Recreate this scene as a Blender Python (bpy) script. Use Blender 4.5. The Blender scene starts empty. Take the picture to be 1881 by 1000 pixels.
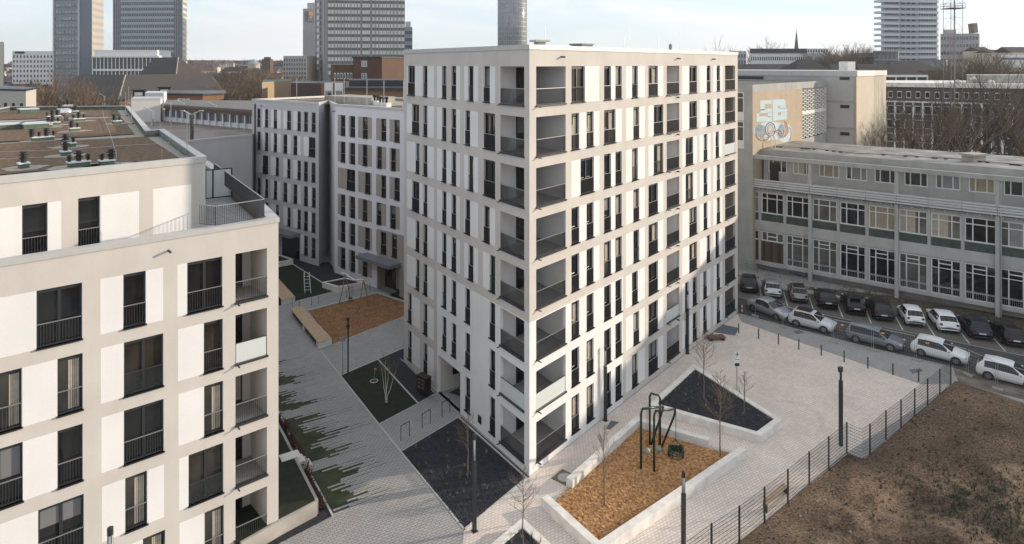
import bpy, math, random
from mathutils import Vector, noise
R = math.radians
rnd = random.Random(7)
sc = bpy.context.scene
col = sc.collection
# ---------------------------------------------------------------- camera, sky, sun, exposure
F, CX, HY, H = 1230.0, 940.0, 118.0, 24.0
cd = bpy.data.cameras.new('camera'); cam = bpy.data.objects.new('camera', cd); col.objects.link(cam)
cam.location = (0, 0, H); cam.rotation_euler = (R(90), 0, 0)
cd.sensor_width = 36; cd.lens = F/1881*36; cd.shift_y = -(500-HY)/1881; cd.clip_start = .5; cd.clip_end = 20000
sc.camera = cam
SUN_AZ, SUN_EL = 15.5, 13.8          # azimuth measured from +X towards +Y
w = bpy.data.worlds.new('World'); sc.world = w; w.use_nodes = True
nt = w.node_tree; nt.nodes.clear()
out = nt.nodes.new('ShaderNodeOutputWorld'); bg = nt.nodes.new('ShaderNodeBackground')
sky = nt.nodes.new('ShaderNodeTexSky'); sky.sky_type = 'NISHITA'; sky.sun_disc = False
sky.sun_elevation = R(SUN_EL); sky.sun_rotation = R(90-SUN_AZ)
sky.air_density = 1.0; sky.dust_density = 0.4; sky.ozone_density = 2.5; sky.altitude = 100
tc = nt.nodes.new('ShaderNodeTexCoord'); mp = nt.nodes.new('ShaderNodeMapping')
mp.inputs['Scale'].default_value = (1.5, 1.2, 7.0); mp.inputs['Rotation'].default_value = (0, R(9), 0)
nz = nt.nodes.new('ShaderNodeTexNoise'); nz.inputs['Scale'].default_value = 2.0; nz.inputs['Detail'].default_value = 7; nz.inputs['Distortion'].default_value = .5
rp = nt.nodes.new('ShaderNodeValToRGB'); rp.color_ramp.elements[0].position = .40; rp.color_ramp.elements[1].position = .62
rp.color_ramp.elements[0].color = (.12, .12, .12, 1); rp.color_ramp.elements[1].color = (.98, .98, .98, 1)
mx = nt.nodes.new('ShaderNodeMix'); mx.data_type = 'RGBA'
L = nt.links.new
L(tc.outputs['Generated'], mp.inputs['Vector']); L(mp.outputs[0], nz.inputs['Vector']); L(nz.outputs[0], rp.inputs[0])
m0 = nt.nodes.new('ShaderNodeMix'); m0.data_type = 'RGBA'; m0.inputs['Factor'].default_value = .72; m0.inputs['B'].default_value = (2.95, 3.4, 3.9, 1)
L(sky.outputs[0], m0.inputs['A']); L(rp.outputs[0], mx.inputs['Factor']); L(m0.outputs['Result'], mx.inputs['A']); mx.inputs['B'].default_value = (4.2, 4.22, 4.25, 1)
L(mx.outputs['Result'], bg.inputs[0]); bg.inputs[1].default_value = 0.12; L(bg.outputs[0], out.inputs[0])
sd = bpy.data.lights.new('sun', 'SUN'); so = bpy.data.objects.new('sun', sd); col.objects.link(so)
sd.energy = 2.55; sd.angle = R(1.0); sd.color = (1.0, .85, .675)
sv = Vector((math.cos(R(SUN_EL))*math.cos(R(SUN_AZ)), math.cos(R(SUN_EL))*math.sin(R(SUN_AZ)), math.sin(R(SUN_EL))))
so.rotation_euler = sv.to_track_quat('Z', 'Y').to_euler(); so.location = (60, 30, 60)
sc.view_settings.view_transform = 'Standard'; sc.view_settings.look = 'None'; sc.view_settings.exposure = 1.12; sc.view_settings.gamma = 1
sc.cycles.max_bounces = 6; sc.cycles.diffuse_bounces = 3; sc.cycles.glossy_bounces = 3
# ---------------------------------------------------------------- helpers
def G(px, py, z=0.0):
    Y = F*(H-z)/(py-HY); return Vector(((px-CX)/F*Y, Y, z))
def P(px, py, Y): return Vector(((px-CX)/F*Y, Y, H-(py-HY)/F*Y))
def hexc(r, g, b): return tuple(((c/255)**2.2) for c in (r, g, b))
MATS = {}
def mat(name, c, rough=.8, metal=0.0, var=.0, vs=2.0, bump=0.0, bs=40.0, spec=.5, c2=None, ior=None, alpha=None, emit=None, tr=0.0):
    if name in MATS: return MATS[name]
    m = bpy.data.materials.new(name); m.use_nodes = True; n = m.node_tree; b = n.nodes['Principled BSDF']
    b.inputs['Base Color'].default_value = (*c, 1); b.inputs['Roughness'].default_value = rough; b.inputs['Metallic'].default_value = metal
    b.inputs['Specular IOR Level'].default_value = spec
    if ior: b.inputs['IOR'].default_value = ior
    if tr: b.inputs['Transmission Weight'].default_value = tr
    if alpha is not None: b.inputs['Alpha'].default_value = alpha
    tcn = None
    if var or c2 or bump:
        tcn = n.nodes.new('ShaderNodeTexCoord')
    if var or c2:
        t = n.nodes.new('ShaderNodeTexNoise'); t.inputs['Scale'].default_value = vs; t.inputs['Detail'].default_value = 6
        n.links.new(tcn.outputs['Object'], t.inputs['Vector'])
        r = n.nodes.new('ShaderNodeValToRGB'); r.color_ramp.elements[0].position = .3; r.color_ramp.elements[1].position = .7
        a = [x*(1-var) for x in c]; d = c2 if c2 else [min(1, x*(1+var)) for x in c]
        r.color_ramp.elements[0].color = (*a, 1); r.color_ramp.elements[1].color = (*d, 1)
        n.links.new(t.outputs[0], r.inputs[0]); n.links.new(r.outputs[0], b.inputs['Base Color'])
    if bump:
        t2 = n.nodes.new('ShaderNodeTexNoise'); t2.inputs['Scale'].default_value = bs; t2.inputs['Detail'].default_value = 5
        n.links.new(tcn.outputs['Object'], t2.inputs['Vector'])
        bp = n.nodes.new('ShaderNodeBump'); bp.inputs['Strength'].default_value = bump; bp.inputs['Distance'].default_value = .02
        n.links.new(t2.outputs[0], bp.inputs['Height']); n.links.new(bp.outputs[0], b.inputs['Normal'])
    MATS[name] = m; return m
def plaster(name, c, streak=.05):
    if name in MATS: return MATS[name]
    m = bpy.data.materials.new(name); m.use_nodes = True; n = m.node_tree; b = n.nodes['Principled BSDF']
    b.inputs['Roughness'].default_value = .9; b.inputs['Specular IOR Level'].default_value = .25
    tcn = n.nodes.new('ShaderNodeTexCoord')
    def ns(scale, det, vec=(1, 1, 1)):
        mp = n.nodes.new('ShaderNodeMapping'); mp.inputs['Scale'].default_value = vec
        t = n.nodes.new('ShaderNodeTexNoise'); t.inputs['Scale'].default_value = scale; t.inputs['Detail'].default_value = det
        n.links.new(tcn.outputs['Object'], mp.inputs[0]); n.links.new(mp.outputs[0], t.inputs[0]); return t
    a = ns(.45, 5); s = ns(1.6, 4, (1, 1, .12)); g = ns(24, 3)
    def mul(x, lo, hi):
        r = n.nodes.new('ShaderNodeMapRange'); r.inputs[1].default_value = .3; r.inputs[2].default_value = .7
        r.inputs[3].default_value = lo; r.inputs[4].default_value = hi; n.links.new(x.outputs[0], r.inputs[0]); return r
    p = n.nodes.new('ShaderNodeMath'); p.operation = 'MULTIPLY'; q = n.nodes.new('ShaderNodeMath'); q.operation = 'MULTIPLY'
    n.links.new(mul(a, 1-streak, 1+streak*.4).outputs[0], p.inputs[0]); n.links.new(mul(s, 1-streak*.7, 1.0).outputs[0], p.inputs[1])
    n.links.new(p.outputs[0], q.inputs[0]); n.links.new(mul(g, .955, 1.03).outputs[0], q.inputs[1])
    v = n.nodes.new('ShaderNodeVectorMath'); v.operation = 'SCALE'; v.inputs[0].default_value = c
    n.links.new(q.outputs[0], v.inputs['Scale']); n.links.new(v.outputs[0], b.inputs['Base Color'])
    t2 = ns(60, 4); bp = n.nodes.new('ShaderNodeBump'); bp.inputs['Strength'].default_value = .35; bp.inputs['Distance'].default_value = .012
    n.links.new(t2.outputs[0], bp.inputs['Height']); n.links.new(bp.outputs[0], b.inputs['Normal'])
    MATS[name] = m; return m
def brickmat(name, c1, c2, mortar, bw, rh, ms, ang=0, rough=.85, offset=.5, vert=False, big=.12):
    if name in MATS: return MATS[name]
    m = bpy.data.materials.new(name); m.use_nodes = True; n = m.node_tree; b = n.nodes['Principled BSDF']
    b.inputs['Roughness'].default_value = rough; b.inputs['Specular IOR Level'].default_value = .3
    tcn = n.nodes.new('ShaderNodeTexCoord'); mp = n.nodes.new('ShaderNodeMapping'); br = n.nodes.new('ShaderNodeTexBrick')
    src = tcn.outputs['Object']
    if vert:                                   # x+y along the wall, z up
        sx = n.nodes.new('ShaderNodeSeparateXYZ'); n.links.new(src, sx.inputs[0])
        ad = n.nodes.new('ShaderNodeMath'); ad.operation = 'ADD'; n.links.new(sx.outputs[0], ad.inputs[0]); n.links.new(sx.outputs[1], ad.inputs[1])
        cb = n.nodes.new('ShaderNodeCombineXYZ'); n.links.new(ad.outputs[0], cb.inputs[0]); n.links.new(sx.outputs[2], cb.inputs[1]); n.links.new(cb.outputs[0], br.inputs[0])
    else:
        mp.inputs['Rotation'].default_value = (0, 0, -ang); n.links.new(src, mp.inputs[0]); n.links.new(mp.outputs[0], br.inputs[0])
    br.inputs['Color1'].default_value = (*c1, 1); br.inputs['Color2'].default_value = (*c2, 1); br.inputs['Mortar'].default_value = (*mortar, 1)
    br.inputs['Scale'].default_value = 1; br.inputs['Brick Width'].default_value = bw; br.inputs['Row Height'].default_value = rh
    br.inputs['Mortar Size'].default_value = ms; br.offset = offset
    t = n.nodes.new('ShaderNodeTexNoise'); t.inputs['Scale'].default_value = .35; t.inputs['Detail'].default_value = 8; t.inputs['Roughness'].default_value = .65
    n.links.new(src, t.inputs[0])
    mr = n.nodes.new('ShaderNodeMapRange'); mr.inputs[1].default_value = .3; mr.inputs[2].default_value = .7; mr.inputs[3].default_value = 1-big; mr.inputs[4].default_value = 1+big*.6
    n.links.new(t.outputs[0], mr.inputs[0])
    v = n.nodes.new('ShaderNodeVectorMath'); v.operation = 'SCALE'; n.links.new(br.outputs[0], v.inputs[0]); n.links.new(mr.outputs[0], v.inputs['Scale'])
    n.links.new(v.outputs[0], b.inputs['Base Color'])
    bp = n.nodes.new('ShaderNodeBump'); bp.inputs['Strength'].default_value = .4; bp.inputs['Distance'].default_value = .01; bp.invert = True
    n.links.new(br.outputs['Fac'], bp.inputs['Height']); n.links.new(bp.outputs[0], b.inputs['Normal'])
    MATS[name] = m; return m
def glassmat(name, c, c2, ior=1.6, rough=.04, sc_=.7):
    if name in MATS: return MATS[name]
    m = mat(name, c, rough, 0, vs=sc_, c2=c2, ior=ior); n = m.node_tree
    t = n.nodes.new('ShaderNodeTexNoise'); t.inputs['Scale'].default_value = 1.1; t.inputs['Detail'].default_value = 1
    tcn = n.nodes.new('ShaderNodeTexCoord'); n.links.new(tcn.outputs['Object'], t.inputs[0])
    bp = n.nodes.new('ShaderNodeBump'); bp.inputs['Strength'].default_value = .12; bp.inputs['Distance'].default_value = .05
    n.links.new(t.outputs[0], bp.inputs['Height']); n.links.new(bp.outputs[0], n.nodes['Principled BSDF'].inputs['Normal']); return m

class MB:
    def __init__(s, o=(0, 0, 0)): s.v = []; s.f = []; s.m = []; s.o = Vector(o); s.sm = False
    def poly(s, pts, m=0):
        i = len(s.v); s.v += [Vector(p)-s.o for p in pts]; s.f.append(tuple(range(i, i+len(pts)))); s.m.append(m)
    def prism(s, pts, z0, z1, m=0, mt=None, cap=True):
        pts = [(p[0], p[1]) for p in pts]
        a = sum(pts[i][0]*pts[(i+1) % len(pts)][1]-pts[(i+1) % len(pts)][0]*pts[i][1] for i in range(len(pts)))
        if a < 0: pts = pts[::-1]
        n = len(pts)
        for i in range(n):
            p, q = pts[i], pts[(i+1) % n]
            s.poly([(*p, z0), (*q, z0), (*q, z1), (*p, z1)], m)
        if cap:
            s.poly([(*p, z1) for p in pts], m if mt is None else mt); s.poly([(*p, z0) for p in pts[::-1]], m)
    def box(s, c, d, ang=0, m=0):            # centre, full sizes, z rotation
        ca, sa = math.cos(ang), math.sin(ang); x, y, z = [k/2 for k in d]
        pts = [(c[0]+a*x*ca-b*y*sa, c[1]+a*x*sa+b*y*ca) for a, b in ((-1, -1), (1, -1), (1, 1), (-1, 1))]
        s.prism(pts, c[2]-z, c[2]+z, m)
    def lbox(s, x0, x1, y0, y1, z0, z1, m=0): s.prism([(x0, y0), (x1, y0), (x1, y1), (x0, y1)], z0, z1, m)
    def tube(s, path, r, n=6, m=0, cap=True, r1=None):
        path = [Vector(p) for p in path]; k = len(path); base = len(s.v); up = None
        for i, p in enumerate(path):
            d = (path[min(i+1, k-1)]-path[max(i-1, 0)]).normalized()
            a = d.cross(Vector((0, 0, 1)) if abs(d.z) < .95 else Vector((1, 0, 0))).normalized() if up is None else (up-d*up.dot(d)).normalized()
            up = a; b = d.cross(a); rr = r if r1 is None else r+(r1-r)*i/(k-1)
            for j in range(n):
                t = 2*math.pi*j/n; s.v.append(p+a*math.cos(t)*rr+b*math.sin(t)*rr-s.o)
        for i in range(k-1):
            for j in range(n):
                q = base+i*n; s.f.append((q+j, q+(j+1) % n, q+n+(j+1) % n, q+n+j)); s.m.append(m)
        if cap:
            s.f.append(tuple(base+j for j in range(n))[::-1]); s.m.append(m); s.f.append(tuple(base+(k-1)*n+j for j in range(n))); s.m.append(m)
    def lathe(s, c, prof, n=14, m=0):        # prof: (r,z)
        b = len(s.v)
        for r, z in prof:
            for j in range(n):
                t = 2*math.pi*j/n; s.v.append(Vector((c[0]+r*math.cos(t), c[1]+r*math.sin(t), c[2]+z))-s.o)
        for i in range(len(prof)-1):
            for j in range(n):
                q = b+i*n; s.f.append((q+j, q+(j+1) % n, q+n+(j+1) % n, q+n+j)); s.m.append(m)
        s.f.append(tuple(b+j for j in range(n))[::-1]); s.m.append(m)
        s.f.append(tuple(b+(len(prof)-1)*n+j for j in range(n))); s.m.append(m)
    def mesh(s, name, mats):
        me = bpy.data.meshes.new(name); me.from_pydata([tuple(v) for v in s.v], [], s.f)
        for m in (mats if isinstance(mats, (list, tuple)) else [mats]): me.materials.append(m)
        if any(s.m): me.polygons.foreach_set('material_index', s.m)
        if s.sm: me.polygons.foreach_set('use_smooth', [True]*len(s.f))
        me.update(); return me
    def build(s, name, mats, parent=None, loc=None, rz=0): return inst(name, s.mesh(name, mats), parent, loc, rz)
def inst(name, me, parent=None, loc=None, rz=0):
    o = bpy.data.objects.new(name, me); col.objects.link(o)
    if parent: o.parent = parent
    if loc is not None: o.location = loc
    if rz: o.rotation_euler = (0, 0, rz)
    return o
def tag(o, label=None, cat=None, group=None, kind=None):
    for k, v in (('label', label), ('category', cat), ('group', group), ('kind', kind)):
        if v: o[k] = v
    return o
def thing(name, label, cat, loc=(0, 0, 0), rz=0, group=None):
    return tag(inst(name, None, None, loc, rz), label, cat, group)
def copy_tree(o, parent=None):
    c = o.copy(); col.objects.link(c)
    if parent: c.parent = parent
    for ch in list(o.children): copy_tree(ch, c)
    return c
def struct(name, mb, m): return tag(mb.build(name, m), kind='structure')

class Fac:
    """vertical plane; px, Y fix one point of it, vp the image x its level lines run to"""
    def __init__(s, px, Y, vp, flip=False):
        k = (px-CX)/F; s.A = Vector((k*Y, Y)); u = Vector((vp-CX, F)).normalized()
        if (vp < px) != flip: u = -u
        s.u = u; s.n = Vector((-u.y, u.x)); s.ang = math.atan2(u.y, u.x)      # n = inward
    def t(s, px):
        k = (px-CX)/F; return (k*s.A.y-s.A.x)/(s.u.x-k*s.u.y)
    def Y(s, px): return s.A.y+s.u.y*s.t(px)
    def z(s, px, py): return H-(py-HY)*s.Y(px)/F
    def p(s, t, d=0, z=0): q = s.A+s.u*t+s.n*d; return Vector((q.x, q.y, z))
def pl(A, B):                                  # Fac from two world points
    f = Fac.__new__(Fac); f.A = Vector(A[:2]); f.u = (Vector(B[:2])-f.A).normalized(); f.n = Vector((-f.u.y, f.u.x)); f.ang = math.atan2(f.u.y, f.u.x); f.W = (Vector(B[:2])-f.A).length; return f
def wall(mb, fc, t0, t1, z0, z1, holes, matf, rev=.22, rm=0):
    """sheet with rectangular holes (a,b,za,zb) and their reveals"""
    us = sorted({round(x, 4) for x in [t0, t1]+[h[i] for h in holes for i in (0, 1)]+list(matf.us if hasattr(matf, 'us') else []) if t0 <= x <= t1})
    zs = sorted({round(x, 4) for x in [z0, z1]+[h[i] for h in holes for i in (2, 3)]+list(matf.zs if hasattr(matf, 'zs') else []) if z0 <= x <= z1})
    for i in range(len(us)-1):
        run = None
        for j in range(len(zs)-1):
            uc, zc = (us[i]+us[i+1])/2, (zs[j]+zs[j+1])/2
            inh = any(h[0] < uc < h[1] and h[2] < zc < h[3] for h in holes)
            mi = None if inh else matf(uc, zc)
            if run and (mi is None or mi != run[1]):
                mb.poly([fc.p(us[i], 0, run[0]), fc.p(us[i+1], 0, run[0]), fc.p(us[i+1], 0, zs[j]), fc.p(us[i], 0, zs[j])], run[1]); run = None
            if mi is not None and not run: run = (zs[j], mi)
        if run: mb.poly([fc.p(us[i], 0, run[0]), fc.p(us[i+1], 0, run[0]), fc.p(us[i+1], 0, zs[-1]), fc.p(us[i], 0, zs[-1])], run[1])
    for a, b, za, zb in holes:
        for (p, q) in (((a, za), (b, za)), ((b, za), (b, zb)), ((b, zb), (a, zb)), ((a, zb), (a, za))):
            uc, zc = (p[0]+q[0])/2+(.03 if p[0] == b == q[0] else -.03 if p[0] == a == q[0] else 0), (p[1]+q[1])/2
            try: rm_ = matf(uc, zc)
            except Exception: rm_ = rm
            mb.poly([fc.p(p[0], 0, p[1]), fc.p(p[0], rev, p[1]), fc.p(q[0], rev, q[1]), fc.p(q[0], 0, q[1])], rm_)
class MatF:
    def __init__(s, base, panels=(), region=None, pm=1):
        s.b = base; s.pn = panels; s.rg = region; s.pm = pm
        s.us = [x for q in panels for x in q[:2]]+([region[0], region[1]] if region else []); s.zs = [x for q in panels for x in q[2:4]]+([region[2], region[3]] if region else [])
    def __call__(s, u, z):
        for a, b, c, d in s.pn:
            if a < u < b and c < z < d: return s.pm
        if s.rg and s.rg[0] < u < s.rg[1] and s.rg[2] < z < s.rg[3]: return s.rg[4]
        return s.b
# ---------------------------------------------------------------- materials
M_grey = plaster('render_beige', (.57, .535, .495), .08); M_white = plaster('render_white', (.745, .735, .725), .05)
M_taupe = plaster('render_taupe', (.36, .32, .29)); M_cool = plaster('render_cool', (.60, .60, .61))
M_anth = mat('anthracite_metal', (.035, .038, .043), .45, .3); M_steel = mat('galvanised', (.45, .46, .47), .4, .8, var=.1)
M_rail = mat('railing_metal', (.06, .063, .07), .4, .4); M_railtop = mat('handrail_steel', (.42, .42, .42), .35, .7)
M_cap = mat('aluminium_coping', (.48, .475, .46), .55, .2, var=.05)
M_glass = [glassmat('pane_%d' % i, c, c2) for i, (c, c2) in enumerate([((.006, .007, .008), (.016, .017, .018)), ((.012, .011, .010), (.05, .043, .033)), ((.004, .006, .009), (.010, .013, .017)), ((.06, .055, .045), (.012, .012, .012))])]
M_curt = mat('curtain', (.42, .37, .30), .9, var=.15, vs=3)
M_fglass = mat('frosted_glass', (.58, .62, .61), .25, 0, spec=.6)
M_cgl = mat('clear_panel', (.04, .05, .05), .06, 0, ior=1.45, alpha=.22)
M_conc = mat('concrete', (.70, .67, .62), .85, var=.14, vs=1.6, bump=.3, bs=25)
M_conc2 = mat('concrete_old', (.34, .32, .285), .9, var=.2, vs=.7, bump=.3, bs=18)
M_balf = mat('balcony_slab', (.30, .29, .275), .85, var=.08, vs=3)
M_black = mat('black_plastic', (.012, .012, .013), .4); M_wht = mat('white_paint', (.72, .73, .73), .5, var=.05)
M_dkg = mat('dark_green_metal', (.012, .035, .02), .35, .2)
M_roofg = mat('roof_green_film', (.10, .14, .10), .8, var=.2)
# ---------------------------------------------------------------- windows
WC = {}
RAILD = [.022]
def rail_mesh(w_, h_=1.0, y=-.03, glass=0):
    k = ('r', round(w_, 2), h_, glass, RAILD[0])
    if k in WC: return WC[k]
    m = MB()
    m.lbox(0, w_, y-.025, y+.02, h_-.035, h_, 1)
    if glass: m.lbox(.02, w_-.02, y-.008, y+.008, .04, h_-.04, 2)
    else:
        m.lbox(0, w_, y-.012, y+.012, .06, .09, 0); n = max(2, int(w_/.105))
        for i in range(n+1):
            x = .012+(w_-.024)*i/n; m.lbox(x-.009, x+.009, y-RAILD[0], y+RAILD[0], .09, h_-.035, 0)
    me = m.mesh('railing', [M_rail, M_railtop if not glass else M_rail, M_fglass if glass == 1 else M_cgl]); WC[k] = me; return me
def win_meshes(w_, h_, dbl, fd):
    k = ('w', round(w_, 2), round(h_, 2), dbl, fd)
    if k in WC: return WC[k]
    m = MB(); y0, y1 = fd-.07, fd; e = .07
    m.lbox(0, e, y0, y1, 0, h_); m.lbox(w_-e, w_, y0, y1, 0, h_); m.lbox(e, w_-e, y0, y1, h_-e, h_); m.lbox(e, w_-e, y0, y1, 0, .09)
    if dbl: m.lbox(w_*.5-.06, w_*.5+.06, y0-.005, y1, .09, h_-e)
    # roller-blind box at the head
    m.lbox(e, w_-e, y0+.01, y1, h_-e-.1, h_-e)
    f = m.mesh('window', M_anth); ps = []
    for g in M_glass+[M_curt]:
        q = MB(); z = fd-.015
        q.poly([(e, z, .09), (w_-e, z, .09), (w_-e, z, h_-e), (e, z, h_-e)]); ps.append(q.mesh('pane', g))
    s = MB(); s.lbox(-.03, w_+.03, -.09, fd-.07, -.035, 0); s.lbox(-.03, -.015, -.09, -.0, 0, .03); s.lbox(w_+.015, w_+.03, -.09, 0, 0, .03)
    WC[k] = (f, ps, s.mesh('sill', M_anth)); return WC[k]
def add_window(parent, fc, a, b, z0, z1, org, dbl=None, rail=1, fd=.2, rh=1.0, sill=True):
    w_ = b-a; dbl = (w_ > 1.15) if dbl is None else dbl
    f, ps, s = win_meshes(round(w_, 2), round(z1-z0, 2), dbl, fd)
    loc = fc.p(a, 0, z0)-Vector(org)
    o = inst('window', f, parent, loc, fc.ang); x = rnd.random()
    inst('pane', ps[0 if x < .4 else 1 if x < .55 else 2 if x < .75 else 3], o)
    if x < .12: inst('blind', blind_mesh(round(w_, 1), round(z1-z0, 1), fd, int(x*50) % 3), o)
    if x > .62:                                   # curtain drawn to one side, just behind the glass line
        inst('curtain', curtain_mesh(round(w_, 1), round(z1-z0, 1), fd), o)
    if sill: inst('sill', s, o)
    if rail: inst('railing', rail_mesh(round(w_-.03, 2), rh, .04, 2 if rail == 2 else 0), o, (.015, 0, 0))
    return o
def blind_mesh(w_, h_, fd, v):
    k = ('b', w_, h_, fd, v)
    if k in WC: return WC[k]
    m = MB(); q = fd-.022; m.poly([(.08, q, h_*(.82, .62, .45)[v]), (w_-.08, q, h_*(.82, .62, .45)[v]), (w_-.08, q, h_-.1), (.08, q, h_-.1)])
    WC[k] = m.mesh('blind', mat('blind_grey', (.16, .16, .165), .6)); return WC[k]
def curtain_mesh(w_, h_, fd):
    k = ('c', w_, h_)
    if k in WC: return WC[k]
    m = MB(); q = fd-.02; x0 = w_*.5+.07 if w_ > 1.15 else w_*.45; x1 = w_-.1; n = 5
    for i in range(n):
        a = x0+(x1-x0)*i/n; b = x0+(x1-x0)*(i+.8)/n; m.poly([(a, q, .12), (b, q-.004, .12), (b, q-.004, h_-.22), (a, q, h_-.22)])
    WC[k] = m.mesh('curtain', M_curt); return WC[k]
# ================================================================ MAIN BUILDING (tall, acute corner)
fR = Fac(972, F*24/757, 1936); P0 = fR.A.copy()
fL = Fac(972, F*24/757, 143); fL.A = P0.copy()             # u runs left -> right, so t is negative along the left face
TR = fR.t(1354.5); TL = fL.t(741.5)
ROOF = 25.0
B7 = [.53+3*k for k in range(8)]; TOPH = 2.33
main = thing('apartment_building', 'tall eight storey apartment block with beige and white render and corner loggias', 'apartment building', (P0.x, P0.y, 0))
mo = (P0.x, P0.y, 0)
A7 = [('w', 1049.3, 1074, 2)]; A6 = [('w', 1049.3, 1063.6, 1), ('w', 1077, 1090, 1)]
rowsA = {7: A7, 6: A6, 5: [('w', 1066, 1090.5, 1)]}
rowsB = {6: [('w', 1109.2, 1130.3, 1)]}
Cx = {7: 0, 6: 1, 5: 0, 4: 1, 3: 1, 2: 0, 1: 1, 0: 0}
Dx = {6: 1, 5: 1}
wins, panels, loggR = [], [], []
for k in range(8):
    z0, z1 = B7[k], B7[k]+TOPH
    def W(a, b, r=1, dbl=None): wins.append((fR.t(a), fR.t(b), z0, z1, r, k))
    def PN(a, b): panels.append((fR.t(a), fR.t(b), z0, z1))
    PN(1049.3, 1100.6); PN(1109.2, 1141.6); PN(1149.4, 1184); PN(1190.8, 1217.9); PN(1253, 1279.7); PN(1285, 1304.7); PN(1310, 1326.3)
    for q in rowsA.get(k, A6): W(q[1], q[2], q[3])
    for q in rowsB.get(k, [('w', 1109.2, 1122, 1), ('w', 1130, 1141.6, 1)]): W(q[1], q[2], q[3])
    a = 1163 if Cx[k] else 1160.5; W(a, a+10.8, 2 if k in (7, 5, 3) else 1)
    a = 1200.4 if Dx.get(k) else 1190.8; W(a, a+17.4, 2 if k == 5 else 1)
    if k >= 2:
        a = 1259 if k in (5, 4) else 1265.7; W(a, a+14, 2 if k == 4 else 1)
    else: W(1258, 1264.5); W(1272, 1279.7)
    a = {7: 1297.7, 6: 1297.7, 5: 1292, 4: 1292, 3: 1292, 2: 1297.5, 1: 1291.3, 0: 1291.3}[k]; W(a, a+6.9)
    a = 1314 if k in (5, 2) else 1316; W(a, a+6.4)
    loggR += [('corner', fR.t(984.4), fR.t(1038.6), z0, z1, k), ('mid', fR.t(1224.2), fR.t(1247.3), z0, z1, k), ('end', fR.t(1331.4), fR.t(1349.9), z0, z1, k)]
holes = [(a, b, c, d) for a, b, c, d, r, k in wins]+[l[1:5] for l in loggR]
mw = MB(mo)
wall(mw, fR, 0, TR, 0, ROOF, holes, MatF(0, panels, (0, fR.t(1143.5), 0, 8.93, 1)))
winsL, panL = [], []
for k in range(8):
    z0, z1 = B7[k], B7[k]+TOPH
    def W(a, b, r=1): winsL.append((fL.t(a), fL.t(b), z0, z1, r, k))
    def PN(a, b): panL.append((fL.t(a), fL.t(b), z0, z1))
    if k > 1: PN(747, 769.8) if k not in (7,) else PN(747, 775.5)
    else: PN(755.5, 771)
    if k == 4: PN(769.8, 777)
    PN(784.5, 796.4)
    if k >= 2 or True: PN(802.6, 844.4) if k not in (7, 6) else (PN(802.6, 811), PN(837, 844.4))
    PN(852, 877.6)
    if k in (7, 4): PN(886.6, 909)
    if k == 3: PN(886.6, 899)
    if k == 7: W(748.6, 761.6)
    elif k in (6, 4): W(756, 769.6)
    elif k in (5, 3, 2): W(762.8, 769.8)
    else: W(749, 755.6)
    W(777, 784.6, 2 if k in (7,) else 1)
    if k >= 1: W(811.4, 819.4, 2 if k == 2 else 1); W(828.6, 837.4)
    a = 859.5 if k in (7, 5, 3) else 853.5; W(a, a+9.6, 2 if k in (7, 5) else 1)
    if k in (6, 5): W(888, 909)
    elif k in (7, 4): W(887.5, 899.2)
    else: W(898.6, 909, 2 if k == 3 else 1)
lc = (fL.t(918.6), fL.t(962.4))
holesL = [(a, b, c, d) for a, b, c, d, r, k in winsL]+[(lc[0], lc[1], B7[k], B7[k]+TOPH) for k in range(8)]
ent = (fL.t(804), fL.t(845), 0.0, 2.78)
wall(mw, fL, TL, 0, 0, ROOF, holesL+[ent], MatF(0, panL, (fL.t(802.6), 0, 0, 8.93, 1)))
# entrance recess
a, b = ent[:2]; D = 2.6
for q in ([fL.p(a, .2, 0), fL.p(a, D, 0), fL.p(a, D, 2.78), fL.p(a, .2, 2.78)], [fL.p(b, D, 0), fL.p(b, .2, 0), fL.p(b, .2, 2.78), fL.p(b, D, 2.78)],
          [fL.p(a, D, 0), fL.p(b, D, 0), fL.p(b, D, 2.78), fL.p(a, D, 2.78)], [fL.p(a, .2, 2.78), fL.p(b, .2, 2.78), fL.p(b, D, 2.78), fL.p(a, D, 2.78)]): mw.poly(q, 0)
# far sides
Pr = fR.p(TR); Plf = fL.p(TL); Pb = Pr+Plf-Vector((P0.x, P0.y, 0))
mw.poly([(Pr.x, Pr.y, 0), (Pb.x, Pb.y, 0), (Pb.x, Pb.y, ROOF), (Pr.x, Pr.y, ROOF)]); mw.poly([(Pb.x, Pb.y, 0), (Plf.x, Plf.y, 0), (Plf.x, Plf.y, ROOF), (Pb.x, Pb.y, ROOF)])
# loggias
def loggia_room(pts, z0, z1, mbw, skip=()):
    """pts: floor outline; walls on every side but those in skip (indices of open sides)"""
    mbw.poly([(*p[:2], z0) for p in pts], 2); mbw.poly([(*p[:2], z1) for p in pts[::-1]], 0)
    for i in range(len(pts)):
        if i in skip: continue
        p, q = pts[i], pts[(i+1) % len(pts)]
        mbw.poly([(*q[:2], z0), (*p[:2], z0), (*p[:2], z1), (*q[:2], z1)], 0)
def balcony(parent, fc, a, b, z, org, glass=0, h=1.02):
    o = inst('balcony_railing', rail_mesh(round(b-a-.04, 2), h, 0, glass), parent, fc.p(a+.02, .03, z)-Vector(org), fc.ang)
    s = MB(); s.lbox(0, b-a+.08, -.1, .16, -.06, .03); s.lbox(.1, .16, -.32, -.1, -.1, -.05)
    inst('balcony_sill', s.mesh('balcony_sill', M_rail), parent, fc.p(a-.04, 0, z)-Vector(org), fc.ang)
cR, cL = loggR[0][2], -lc[0]
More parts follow.
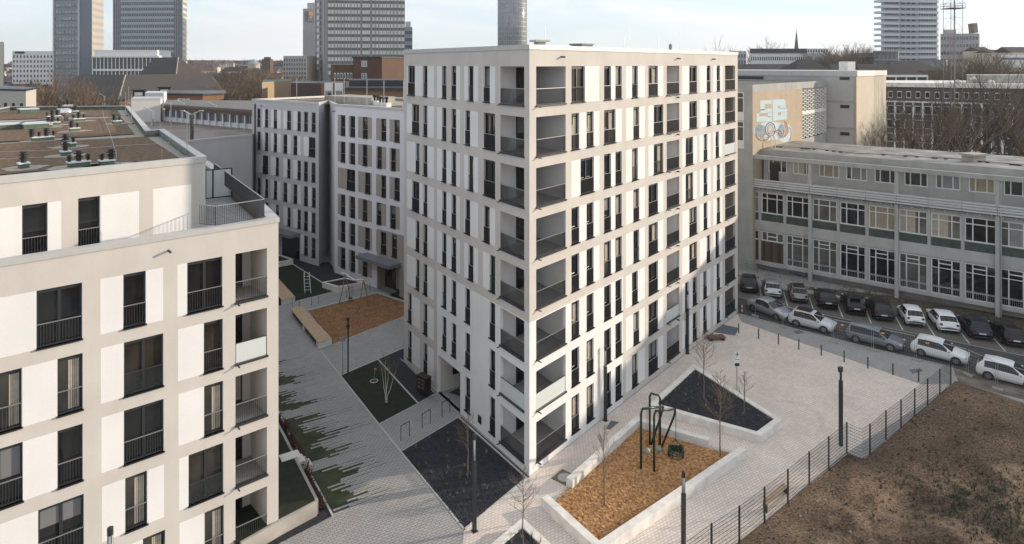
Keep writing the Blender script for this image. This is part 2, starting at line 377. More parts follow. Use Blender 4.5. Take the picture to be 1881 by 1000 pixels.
for k in range(8):
    z0, z1 = B7[k], B7[k]+TOPH
    g = 1 if k == 1 else 0
    a, b = loggR[0][1], cR
    uR, uL, o2 = fR.u, -fL.u, P0
    def W2(x, y, z=0): q = o2+uR*x+uL*y; return Vector((q.x, q.y, z))
    i_ = .24
    # parallelogram room behind the corner column
    pts = [W2(i_, i_), W2(cR, i_), W2(cR, cL), W2(i_, cL)]
    mw.poly([tuple(p[:2])+(z0,) for p in [W2(.02, .02), W2(cR, .02), W2(cR, cL), W2(.02, cL)]], 2)
    mw.poly([tuple(p[:2])+(z1,) for p in [W2(.02, .02), W2(.02, cL), W2(cR, cL), W2(cR, .02)]], 0)
    wm = 1
    mw.poly([W2(cR, .02, z0), W2(cR, cL, z0), W2(cR, cL, z1), W2(cR, .02, z1)], wm); mw.poly([W2(cR, cL, z0), W2(.02, cL, z0), W2(.02, cL, z1), W2(cR, cL, z1)], wm)
    cA = [P0, P0+uR*a, P0+uR*a+fR.n*.25, P0+uL*(-lc[1])+fL.n*.25, P0+uL*(-lc[1])]
    mw.poly([(*cA[2], z0), (*cA[3], z0), (*cA[3], z1), (*cA[2], z1)], 0)
    # glazed door seen through the left opening: on the inner wall parallel to the left face
    pA = W2(cR*.42, cL-.03); pB = W2(cR-.12, cL-.03); fd = pl(pA, pB)
    d = add_window(main, fd, 0, fd.W, z0+.03, z1-.1, mo, True, 0, .03, sill=False); d.name = 'balcony_door'
    balcony(main, fR, a, cR, z0, mo, g); balcony(main, fL, lc[0], lc[1], z0, mo, g)
for kind, a, b, z0, z1, k in loggR:
    if kind == 'corner': continue
    D = 1.9
    if kind == 'mid':
        mw.poly([fR.p(a, 0, z0), fR.p(b, 0, z0), fR.p(b, D, z0), fR.p(a, D, z0)], 2); mw.poly([fR.p(a, .2, z1), fR.p(a, D, z1), fR.p(b, D, z1), fR.p(b, .2, z1)], 0)
        for q in ((a, .2, a, D), (a, D, b, D), (b, D, b, .2)): mw.poly([fR.p(q[0], q[1], z0), fR.p(q[2], q[3], z0), fR.p(q[2], q[3], z1), fR.p(q[0], q[1], z1)], 1)
        fd = pl(fR.p(a+.1, D-.03), fR.p(b-1.2, D-.03))
        d = add_window(main, fd, 0, max(.9, fd.W), z0+.03, z1-.1, mo, False, 0, .03, sill=False); d.name = 'balcony_door'
    else:                                                     # end loggia is open to the far side as well
        mw.poly([fR.p(a, 0, z0), fR.p(TR, 0, z0), fR.p(TR, D, z0), fR.p(a, D, z0)], 2); mw.poly([fR.p(a, .2, z1), fR.p(a, D, z1), fR.p(TR, D, z1), fR.p(TR, .2, z1)], 0)
        mw.poly([fR.p(a, .2, z0), fR.p(a, D, z0), fR.p(a, D, z1), fR.p(a, .2, z1)], 0); mw.poly([fR.p(a, D, z0), fR.p(TR-.01, D, z0), fR.p(TR-.01, D, z1), fR.p(a, D, z1)], 0)
    balcony(main, fR, a, b, z0, mo, 1 if (kind == 'end' and k == 5) or (kind == 'mid' and k == 1) else 0)
mw.build('wall', [M_grey, M_white, M_balf], main)
for a, b, c, d, r, k in wins: add_window(main, fR, a, b, c, d, mo, None, r)
for a, b, c, d, r, k in winsL: add_window(main, fL, a, b, c, d, mo, None, r)
# parapet coping + flat roof
def coping(parent, corners, z, org, over=.05, wd=.45, h=.28, closed=True, name='coping', m=None):
    mb = MB(org); n = len(corners); c = [Vector(p[:2]) for p in corners]; m = m or M_cap
    ar = sum(c[i].x*c[(i+1) % n].y-c[(i+1) % n].x*c[i].y for i in range(n)); sg = 1 if ar > 0 else -1
    outp, inp = [], []
    for i in range(n):
        e1 = (c[i]-c[i-1]).normalized(); e2 = (c[(i+1) % n]-c[i]).normalized()
        n1 = Vector((e1.y, -e1.x))*sg; n2 = Vector((e2.y, -e2.x))*sg; b = (n1+n2); b = b/max(.25, b.dot(n1))
        outp.append(c[i]+b*over); inp.append(c[i]-b*wd)
    for i in range(n):
        j = (i+1) % n; a, b, d, e = outp[i], outp[j], inp[j], inp[i]
        mb.prism([a, b, d, e], z-h, z, 0)
    return mb.build(name, m, parent), inp
C4 = [P0, Pr.xy, Pb.xy, Plf.xy]
_, inr = coping(main, C4, 25.14, mo)
mr = MB(mo); mr.poly([(*p, 24.75) for p in inr]); mr.build('roof', mat('roof_gravel', (.25, .23, .2), .95, var=.2, vs=8), main)
rods = [(865, 100), (990, 44), (1157, 58), (1190, 72), (1248, 60), (1300, 88), (1146, 80)]
for i, px in enumerate((985, 1001, 1146, 1156, 1208, 1248)):
    m = MB(mo); q = P(px, 100, 52+i*2.0); m.tube([(q.x, q.y, 24.75), (q.x, q.y, 25.6+(1.4 if i in (1, 3, 5) else .7))], .02, 4); m.build('lightning_rod', M_steel, main)
m = MB(mo); q = P(991, 80, 47); m.box((q.x, q.y, 25.15), (.6, .6, .8), .5); m.box((q.x, q.y, 25.62), (1.15, .9, .14), .5); m.build('roof_hood', M_cap, main)
m = MB(mo); q = P(1068, 80, 56); m.box((q.x, q.y, 25.2), (1.3, 1.3, .8), .7); m.box((q.x, q.y, 25.65), (1.5, 1.5, .1), .7); m.build('roof_unit', mat('unit_grey', (.2, .22, .25), .5), main)
def spout(parent, fc, px, z, org, ln=.32):
    m = MB(org); t = fc.t(px); m.tube([fc.p(t, .02, z), fc.p(t, -ln, z-.02)], .055, 8); m.build('rain_spout', M_rail, parent)
for px in (1030, 1243, 1308): spout(main, fR, px, 24.45, mo)
for k in range(1, 8): spout(main, fR, 1243, B7[k]-.22, mo, .22)
# door, bell panel in the entrance recess
fe = pl(fL.p(ent[0]+.1, 2.57), fL.p(ent[1]-.1, 2.57)); m = MB(mo)
m.prism([fe.p(0).xy, fe.p(fe.W).xy, fe.p(fe.W, -.06).xy, fe.p(0, -.06).xy], 0.02, 2.6); m.build('entrance_door', M_anth, main)
m = MB(mo); m.poly([fe.p(.3, -.07, .2), fe.p(1.3, -.07, .2), fe.p(1.3, -.07, 2.4), fe.p(.3, -.07, 2.4)]); m.build('door_glass', M_glass[0], main)
m = MB(mo)
for s0, s1 in ((1.2, 1.75),): m.poly([fL.p(ent[0]+.012, s0, 1.0), fL.p(ent[0]+.012, s1, 1.0), fL.p(ent[0]+.012, s1, 2.0), fL.p(ent[0]+.012, s0, 2.0)])
m.build('bell_panel', M_black, main)
m = MB(mo); t = fL.t(878); m.prism([fL.p(t, .03).xy, fL.p(t+.42, .03).xy, fL.p(t+.42, -.03).xy, fL.p(t, -.03).xy], .5, 1.0); m.build('vent_grille', M_black, main)

# ================================================================ LEFT BUILDING
KL = .02; RAILD[0] = .009
def YL(px): return F/(KL*(2312-px))
fB = Fac(511, YL(511), 2312); PB = fB.A.copy(); bo = (PB.x, PB.y, 0)
lb = thing('apartment_building', 'near left apartment block with beige and white render, set back top floor and roof terrace', 'apartment building', bo)
PAR = 16.17
winsB, panB, logB = [], [], []
TB = fB.t(-420); TB0 = 0.0
def Z(k): return 12.32-3*k
for k in range(5):
    z0, z1 = Z(k), Z(k)+2.4
    def W(a, b, r=1): winsB.append((fB.t(a), fB.t(b), z0, z1, r))
    def PN(a, b): panB.append((fB.t(a), fB.t(b), z0, z1))
    if k in (0, 3): PN(-60, 66.5 if k == 0 else 70); W(66.5+k, 150.5+k)
    else: W(-4, 39.5 if k == 1 else 41.5); PN(41, 105); W(105, 151.5)
    if k == 4: W(66, 150)
    x1 = 299+k*.6; PN(184+k, x1)
    if k in (0,): W(226, 267.5)
    elif k in (1, 2): W(227, x1)
    elif k == 3: W(229.5, 270)
    else: W(262, 303)
    PN(325.5+k, 343+k)
    if k in (0, 3): W(343.5+k*.8, 408+k*.6); 
    else: PN(343+k, 374); W(373.3+k*.6, 408.3+k*.6)
    logB.append((fB.t(432), fB.t(490), z0, z1)); W(-190, -120)
mwb = MB(bo)
wall(mwb, fB, TB, 0, 0, PAR-.05, [w[:4] for w in winsB]+logB, MatF(0, panB))
D = 2.2
for a, b, z0, z1 in logB:
    mwb.poly([fB.p(a, 0, z0), fB.p(b, 0, z0), fB.p(b, D, z0), fB.p(a, D, z0)], 2); mwb.poly([fB.p(a, .2, z1), fB.p(a, D, z1), fB.p(b, D, z1), fB.p(b, .2, z1)], 0)
    for q in ((a, .2, a, D), (a, D, b, D), (b, D, b, .2)): mwb.poly([fB.p(q[0], q[1], z0), fB.p(q[2], q[3], z0), fB.p(q[2], q[3], z1), fB.p(q[0], q[1], z1)], 0)
    fd = pl(fB.p(a+.05, D-.03), fB.p(a+1.1, D-.03)); d = add_window(lb, fd, 0, fd.W, z0+.03, z1-.1, bo, False, 0, .03, sill=False); d.name = 'balcony_door'
for i, (a, b, z0, z1) in enumerate(logB): balcony(lb, fB, a, b, z0, bo, 1 if i == 1 else 0)
for w_ in winsB: add_window(lb, fB, *w_[:4], bo, None, 2 if (w_[1]-w_[0] > 1.4 and w_[2] in (Z(3),) and w_[0] > fB.t(330)) or (w_[2] == Z(1) and fB.t(220) < w_[0] < fB.t(300)) else w_[4])
# the right-hand side wall goes back along the terrace edge
S1 = G(482, 372, 16.17); S2 = G(428, 331, 16.17); S3 = G(377, 288.4, 19.2); S4 = G(300, 237, 19.2); S5 = G(275, 239, 19.2); S6 = G(236, 194.5, 19.2); S7 = G(14, 196, 19.2); S8 = G(-300, 262, 19.2)
LB0 = fB.p(0); LBf = fB.p(TB)
S2b = S2+(S2-S1)*1.2
ring = [LB0.xy, S1.xy, S2b.xy, S6.xy, S7.xy, S8.xy, LBf.xy]
for i in range(len(ring)-1):
    p, q = ring[i], ring[i+1]; mwb.poly([(*p, 0), (*q, 0), (*q, PAR-.05), (*p, PAR-.05)])
# set back top floor
fS = Fac(377, F/35.35, 2088); TS = fS.t(-400); so_ = [(fS.t(a), fS.t(b), 15.42, 17.85) for a, b in ((40, 87), (143, 183), (-160, -110))]
ps = [(fS.t(-80), fS.t(112), 15.42, 17.85), (fS.t(185), fS.t(255), 15.42, 17.85), (fS.t(281), fS.t(351), 15.42, 17.85)]
A3 = fS.p(fS.t(377))
wall(mwb, fS, TS, fS.t(377), 15.3, 19.0, so_, MatF(0, ps))
for a, b, c, d in so_: add_window(lb, fS, a, b, c, d, bo, False, 1)
# roof outline in the world: A3, then the measured parapet points
R0 = fS.p(TS); rf = [A3.xy, S4.xy, S5.xy, S6.xy, S7.xy, S8.xy, R0.xy]
for i in range(len(rf)-1):
    p, q = rf[i], rf[i+1]; mwb.poly([(*p, 15.3), (*q, 15.3), (*q, 19.0), (*p, 19.0)])
mwb.build('wall', [M_grey, M_white, M_balf], lb)
_, inr = coping(lb, [LB0.xy, S1.xy, S2b.xy, S6.xy, S7.xy, S8.xy, LBf.xy], PAR, bo, wd=.5, h=.22)
_, inr2 = coping(lb, rf, 19.2, bo, wd=.35, h=.3, name='roof_coping')
mt = MB(bo); mt.poly([(*p, 15.36) for p in inr]); mt.build('terrace', brickmat('terrace_tiles', (.36, .36, .35), (.33, .33, .32), (.2, .2, .2), .8, .8, .02, fB.ang, offset=0), lb)
m = MB(bo)                                                   # green roof membrane up-stand inside the parapet
for i in range(len(inr2)):
    p, q = inr2[i], inr2[(i+1) % len(inr2)]; m.poly([(*p, 18.5), (*q, 18.5), (*q, 19.15), (*p, 19.15)])
m.build('roof_upstand', M_roofg, lb)
# brown sedum roof with gravel strips
M_sedum = mat('sedum_roof', (.066, .034, .016), .98, vs=3.2, c2=(.19, .12, .065), bump=1.0, bs=14)
M_gravel = mat('gravel', (.26, .23, .19), .95, vs=9, c2=(.42, .39, .34), bump=1.0, bs=22)
m = MB(bo); m.poly([(*p, 18.72) for p in inr2]); m.build('roof', M_gravel, lb)
def Rf(px, py): return G(px, py, 18.75)
m = MB(bo)
def band(pts): m.poly([Rf(*p)+Vector((0, 0, .03)) for p in pts])
band([(-330, 350), (0, 322), (330, 292), (268, 252), (0, 265), (-380, 296)])
band([(-400, 293), (0, 262), (247, 247), (222, 216), (20, 224), (-420, 262)])
band([(-420, 258), (0, 221), (222, 213), (210, 197.5), (30, 201), (-430, 246)])
m.build('planting', M_sedum, lb)
# railing round the terrace and the frosted divider
def rail_run(parent, A, B, z, org, name='terrace_railing', h=1.0, glass=0):
    f = pl(A, B); inst(name, rail_mesh(round(f.W, 2), h, 0, glass), parent, Vector((A[0], A[1], z))-Vector(org), f.ang)
q0 = G(363, 415, PAR); e1 = G(395, 416, 16.2); e2 = G(486, 400, 16.2); e3 = G(428, 350, 16.2)
rail_run(lb, G(366, 414, 16.2), G(395, 417, 16.2), 16.2, bo); rail_run(lb, G(395, 417, 16.2), G(485, 402, 16.2), 16.2, bo)
rail_run(lb, G(485, 402, 16.2), G(429, 356, 16.2), 16.2, bo); rail_run(lb, G(429, 356, 16.2), G(392, 326, 16.2), 16.2, bo)
m = MB(bo); dv = [G(377, 367, 15.45), G(425, 362, 15.45)]; fdv = pl(*dv); dh = 1.85
for a, b in ((0, fdv.W*.28), (fdv.W*.28, fdv.W)):
    m.prism([fdv.p(a).xy, fdv.p(b).xy, fdv.p(b, .04).xy, fdv.p(a, .04).xy], 15.5, 15.45+dh)
m.build('privacy_screen', M_fglass, lb)
m = MB(bo)
for t in (0, fdv.W*.28, fdv.W): q = fdv.p(t, .02); m.box((q.x, q.y, 15.45+dh/2+.02), (.09, .09, dh), fdv.ang)
for zz in (15.52, 15.45+dh): q = fdv.p(fdv.W/2, .02); m.box((q.x, q.y, zz), (fdv.W, .07, .07), fdv.ang)
m.build('screen_frame', M_anth, lb)
spout(lb, fB, 309, 15.45, bo, .30)
# vents on the roof: white topped green boxes with black pipes
def vent(px, py, n, big, sz=.5):
    q = Rf(px, py); base = MB(); wx = sz*max(1, n*.75)
    base.box((0, 0, .2), (wx, .6, .4), 0, 0); base.box((0, 0, .45), (wx+.12, .72, .1), 0, 1)
    o = base.build('roof_vent', [M_roofg, M_wht], lb, q-Vector(bo), fS.ang); o.scale = (.8, .8, .62)
    pad = MB(); pad.poly([(math.cos(6.283*i/14)*(wx*.5+rnd.uniform(.5, 1.0)), math.sin(6.283*i/14)*rnd.uniform(.75, 1.0), .035) for i in range(14)]); pad.build('gravel_pad', M_gravel, lb, q-Vector(bo), fS.ang)
    for i in range(n):
        x = (i-(n-1)/2)*.52; bg_ = i in big; s = 1.0 if bg_ else .6; p = MB()
        p.lathe((x, 0, .5), [(.15*s, 0), (.15*s, .3*s), (.24*s, .33*s), (.24*s, .42*s), (.14*s, .45*s), (.14*s, .55*s), (.26*s, .58*s), (.26*s, .68*s), (.14*s, .7*s), (.14*s, .78*s), (.25*s, .8*s), (.2*s, .92*s)], 12)
        p.sm = False; p.build('vent_pipe', M_black, o)
for a in ((42.7, 310, 1, (0,)), (144, 307, 3, (1,)), (195, 304.5, 2, (1,)), (119.7, 287, 1, (0,)), (127, 271, 2, (0,)), (78, 259, 4, (0, 2)), (136, 242, 2, (0,)), (214, 228, 2, (0,)), (144, 223.5, 3, (1,)),
          (101, 230.5, 2, (0,)), (89, 234.5, 1, (0,)), (100, 218.5, 4, (1, 2)), (109, 205, 1, (0,)), (138, 209, 1, (0,)), (124, 197.5, 3, (1,))): vent(*a)
for px, py, ww in ((51, 208, 1.6), (14, 238, 1.9), (63, 236.5, 1.7)):
    m = MB(); m.box((0, 0, .2), (ww, 1.3, .4), 0, 0); m.box((0, 0, .46), (ww+.15, 1.45, .12), .0, 1); m.build('skylight', [M_roofg, mat('skylight_dome', (.5, .55, .58), .2)], lb, Rf(px, py)-Vector(bo), fS.ang)
m = MB(); m.lathe((0, 0, 0), [(.16, 0), (.16, .5), (.42, .6), (.5, .85), (.42, 1.1), (.2, 1.22), (.05, 1.25)], 14); m.sm = True; m.build('turbine_vent', mat('shiny_vent', (.7, .7, .7), .2, .9), lb, Rf(121, 224)-Vector(bo))
for px, py, h_ in ((222, 200, 2.4), (230, 213, 2.4), (236, 190, 2.2), (241, 228, 2.6), (294, 246, 2.6), (313.5, 264, 2.7), (343, 290, 2.5), (213, 303, .8), (297, 298, .7), (188, 200, .7)):
    m = MB(); m.tube([(0, 0, 0), (0, 0, h_)], .02, 4); m.box((0, 0, .05), (.3, .3, .1)); m.build('lightning_rod', M_steel, lb, Rf(px, py)-Vector(bo))
m = MB(bo)
for pts in ([(188, 200), (190, 218), (200, 243), (206, 262), (214, 291)], [(0, 283), (120, 279), (210, 272), (297, 267)], [(0, 296), (100, 292)]):
    m.tube([Rf(*p)+Vector((0, 0, .12)) for p in pts], .012, 3)
m.build('lightning_wire', M_steel, lb)
RAILD[0] = .015
# ================================================================ REAR BUILDING
f1 = Fac(585, F/(.01232*(585+671)), -671); f2 = Fac(614, F/(.01533*(614+427)), -427)
qo = f1.p(f1.t(585)); ro = (qo.x, qo.y, 0)
rb = thing('apartment_building', 'lower six storey white and taupe apartment block behind the courtyard playground', 'apartment building', ro)
def X4(x): return 460+x/4.167
c1, c2_, p1_, p2_ = [], [], [], []
R1W = {5: ([(50, 75), (108, 133), (175, 202), (277, 308), (357, 383), (408, 438), (466, 497)], [(92, 108), (155, 175), (202, 230), (250, 277), (325, 357)]),
       4: ([(50, 75), (108, 133), (175, 202), (250, 280), (327, 357), (443, 495)], [(92, 108), (155, 175), (202, 230), (280, 305), (357, 382), (405, 443)]),
       3: ([(88, 133), (190, 215), (278, 304), (357, 383), (407, 437), (465, 496)], [(42, 88), (155, 190), (250, 278), (325, 357)]),
       2: ([(50, 75), (108, 133), (175, 202), (250, 280), (327, 357), (407, 437), (468, 497)], [(92, 108), (155, 175), (202, 230), (280, 305), (357, 382), (440, 466)]),
       1: ([(50, 75), (108, 133), (190, 215), (280, 304), (357, 383), (407, 437), (465, 496)], [(155, 190), (250, 280), (325, 357), (440, 464)]),
       0: ([(50, 75), (108, 133), (407, 437), (466, 496)], [(155, 190), (383, 405)])}
for k, (ws, pn) in R1W.items():
    z0 = .88+3*k; z1 = z0+2.33
    c1 += [(f1.t(X4(a)), f1.t(X4(b)), z0, z1) for a, b in ws]; p1_ += [(f1.t(X4(a)), f1.t(X4(b)), z0, z1) for a, b in pn]
R2W = {5: [(690, 725), (763, 800), (857, 896), (1000, 1038), (1100, 1141)], 4: [(690, 725), (763, 800), (857, 893), (970, 1003), (1075, 1110)], 3: [(735, 800), (875, 915), (1000, 1035), (1100, 1141)],
       2: [(690, 725), (763, 800), (857, 893), (965, 1000), (1070, 1110)], 1: [(690, 725), (763, 800), (875, 912), (995, 1038), (1080, 1120)], 0: [(690, 725), (765, 800), (857, 893)]}
for k, ws in R2W.items():
    z0 = .88+3*k; z1 = z0+2.33
    c2_ += [(f2.t(X4(a)), f2.t(X4(b)), z0, z1) for a, b in ws]
    g = [(667, 725), (750, 800), (822, 928), (960, 1038), (1063, 1141)]
    if k == 3: g[0:2] = [(667, 800)]
    if k == 0: g = g[:3]
    p2_ += [(f2.t(X4(a)), f2.t(X4(b)), z0, z1) for a, b in g]
m = MB(ro); RT = 19.2
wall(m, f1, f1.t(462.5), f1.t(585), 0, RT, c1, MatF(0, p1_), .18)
entr = (f2.t(693), f2.t(733), 0.0, 2.9)
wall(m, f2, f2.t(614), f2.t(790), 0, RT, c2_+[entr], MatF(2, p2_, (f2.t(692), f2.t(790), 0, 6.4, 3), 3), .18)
K1 = f1.p(f1.t(585)); K2 = P(603, 186, 84.5); K2.z = 0; K3 = f2.p(f2.t(614))
for p, q in ((K1, K2), (K2, K3)): m.poly([(p.x, p.y, 0), (q.x, q.y, 0), (q.x, q.y, RT), (p.x, p.y, RT)])
bk = f2.p(f2.t(790), 14); bk1 = f1.p(f1.t(462.5), 16); K0 = f1.p(f1.t(462.5)); K4 = f2.p(f2.t(790))
for p, q in ((K4, bk), (bk, bk1), (bk1, K0)): m.poly([(p.x, p.y, 0), (q.x, q.y, 0), (q.x, q.y, RT), (p.x, p.y, RT)])
a, b = entr[:2]
for q in ((a, .2, a, 1), (a, 1, b, 1), (b, 1, b, .2)): m.poly([f2.p(q[0], q[1], 0), f2.p(q[2], q[3], 0), f2.p(q[2], q[3], 2.9), f2.p(q[0], q[1], 2.9)], 3)
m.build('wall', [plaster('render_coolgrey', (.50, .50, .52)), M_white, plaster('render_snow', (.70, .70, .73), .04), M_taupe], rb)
for w_ in c1: add_window(rb, f1, *w_, ro, None, 1, .17)
for w_ in c2_: add_window(rb, f2, *w_, ro, None, 1, .17)
d = add_window(rb, pl(f2.p(a+.1, .95), f2.p(b-.1, .95)), 0, b-a-.2, .05, 2.75, ro, True, 0, .05, sill=False); d.name = 'entrance_door'
for fc, x0, x1, z0 in ((f2, 674, 736, 3.15), (f1, 508, 551, 3.0)):
    mm = MB(ro); A_, B_ = fc.t(x0), fc.t(x1); mm.prism([fc.p(A_, -1.5).xy, fc.p(B_, -1.5).xy, fc.p(B_, 0).xy, fc.p(A_, 0).xy], z0, z0+.35); mm.build('canopy', mat('canopy_zinc', (.16, .17, .19), .6), rb)
mm = MB(ro); A_, B_ = f1.t(518), f1.t(550); mm.prism([f1.p(A_, -.03).xy, f1.p(B_, -.03).xy, f1.p(B_, .1).xy, f1.p(A_, .1).xy], .05, 2.8); mm.build('entrance_glazing', M_glass[2], rb)
rr = [K0.xy, K1.xy, K2.xy, K3.xy, K4.xy, bk.xy, bk1.xy]
_, ir = coping(rb, rr, 19.42, ro, wd=.4, h=.25)
m = MB(ro); m.poly([(*p, 19.0) for p in ir]); m.build('roof', M_gravel, rb)
m = MB(ro); fm = lambda t, d, z=19.04: f2.p(t, d, z); m.poly([fm(f2.t(640), 2), fm(f2.t(780), 2), fm(f2.t(780), 12), fm(f2.t(640), 12)]); m.poly([f1.p(f1.t(480), 2, 19.04), f1.p(f1.t(570), 2, 19.04), f1.p(f1.t(570), 12, 19.04), f1.p(f1.t(480), 12, 19.04)]); m.build('planting', M_sedum, rb)
for px, n in ((650, 3), (700, 3), (695, 1), (612, 2), (532, 1), (720, 2)):
    fc, tt = (f2, f2.t(px)) if px > 600 else (f1, f1.t(px)); o = MB(); o.box((0, 0, .25), (n*.7, .7, .5), 0, 1)
    for i in range(n): o.lathe(((i-(n-1)/2)*.6, 0, .5), [(.14, 0), (.14, .4), (.24, .45), (.24, .6), (.15, .7)], 8, 2)
    o.build('roof_vent', [M_roofg, M_wht, M_black], rb, fc.p(tt, 4+px % 5, 19.05)-Vector(ro), fc.ang)
for px, w2 in ((575, 9), (735, 3)):
    fc = f1 if px < 600 else f2; m = MB(); m.box((0, 0, .45), (w2, 4, .9)); m.build('roof_access', M_conc2, rb, fc.p(fc.t(px), 7, 19)-Vector(ro), fc.ang)
for px in (507, 577, 594, 633, 664, 700):
    fc = f1 if px < 600 else f2; m = MB(); m.tube([(0, 0, 0), (0, 0, 3.2)], .03, 4); m.build('lightning_rod', M_steel, rb, fc.p(fc.t(px), 3, 19)-Vector(ro))
for px in (478, 612): spout(rb, f1 if px < 600 else f2, px+3, 18.6, ro)
m = MB(ro); t = f1.t(469); m.tube([f1.p(t, -.1, 0), f1.p(t, -.1, 18.8)], .09, 8); m.build('downpipe', M_rail, rb)

# ================================================================ GROUND
ground_m = mat('city_ground', (.10, .095, .08), .98, vs=.02, c2=(.17, .16, .14))
m = MB(); m.poly([(-5000, -300, -.06), (5000, -300, -.06), (5000, 9000, -.06), (-5000, 9000, -.06)]); struct('ground', m, ground_m)
dirA = math.atan2(.839, -.544); dirB = math.atan2(1230, 1450)
pav = brickmat('pavers', (.37, .36, .35), (.325, .315, .305), (.17, .16, .145), .32, .17, .014, dirA-math.pi/2)
pav2 = brickmat('pavers_plaza', (.75, .65, .575), (.65, .565, .50), (.39, .34, .295), .24, .17, .012, dirA-math.pi/2, big=.14)
pav3 = brickmat('pavers_house', (.35, .325, .295), (.30, .28, .255), (.13, .12, .11), .3, .2, .014, fR.ang)
m = MB(); m.poly([(-70, -20, 0), (60, -20, 0), (62, 62, 0), (32, 76, 0), (6, 110, 0), (-60, 110, 0)]); struct('paving', m, pav)
def sheet(name, pts, mt, z=.004, kind='structure', **kw):
    m = MB(); m.poly([G(*p)+Vector((0, 0, z)) for p in pts]); o = m.build(name, mt); tag(o, kind=kind, **kw); return o
sheet('plaza_paving', [(1354, 577), (1362, 592), (1690, 706), (1750, 706), (1555, 832), (1375, 985), (1280, 1060), (1180, 1200), (830, 1200), (852, 975), (966, 880), (972, 876)], pav2)
bark = mat('dark_bark', (.010, .011, .015), .98, vs=5, c2=(.030, .031, .038), bump=1.0, bs=9)
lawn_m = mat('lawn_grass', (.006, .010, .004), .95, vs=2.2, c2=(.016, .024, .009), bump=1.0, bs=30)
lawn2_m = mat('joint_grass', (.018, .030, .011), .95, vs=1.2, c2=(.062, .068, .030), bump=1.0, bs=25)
mulch = mat('wood_chips', (.15, .06, .022), .95, vs=7, c2=(.50, .235, .09), bump=1.0, bs=12)
mulch2 = mat('wood_chips_dark', (.12, .06, .03), .95, vs=14, c2=(.27, .14, .065), bump=1.0, bs=12)
edge_m = mat('edging_stone', (.46, .45, .43), .85, var=.1)
sheet('planting_bed', [(735, 831), (841, 768), (966, 880), (852, 974)], bark, .006)
sheet('planting_bed', [(847, 766), (972, 877), (967, 879.5), (843, 768.5)], bark, .006)
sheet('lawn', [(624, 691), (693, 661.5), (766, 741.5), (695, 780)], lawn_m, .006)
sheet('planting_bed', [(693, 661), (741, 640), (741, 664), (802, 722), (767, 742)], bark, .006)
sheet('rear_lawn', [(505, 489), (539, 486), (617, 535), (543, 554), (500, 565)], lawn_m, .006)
sheet('planting_bed', [(500, 478), (539, 476), (585, 484), (603, 481), (614, 492), (676, 516), (672, 520), (650, 524), (617, 535), (539, 486), (500, 489)], bark, .008)
sheet('door_mat', [(707, 546), (730, 534), (742, 540), (742, 553)], M_black, .012)
sheet('door_mat', [(824, 722), (841, 714), (845, 718), (845, 728)], M_black, .012)
sheet('playground_surface', [(567, 572), (692, 540), (745, 557), (745, 581), (610, 634)], mulch2, .008)
def kerb(name, pts, w_, h_, z0=0, mt=None, closed=False, z=0.0):
    m = MB(); ps = [G(*p, z) for p in pts]; ps = [Vector((p.x, p.y)) for p in ps]; n = len(ps)
    off = []
    for i in range(n):
        e1 = (ps[i]-ps[i-1]).normalized() if i > 0 or closed else (ps[1]-ps[0]).normalized()
        e2 = (ps[(i+1) % n]-ps[i]).normalized() if i < n-1 or closed else e1
        n1 = Vector((-e1.y, e1.x)); n2 = Vector((-e2.y, e2.x)); b = n1+n2; b = b/max(.3, b.dot(n1)); off.append(ps[i]+b*w_)
    for i in range(n if closed else n-1):
        j = (i+1) % n; m.prism([ps[i], ps[j], off[j], off[i]], z0, h_)
    return m.build(name, mt or edge_m)
def edging(pts, w_=.08, h_=.02): return tag(kerb('path_edging', pts, w_, h_), kind='structure')
tm = brickmat('pavers_stained', (.69, .60, .53), (.60, .52, .46), (.36, .315, .27), .24, .17, .012, dirA-math.pi/2, big=.14)
sheet('tyre_mark', [(1425, 735), (1455, 736), (1485, 743), (1505, 756), (1516, 772), (1515, 789), (1503, 788), (1504, 773), (1494, 760), (1477, 749), (1450, 741), (1426, 740)], tm, .008)
edging([(586.4, 644), (623.8, 690.5), (694.7, 780.6), (735, 831), (819, 933), (852, 975)], .09)
edging([(852, 975), (966, 880)], .1); edging([(735, 831), (841, 768)], .06); edging([(624, 690.5), (693, 661), (741, 640)], .1)
edging([(693, 661), (767, 742)], .1); edging([(695, 780), (767, 742), (802, 722)], .05); edging([(843, 768.5), (967, 880)], .1)
edging([(567, 572), (692, 540), (745, 557)], .2, .12); edging([(543, 554), (617, 535)], .08); edging([(617, 535), (539, 486), (505, 489)], .12, .05)
edging([(741, 664), (733, 657), (797, 722)], .08); edging([(610, 634), (745, 581)], .08, .03)
